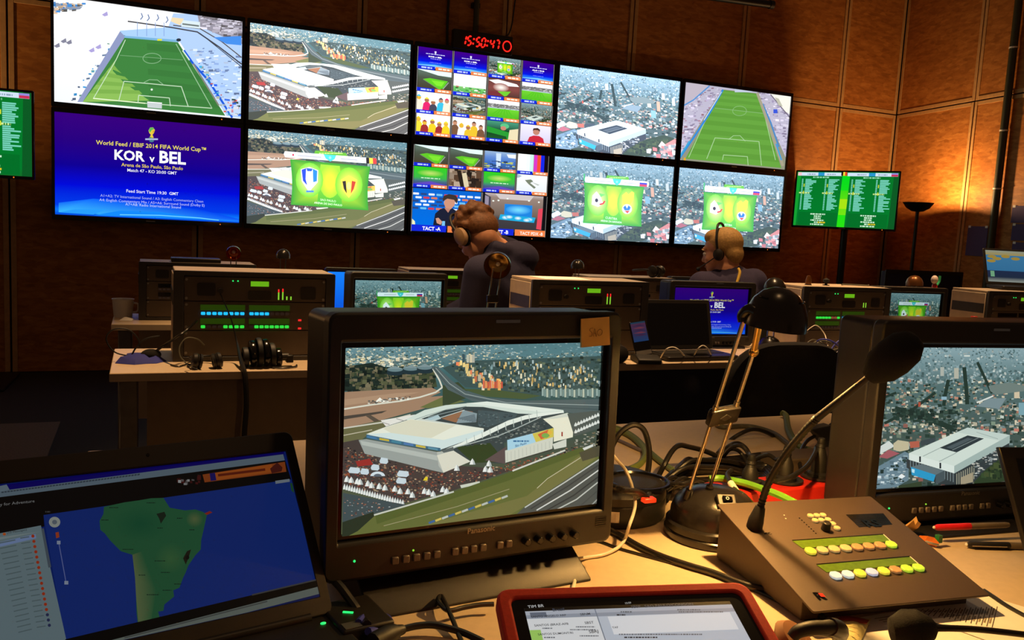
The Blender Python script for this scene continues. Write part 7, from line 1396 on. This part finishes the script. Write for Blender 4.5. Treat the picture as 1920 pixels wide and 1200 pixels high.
def person(label, P, hf, top_m, hair_m, hair_kind, group=None):
    base = P['hips']; t = thing('person', label, 'person', (base.x, base.y, 0), 0, group)
    hf = Vector(hf).normalized(); hu = (Vector(P.get('hu', (0, 0, 1)))-hf*Vector(P.get('hu', (0, 0, 1))).dot(hf)).normalized(); hs = hf.cross(hu)   # hs = right side
    H = frameM(P['head'], hs, hf, hu); h = lambda x, y, z: H @ Vector((x, y, z))
    def hb(m, c, r, n=16): return m.ball((0, 0, 0), r, n, 12, H @ Matrix.Translation(c))
    m = MB()
    hb(m, (0, -.012, .028), (.074, .094, .082)); hb(m, (0, .03, -.03), (.060, .062, .080)); hb(m, (0, .048, -.082), (.040, .042, .030)); hb(m, (0, -.03, -.04), (.058, .06, .06))
    limb(m, h(0, .082, .0), h(0, .098, -.036), .009, .0125, 8); hb(m, (0, .098, -.038), (.015, .012, .010), 8); hb(m, (0, .074, .022), (.05, .02, .012), 10); hb(m, (0, .082, -.066), (.022, .012, .007), 8); hb(m, (0, .08, -.078), (.02, .012, .007), 8)
    for s in (-1, 1): hb(m, (s*.073, -.004, -.022), (.010, .019, .030), 10); hb(m, (s*.038, .06, -.035), (.022, .022, .02), 10)
    limb(m, h(0, -.03, -.06), P['neck'], .052, .06)
    chain(m, [P['neck'], P['chest'], P['waist'], P['hips']], [.07, .125, .115, .13])
    for s in 'LR':
        chain(m, [P['sh'+s], P['el'+s], P['wr'+s]], [.048, .038, .026]); limb(m, P['chest'], P['sh'+s], .09, .05); hand(m, P['wr'+s], P['hd'+s], (0, 0, 1), left=(s == 'L'))
        chain(m, [P['hp'+s], P['kn'+s], P['an'+s]], [.078, .05, .034]); limb(m, P['an'+s], P['to'+s], .034, .026)
    skin_obj('body', m, 'skin', t, .0062, 3)
    # face details
    for s in (-1, 1):
        obj('eye', MB().ball(h(s*.029, .079, -.006), .0115, 12, 8), 'white_plastic', t, world=True); obj('iris', MB().ball(h(s*.029, .0862, -.006), .0055, 10, 6), 'black_gloss', t, world=True)
        obj('eyebrow', MB().tube([h(s*.012, .09, .014), h(s*.03, .091, .019), h(s*.05, .078, .013)], .0032, 6), hair_m, t, world=True)
    obj('mouth', MB().tube([h(-.02, .086, -.072), h(0, .094, -.073), h(.02, .086, -.072)], .0028, 6), mat('lip', (150, 80, 70), .5), t, world=True)
    # clothing
    m = MB(); chain(m, [P['neck']-(P['neck']-P['chest'])*.25, P['chest'], P['waist'], P['hips']], [.082, .148, .14, .152])
    for s in 'LR':
        limb(m, P['chest'], P['sh'+s], .118, .076); limb(m, P['waist'], P['sh'+s], .1, .07); e = P['el'+s]; chain(m, [P['sh'+s], e, e.lerp(P['wr'+s], .9)], [.074, .056, .04])
    if P.get('hood'):
        c, n = P['hood']; d = (P['neck']-P['chest']).normalized(); sh = (P['shR']-P['shL']).normalized(); bk = d.cross(sh).normalized()
        if bk.dot(c-P['neck']) < 0: bk = -bk
        ring = [c+sh*(.095*math.cos(a))+bk*(.055*math.sin(a))-d*.03*math.sin(a) for a in [2*math.pi*k/12 for k in range(12)]]
        for k in range(12): limb(m, ring[k], ring[(k+1) % 12], .034, .034, 10)
        m.ball(c-d*.055+bk*.055, (.1, .085, .07), 14, 10)
    top = skin_obj('hooded_top' if P.get('hood') else 'shirt', m, top_m, t, .011, 3)
    m = MB(); 
    for s in 'LR': chain(m, [P['hips'].lerp(P['hp'+s], .6), P['hp'+s], P['kn'+s], P['an'+s]+Vector((0, 0, .05))], [.135, .1, .07, .056])
    limb(m, P['hips'], P['hips']+Vector((0, 0, .03)), .15, .145); skin_obj('trousers', m, 'trouser', t, .014, 3)
    for s in 'LR': m = MB(); limb(m, P['an'+s]+Vector((0, 0, .0)), P['to'+s], .048, .04); skin_obj('shoe', m, 'rubber_black', t, .012, 2)
    # hair
    m = MB(); rn = random.Random(9)
    if hair_kind == 'curly':
        hb(m, (0, -.024, .046), (.083, .1, .082)); hb(m, (0, -.06, -.015), (.074, .06, .065))
        for k in range(150):
            a, b = rn.uniform(0, 2*math.pi), rn.uniform(-.75, 1); cz_ = b; r_ = math.sqrt(max(0, 1-b*b)); x, y, z = r_*math.cos(a), r_*math.sin(a), cz_
            if y > .25 and z < .45: continue
            if z < -.3 and y > -.2: continue
            hb(m, (x*.082, -.024+y*.098, .036+z*.086), (rn.uniform(.012, .02),)*3, 8)
        skin_obj('hair', m, hair_m, t, .006, 2)
    else:
        hb(m, (0, -.022, .036), (.0785, .096, .084)); hb(m, (0, -.058, -.02), (.069, .052, .062)); hb(m, (0, .03, .075), (.055, .05, .04)); skin_obj('hair', m, hair_m, t, .006, 3)
    return t, h
def worn_headset(label, h, m='rubber_black', size=1.0, boom=True, cup=(.036, .046), cup_m='black_plastic'):
    c = h(0, 0, .0); t = thing('headset', label, 'headset', tuple(h(0, 0, .12)), 0, 'headsets worn by people')
    obj('headband', MB().tube([h(-.088, 0, -.0), h(-.092, -.005, .06), h(-.06, -.01, .125), h(0, -.012, .14), h(.06, -.01, .125), h(.092, -.005, .06), h(.088, 0, 0)], .0065, 10), m, t, world=True)
    for s in (-1, 1):
        d = (h(s, 0, 0)-h(0, 0, 0)); fw = (h(0, 1, 0)-h(0, 0, 0)); u = (h(0, 0, 1)-h(0, 0, 0)); M = frameM(h(s*.082, -.002, -.02), fw, u, d)
        obj('ear_cup', MB().lathe([(.001, -.006), (.8, -.006), (1, .004), (.92, .018), (.5, .024), (.001, .025)], 22, M @ Matrix.Diagonal((cup[0], cup[1], 1, 1))), cup_m, t, world=True); obj('cushion', MB().lathe([(.45, -.012), (.7, -.018), (1.02, -.014), (1.05, -.0062)], 22, M @ Matrix.Diagonal((cup[0], cup[1], 1, 1)), False), 'foam', t, world=True)
    if boom: obj('mic_boom', MB().tube([h(-.1, .01, -.03), h(-.095, .06, -.055), h(-.06, .115, -.075), h(-.03, .125, -.078)], .0028, 8), m, t, world=True); obj('mic_foam', MB().ball(h(-.025, .125, -.078), .011, 12, 8), 'foam', t, world=True)
    return t
V = Vector
P1 = dict(head=ony(892, 440, 3.42), neck=ony(930, 474, 3.40), chest=ony(940, 520, 3.40), waist=ony(962, 585, 3.37), hips=V((1.50, 3.34, .60)), hood=(ony(942, 462, 3.39), 1), hu=(-.1, .3, 1),
          shL=ony(902, 512, 3.25), elL=ony(880, 600, 3.27), wrL=V((1.13, 3.55, .80)), hdL=(-.3, .9, -.1), shR=ony(962, 496, 3.53), elR=V((1.43, 3.68, .86)), wrR=V((1.27, 3.69, .79)), hdR=(-.75, .6, -.12),
          hpL=V((1.42, 3.30, .57)), knL=V((1.16, 3.5, .55)), anL=V((1.14, 3.56, .11)), toL=V((1.06, 3.66, .045)), hpR=V((1.53, 3.43, .57)), knR=V((1.33, 3.66, .55)), anR=V((1.34, 3.68, .11)), toR=V((1.27, 3.79, .045)))
t, h1 = person('person with curly brown hair in a navy hooded top bowing over a desk', P1, (-.14, .52, -.84), 'navy_cloth', 'hair_brown', 'curly'); worn_headset('headphones with tan oval cups worn by the bowed person', h1, boom=False, cup=(.034, .046), cup_m=mat('cup_tan', (150, 118, 84), .55))
obj('badge', MB().lathe([(.014, 0), (.016, .001), (.016, .003), (.013, .004)], 18, dirM(ony(924, 497, 3.155), (-.45, -.85, .2))), 'gold_cloth', t, world=True)
office_chair('office chair under the bowed person in the hooded top', (1.50, 3.33, 0), R_(38), top=.84)
hd2 = ony(1353, 470, 3.62); 
P2 = dict(head=hd2, neck=ony(1362, 506, 3.60), chest=ony(1368, 548, 3.60), waist=ony(1372, 600, 3.57), hips=V((2.78, 3.53, .60)), hu=(0, 0, 1),
          shL=ony(1322, 533, 3.56)+V((0, .02, -.01)), elL=ony(1306, 600, 3.66), wrL=V((2.60, 3.68, .80)), hdL=(.1, .95, -.1), shR=ony(1412, 530, 3.56), elR=ony(1430, 596, 3.62), wrR=V((2.88, 3.69, .80)), hdR=(-.1, .95, -.1),
          hpL=V((2.69, 3.5, .57)), knL=V((2.62, 3.86, .55)), anL=V((2.62, 3.82, .11)), toL=V((2.60, 3.95, .045)), hpR=V((2.87, 3.5, .57)), knR=V((2.92, 3.86, .55)), anR=V((2.92, 3.82, .11)), toR=V((2.93, 3.95, .045)))
dx = P2['waist'].x-2.78
for k in ('hips', 'wrL', 'wrR', 'hpL', 'knL', 'anL', 'toL', 'hpR', 'knR', 'anR', 'toR'): P2[k] = P2[k]+V((dx, 0, 0))
t, h2 = person('fair haired person in a purple navy shirt with a yellow lanyard', P2, (-.62, .76, -.2), 'purple_cloth', 'hair_fair', 'short'); worn_headset('black headset worn by the fair haired person', h2, cup=(.026, .03))
obj('lanyard', MB().tube([ony(1384, 503, 3.475), ony(1387, 510, 3.462), ony(1385, 520, 3.455), ony(1381, 532, 3.45)], [.0065, .0075, .0075, .0065], 8), 'gold_cloth', t, world=True)
office_chair('office chair under the fair haired person', (2.78+dx, 3.5, 0), R_(4), top=.84)
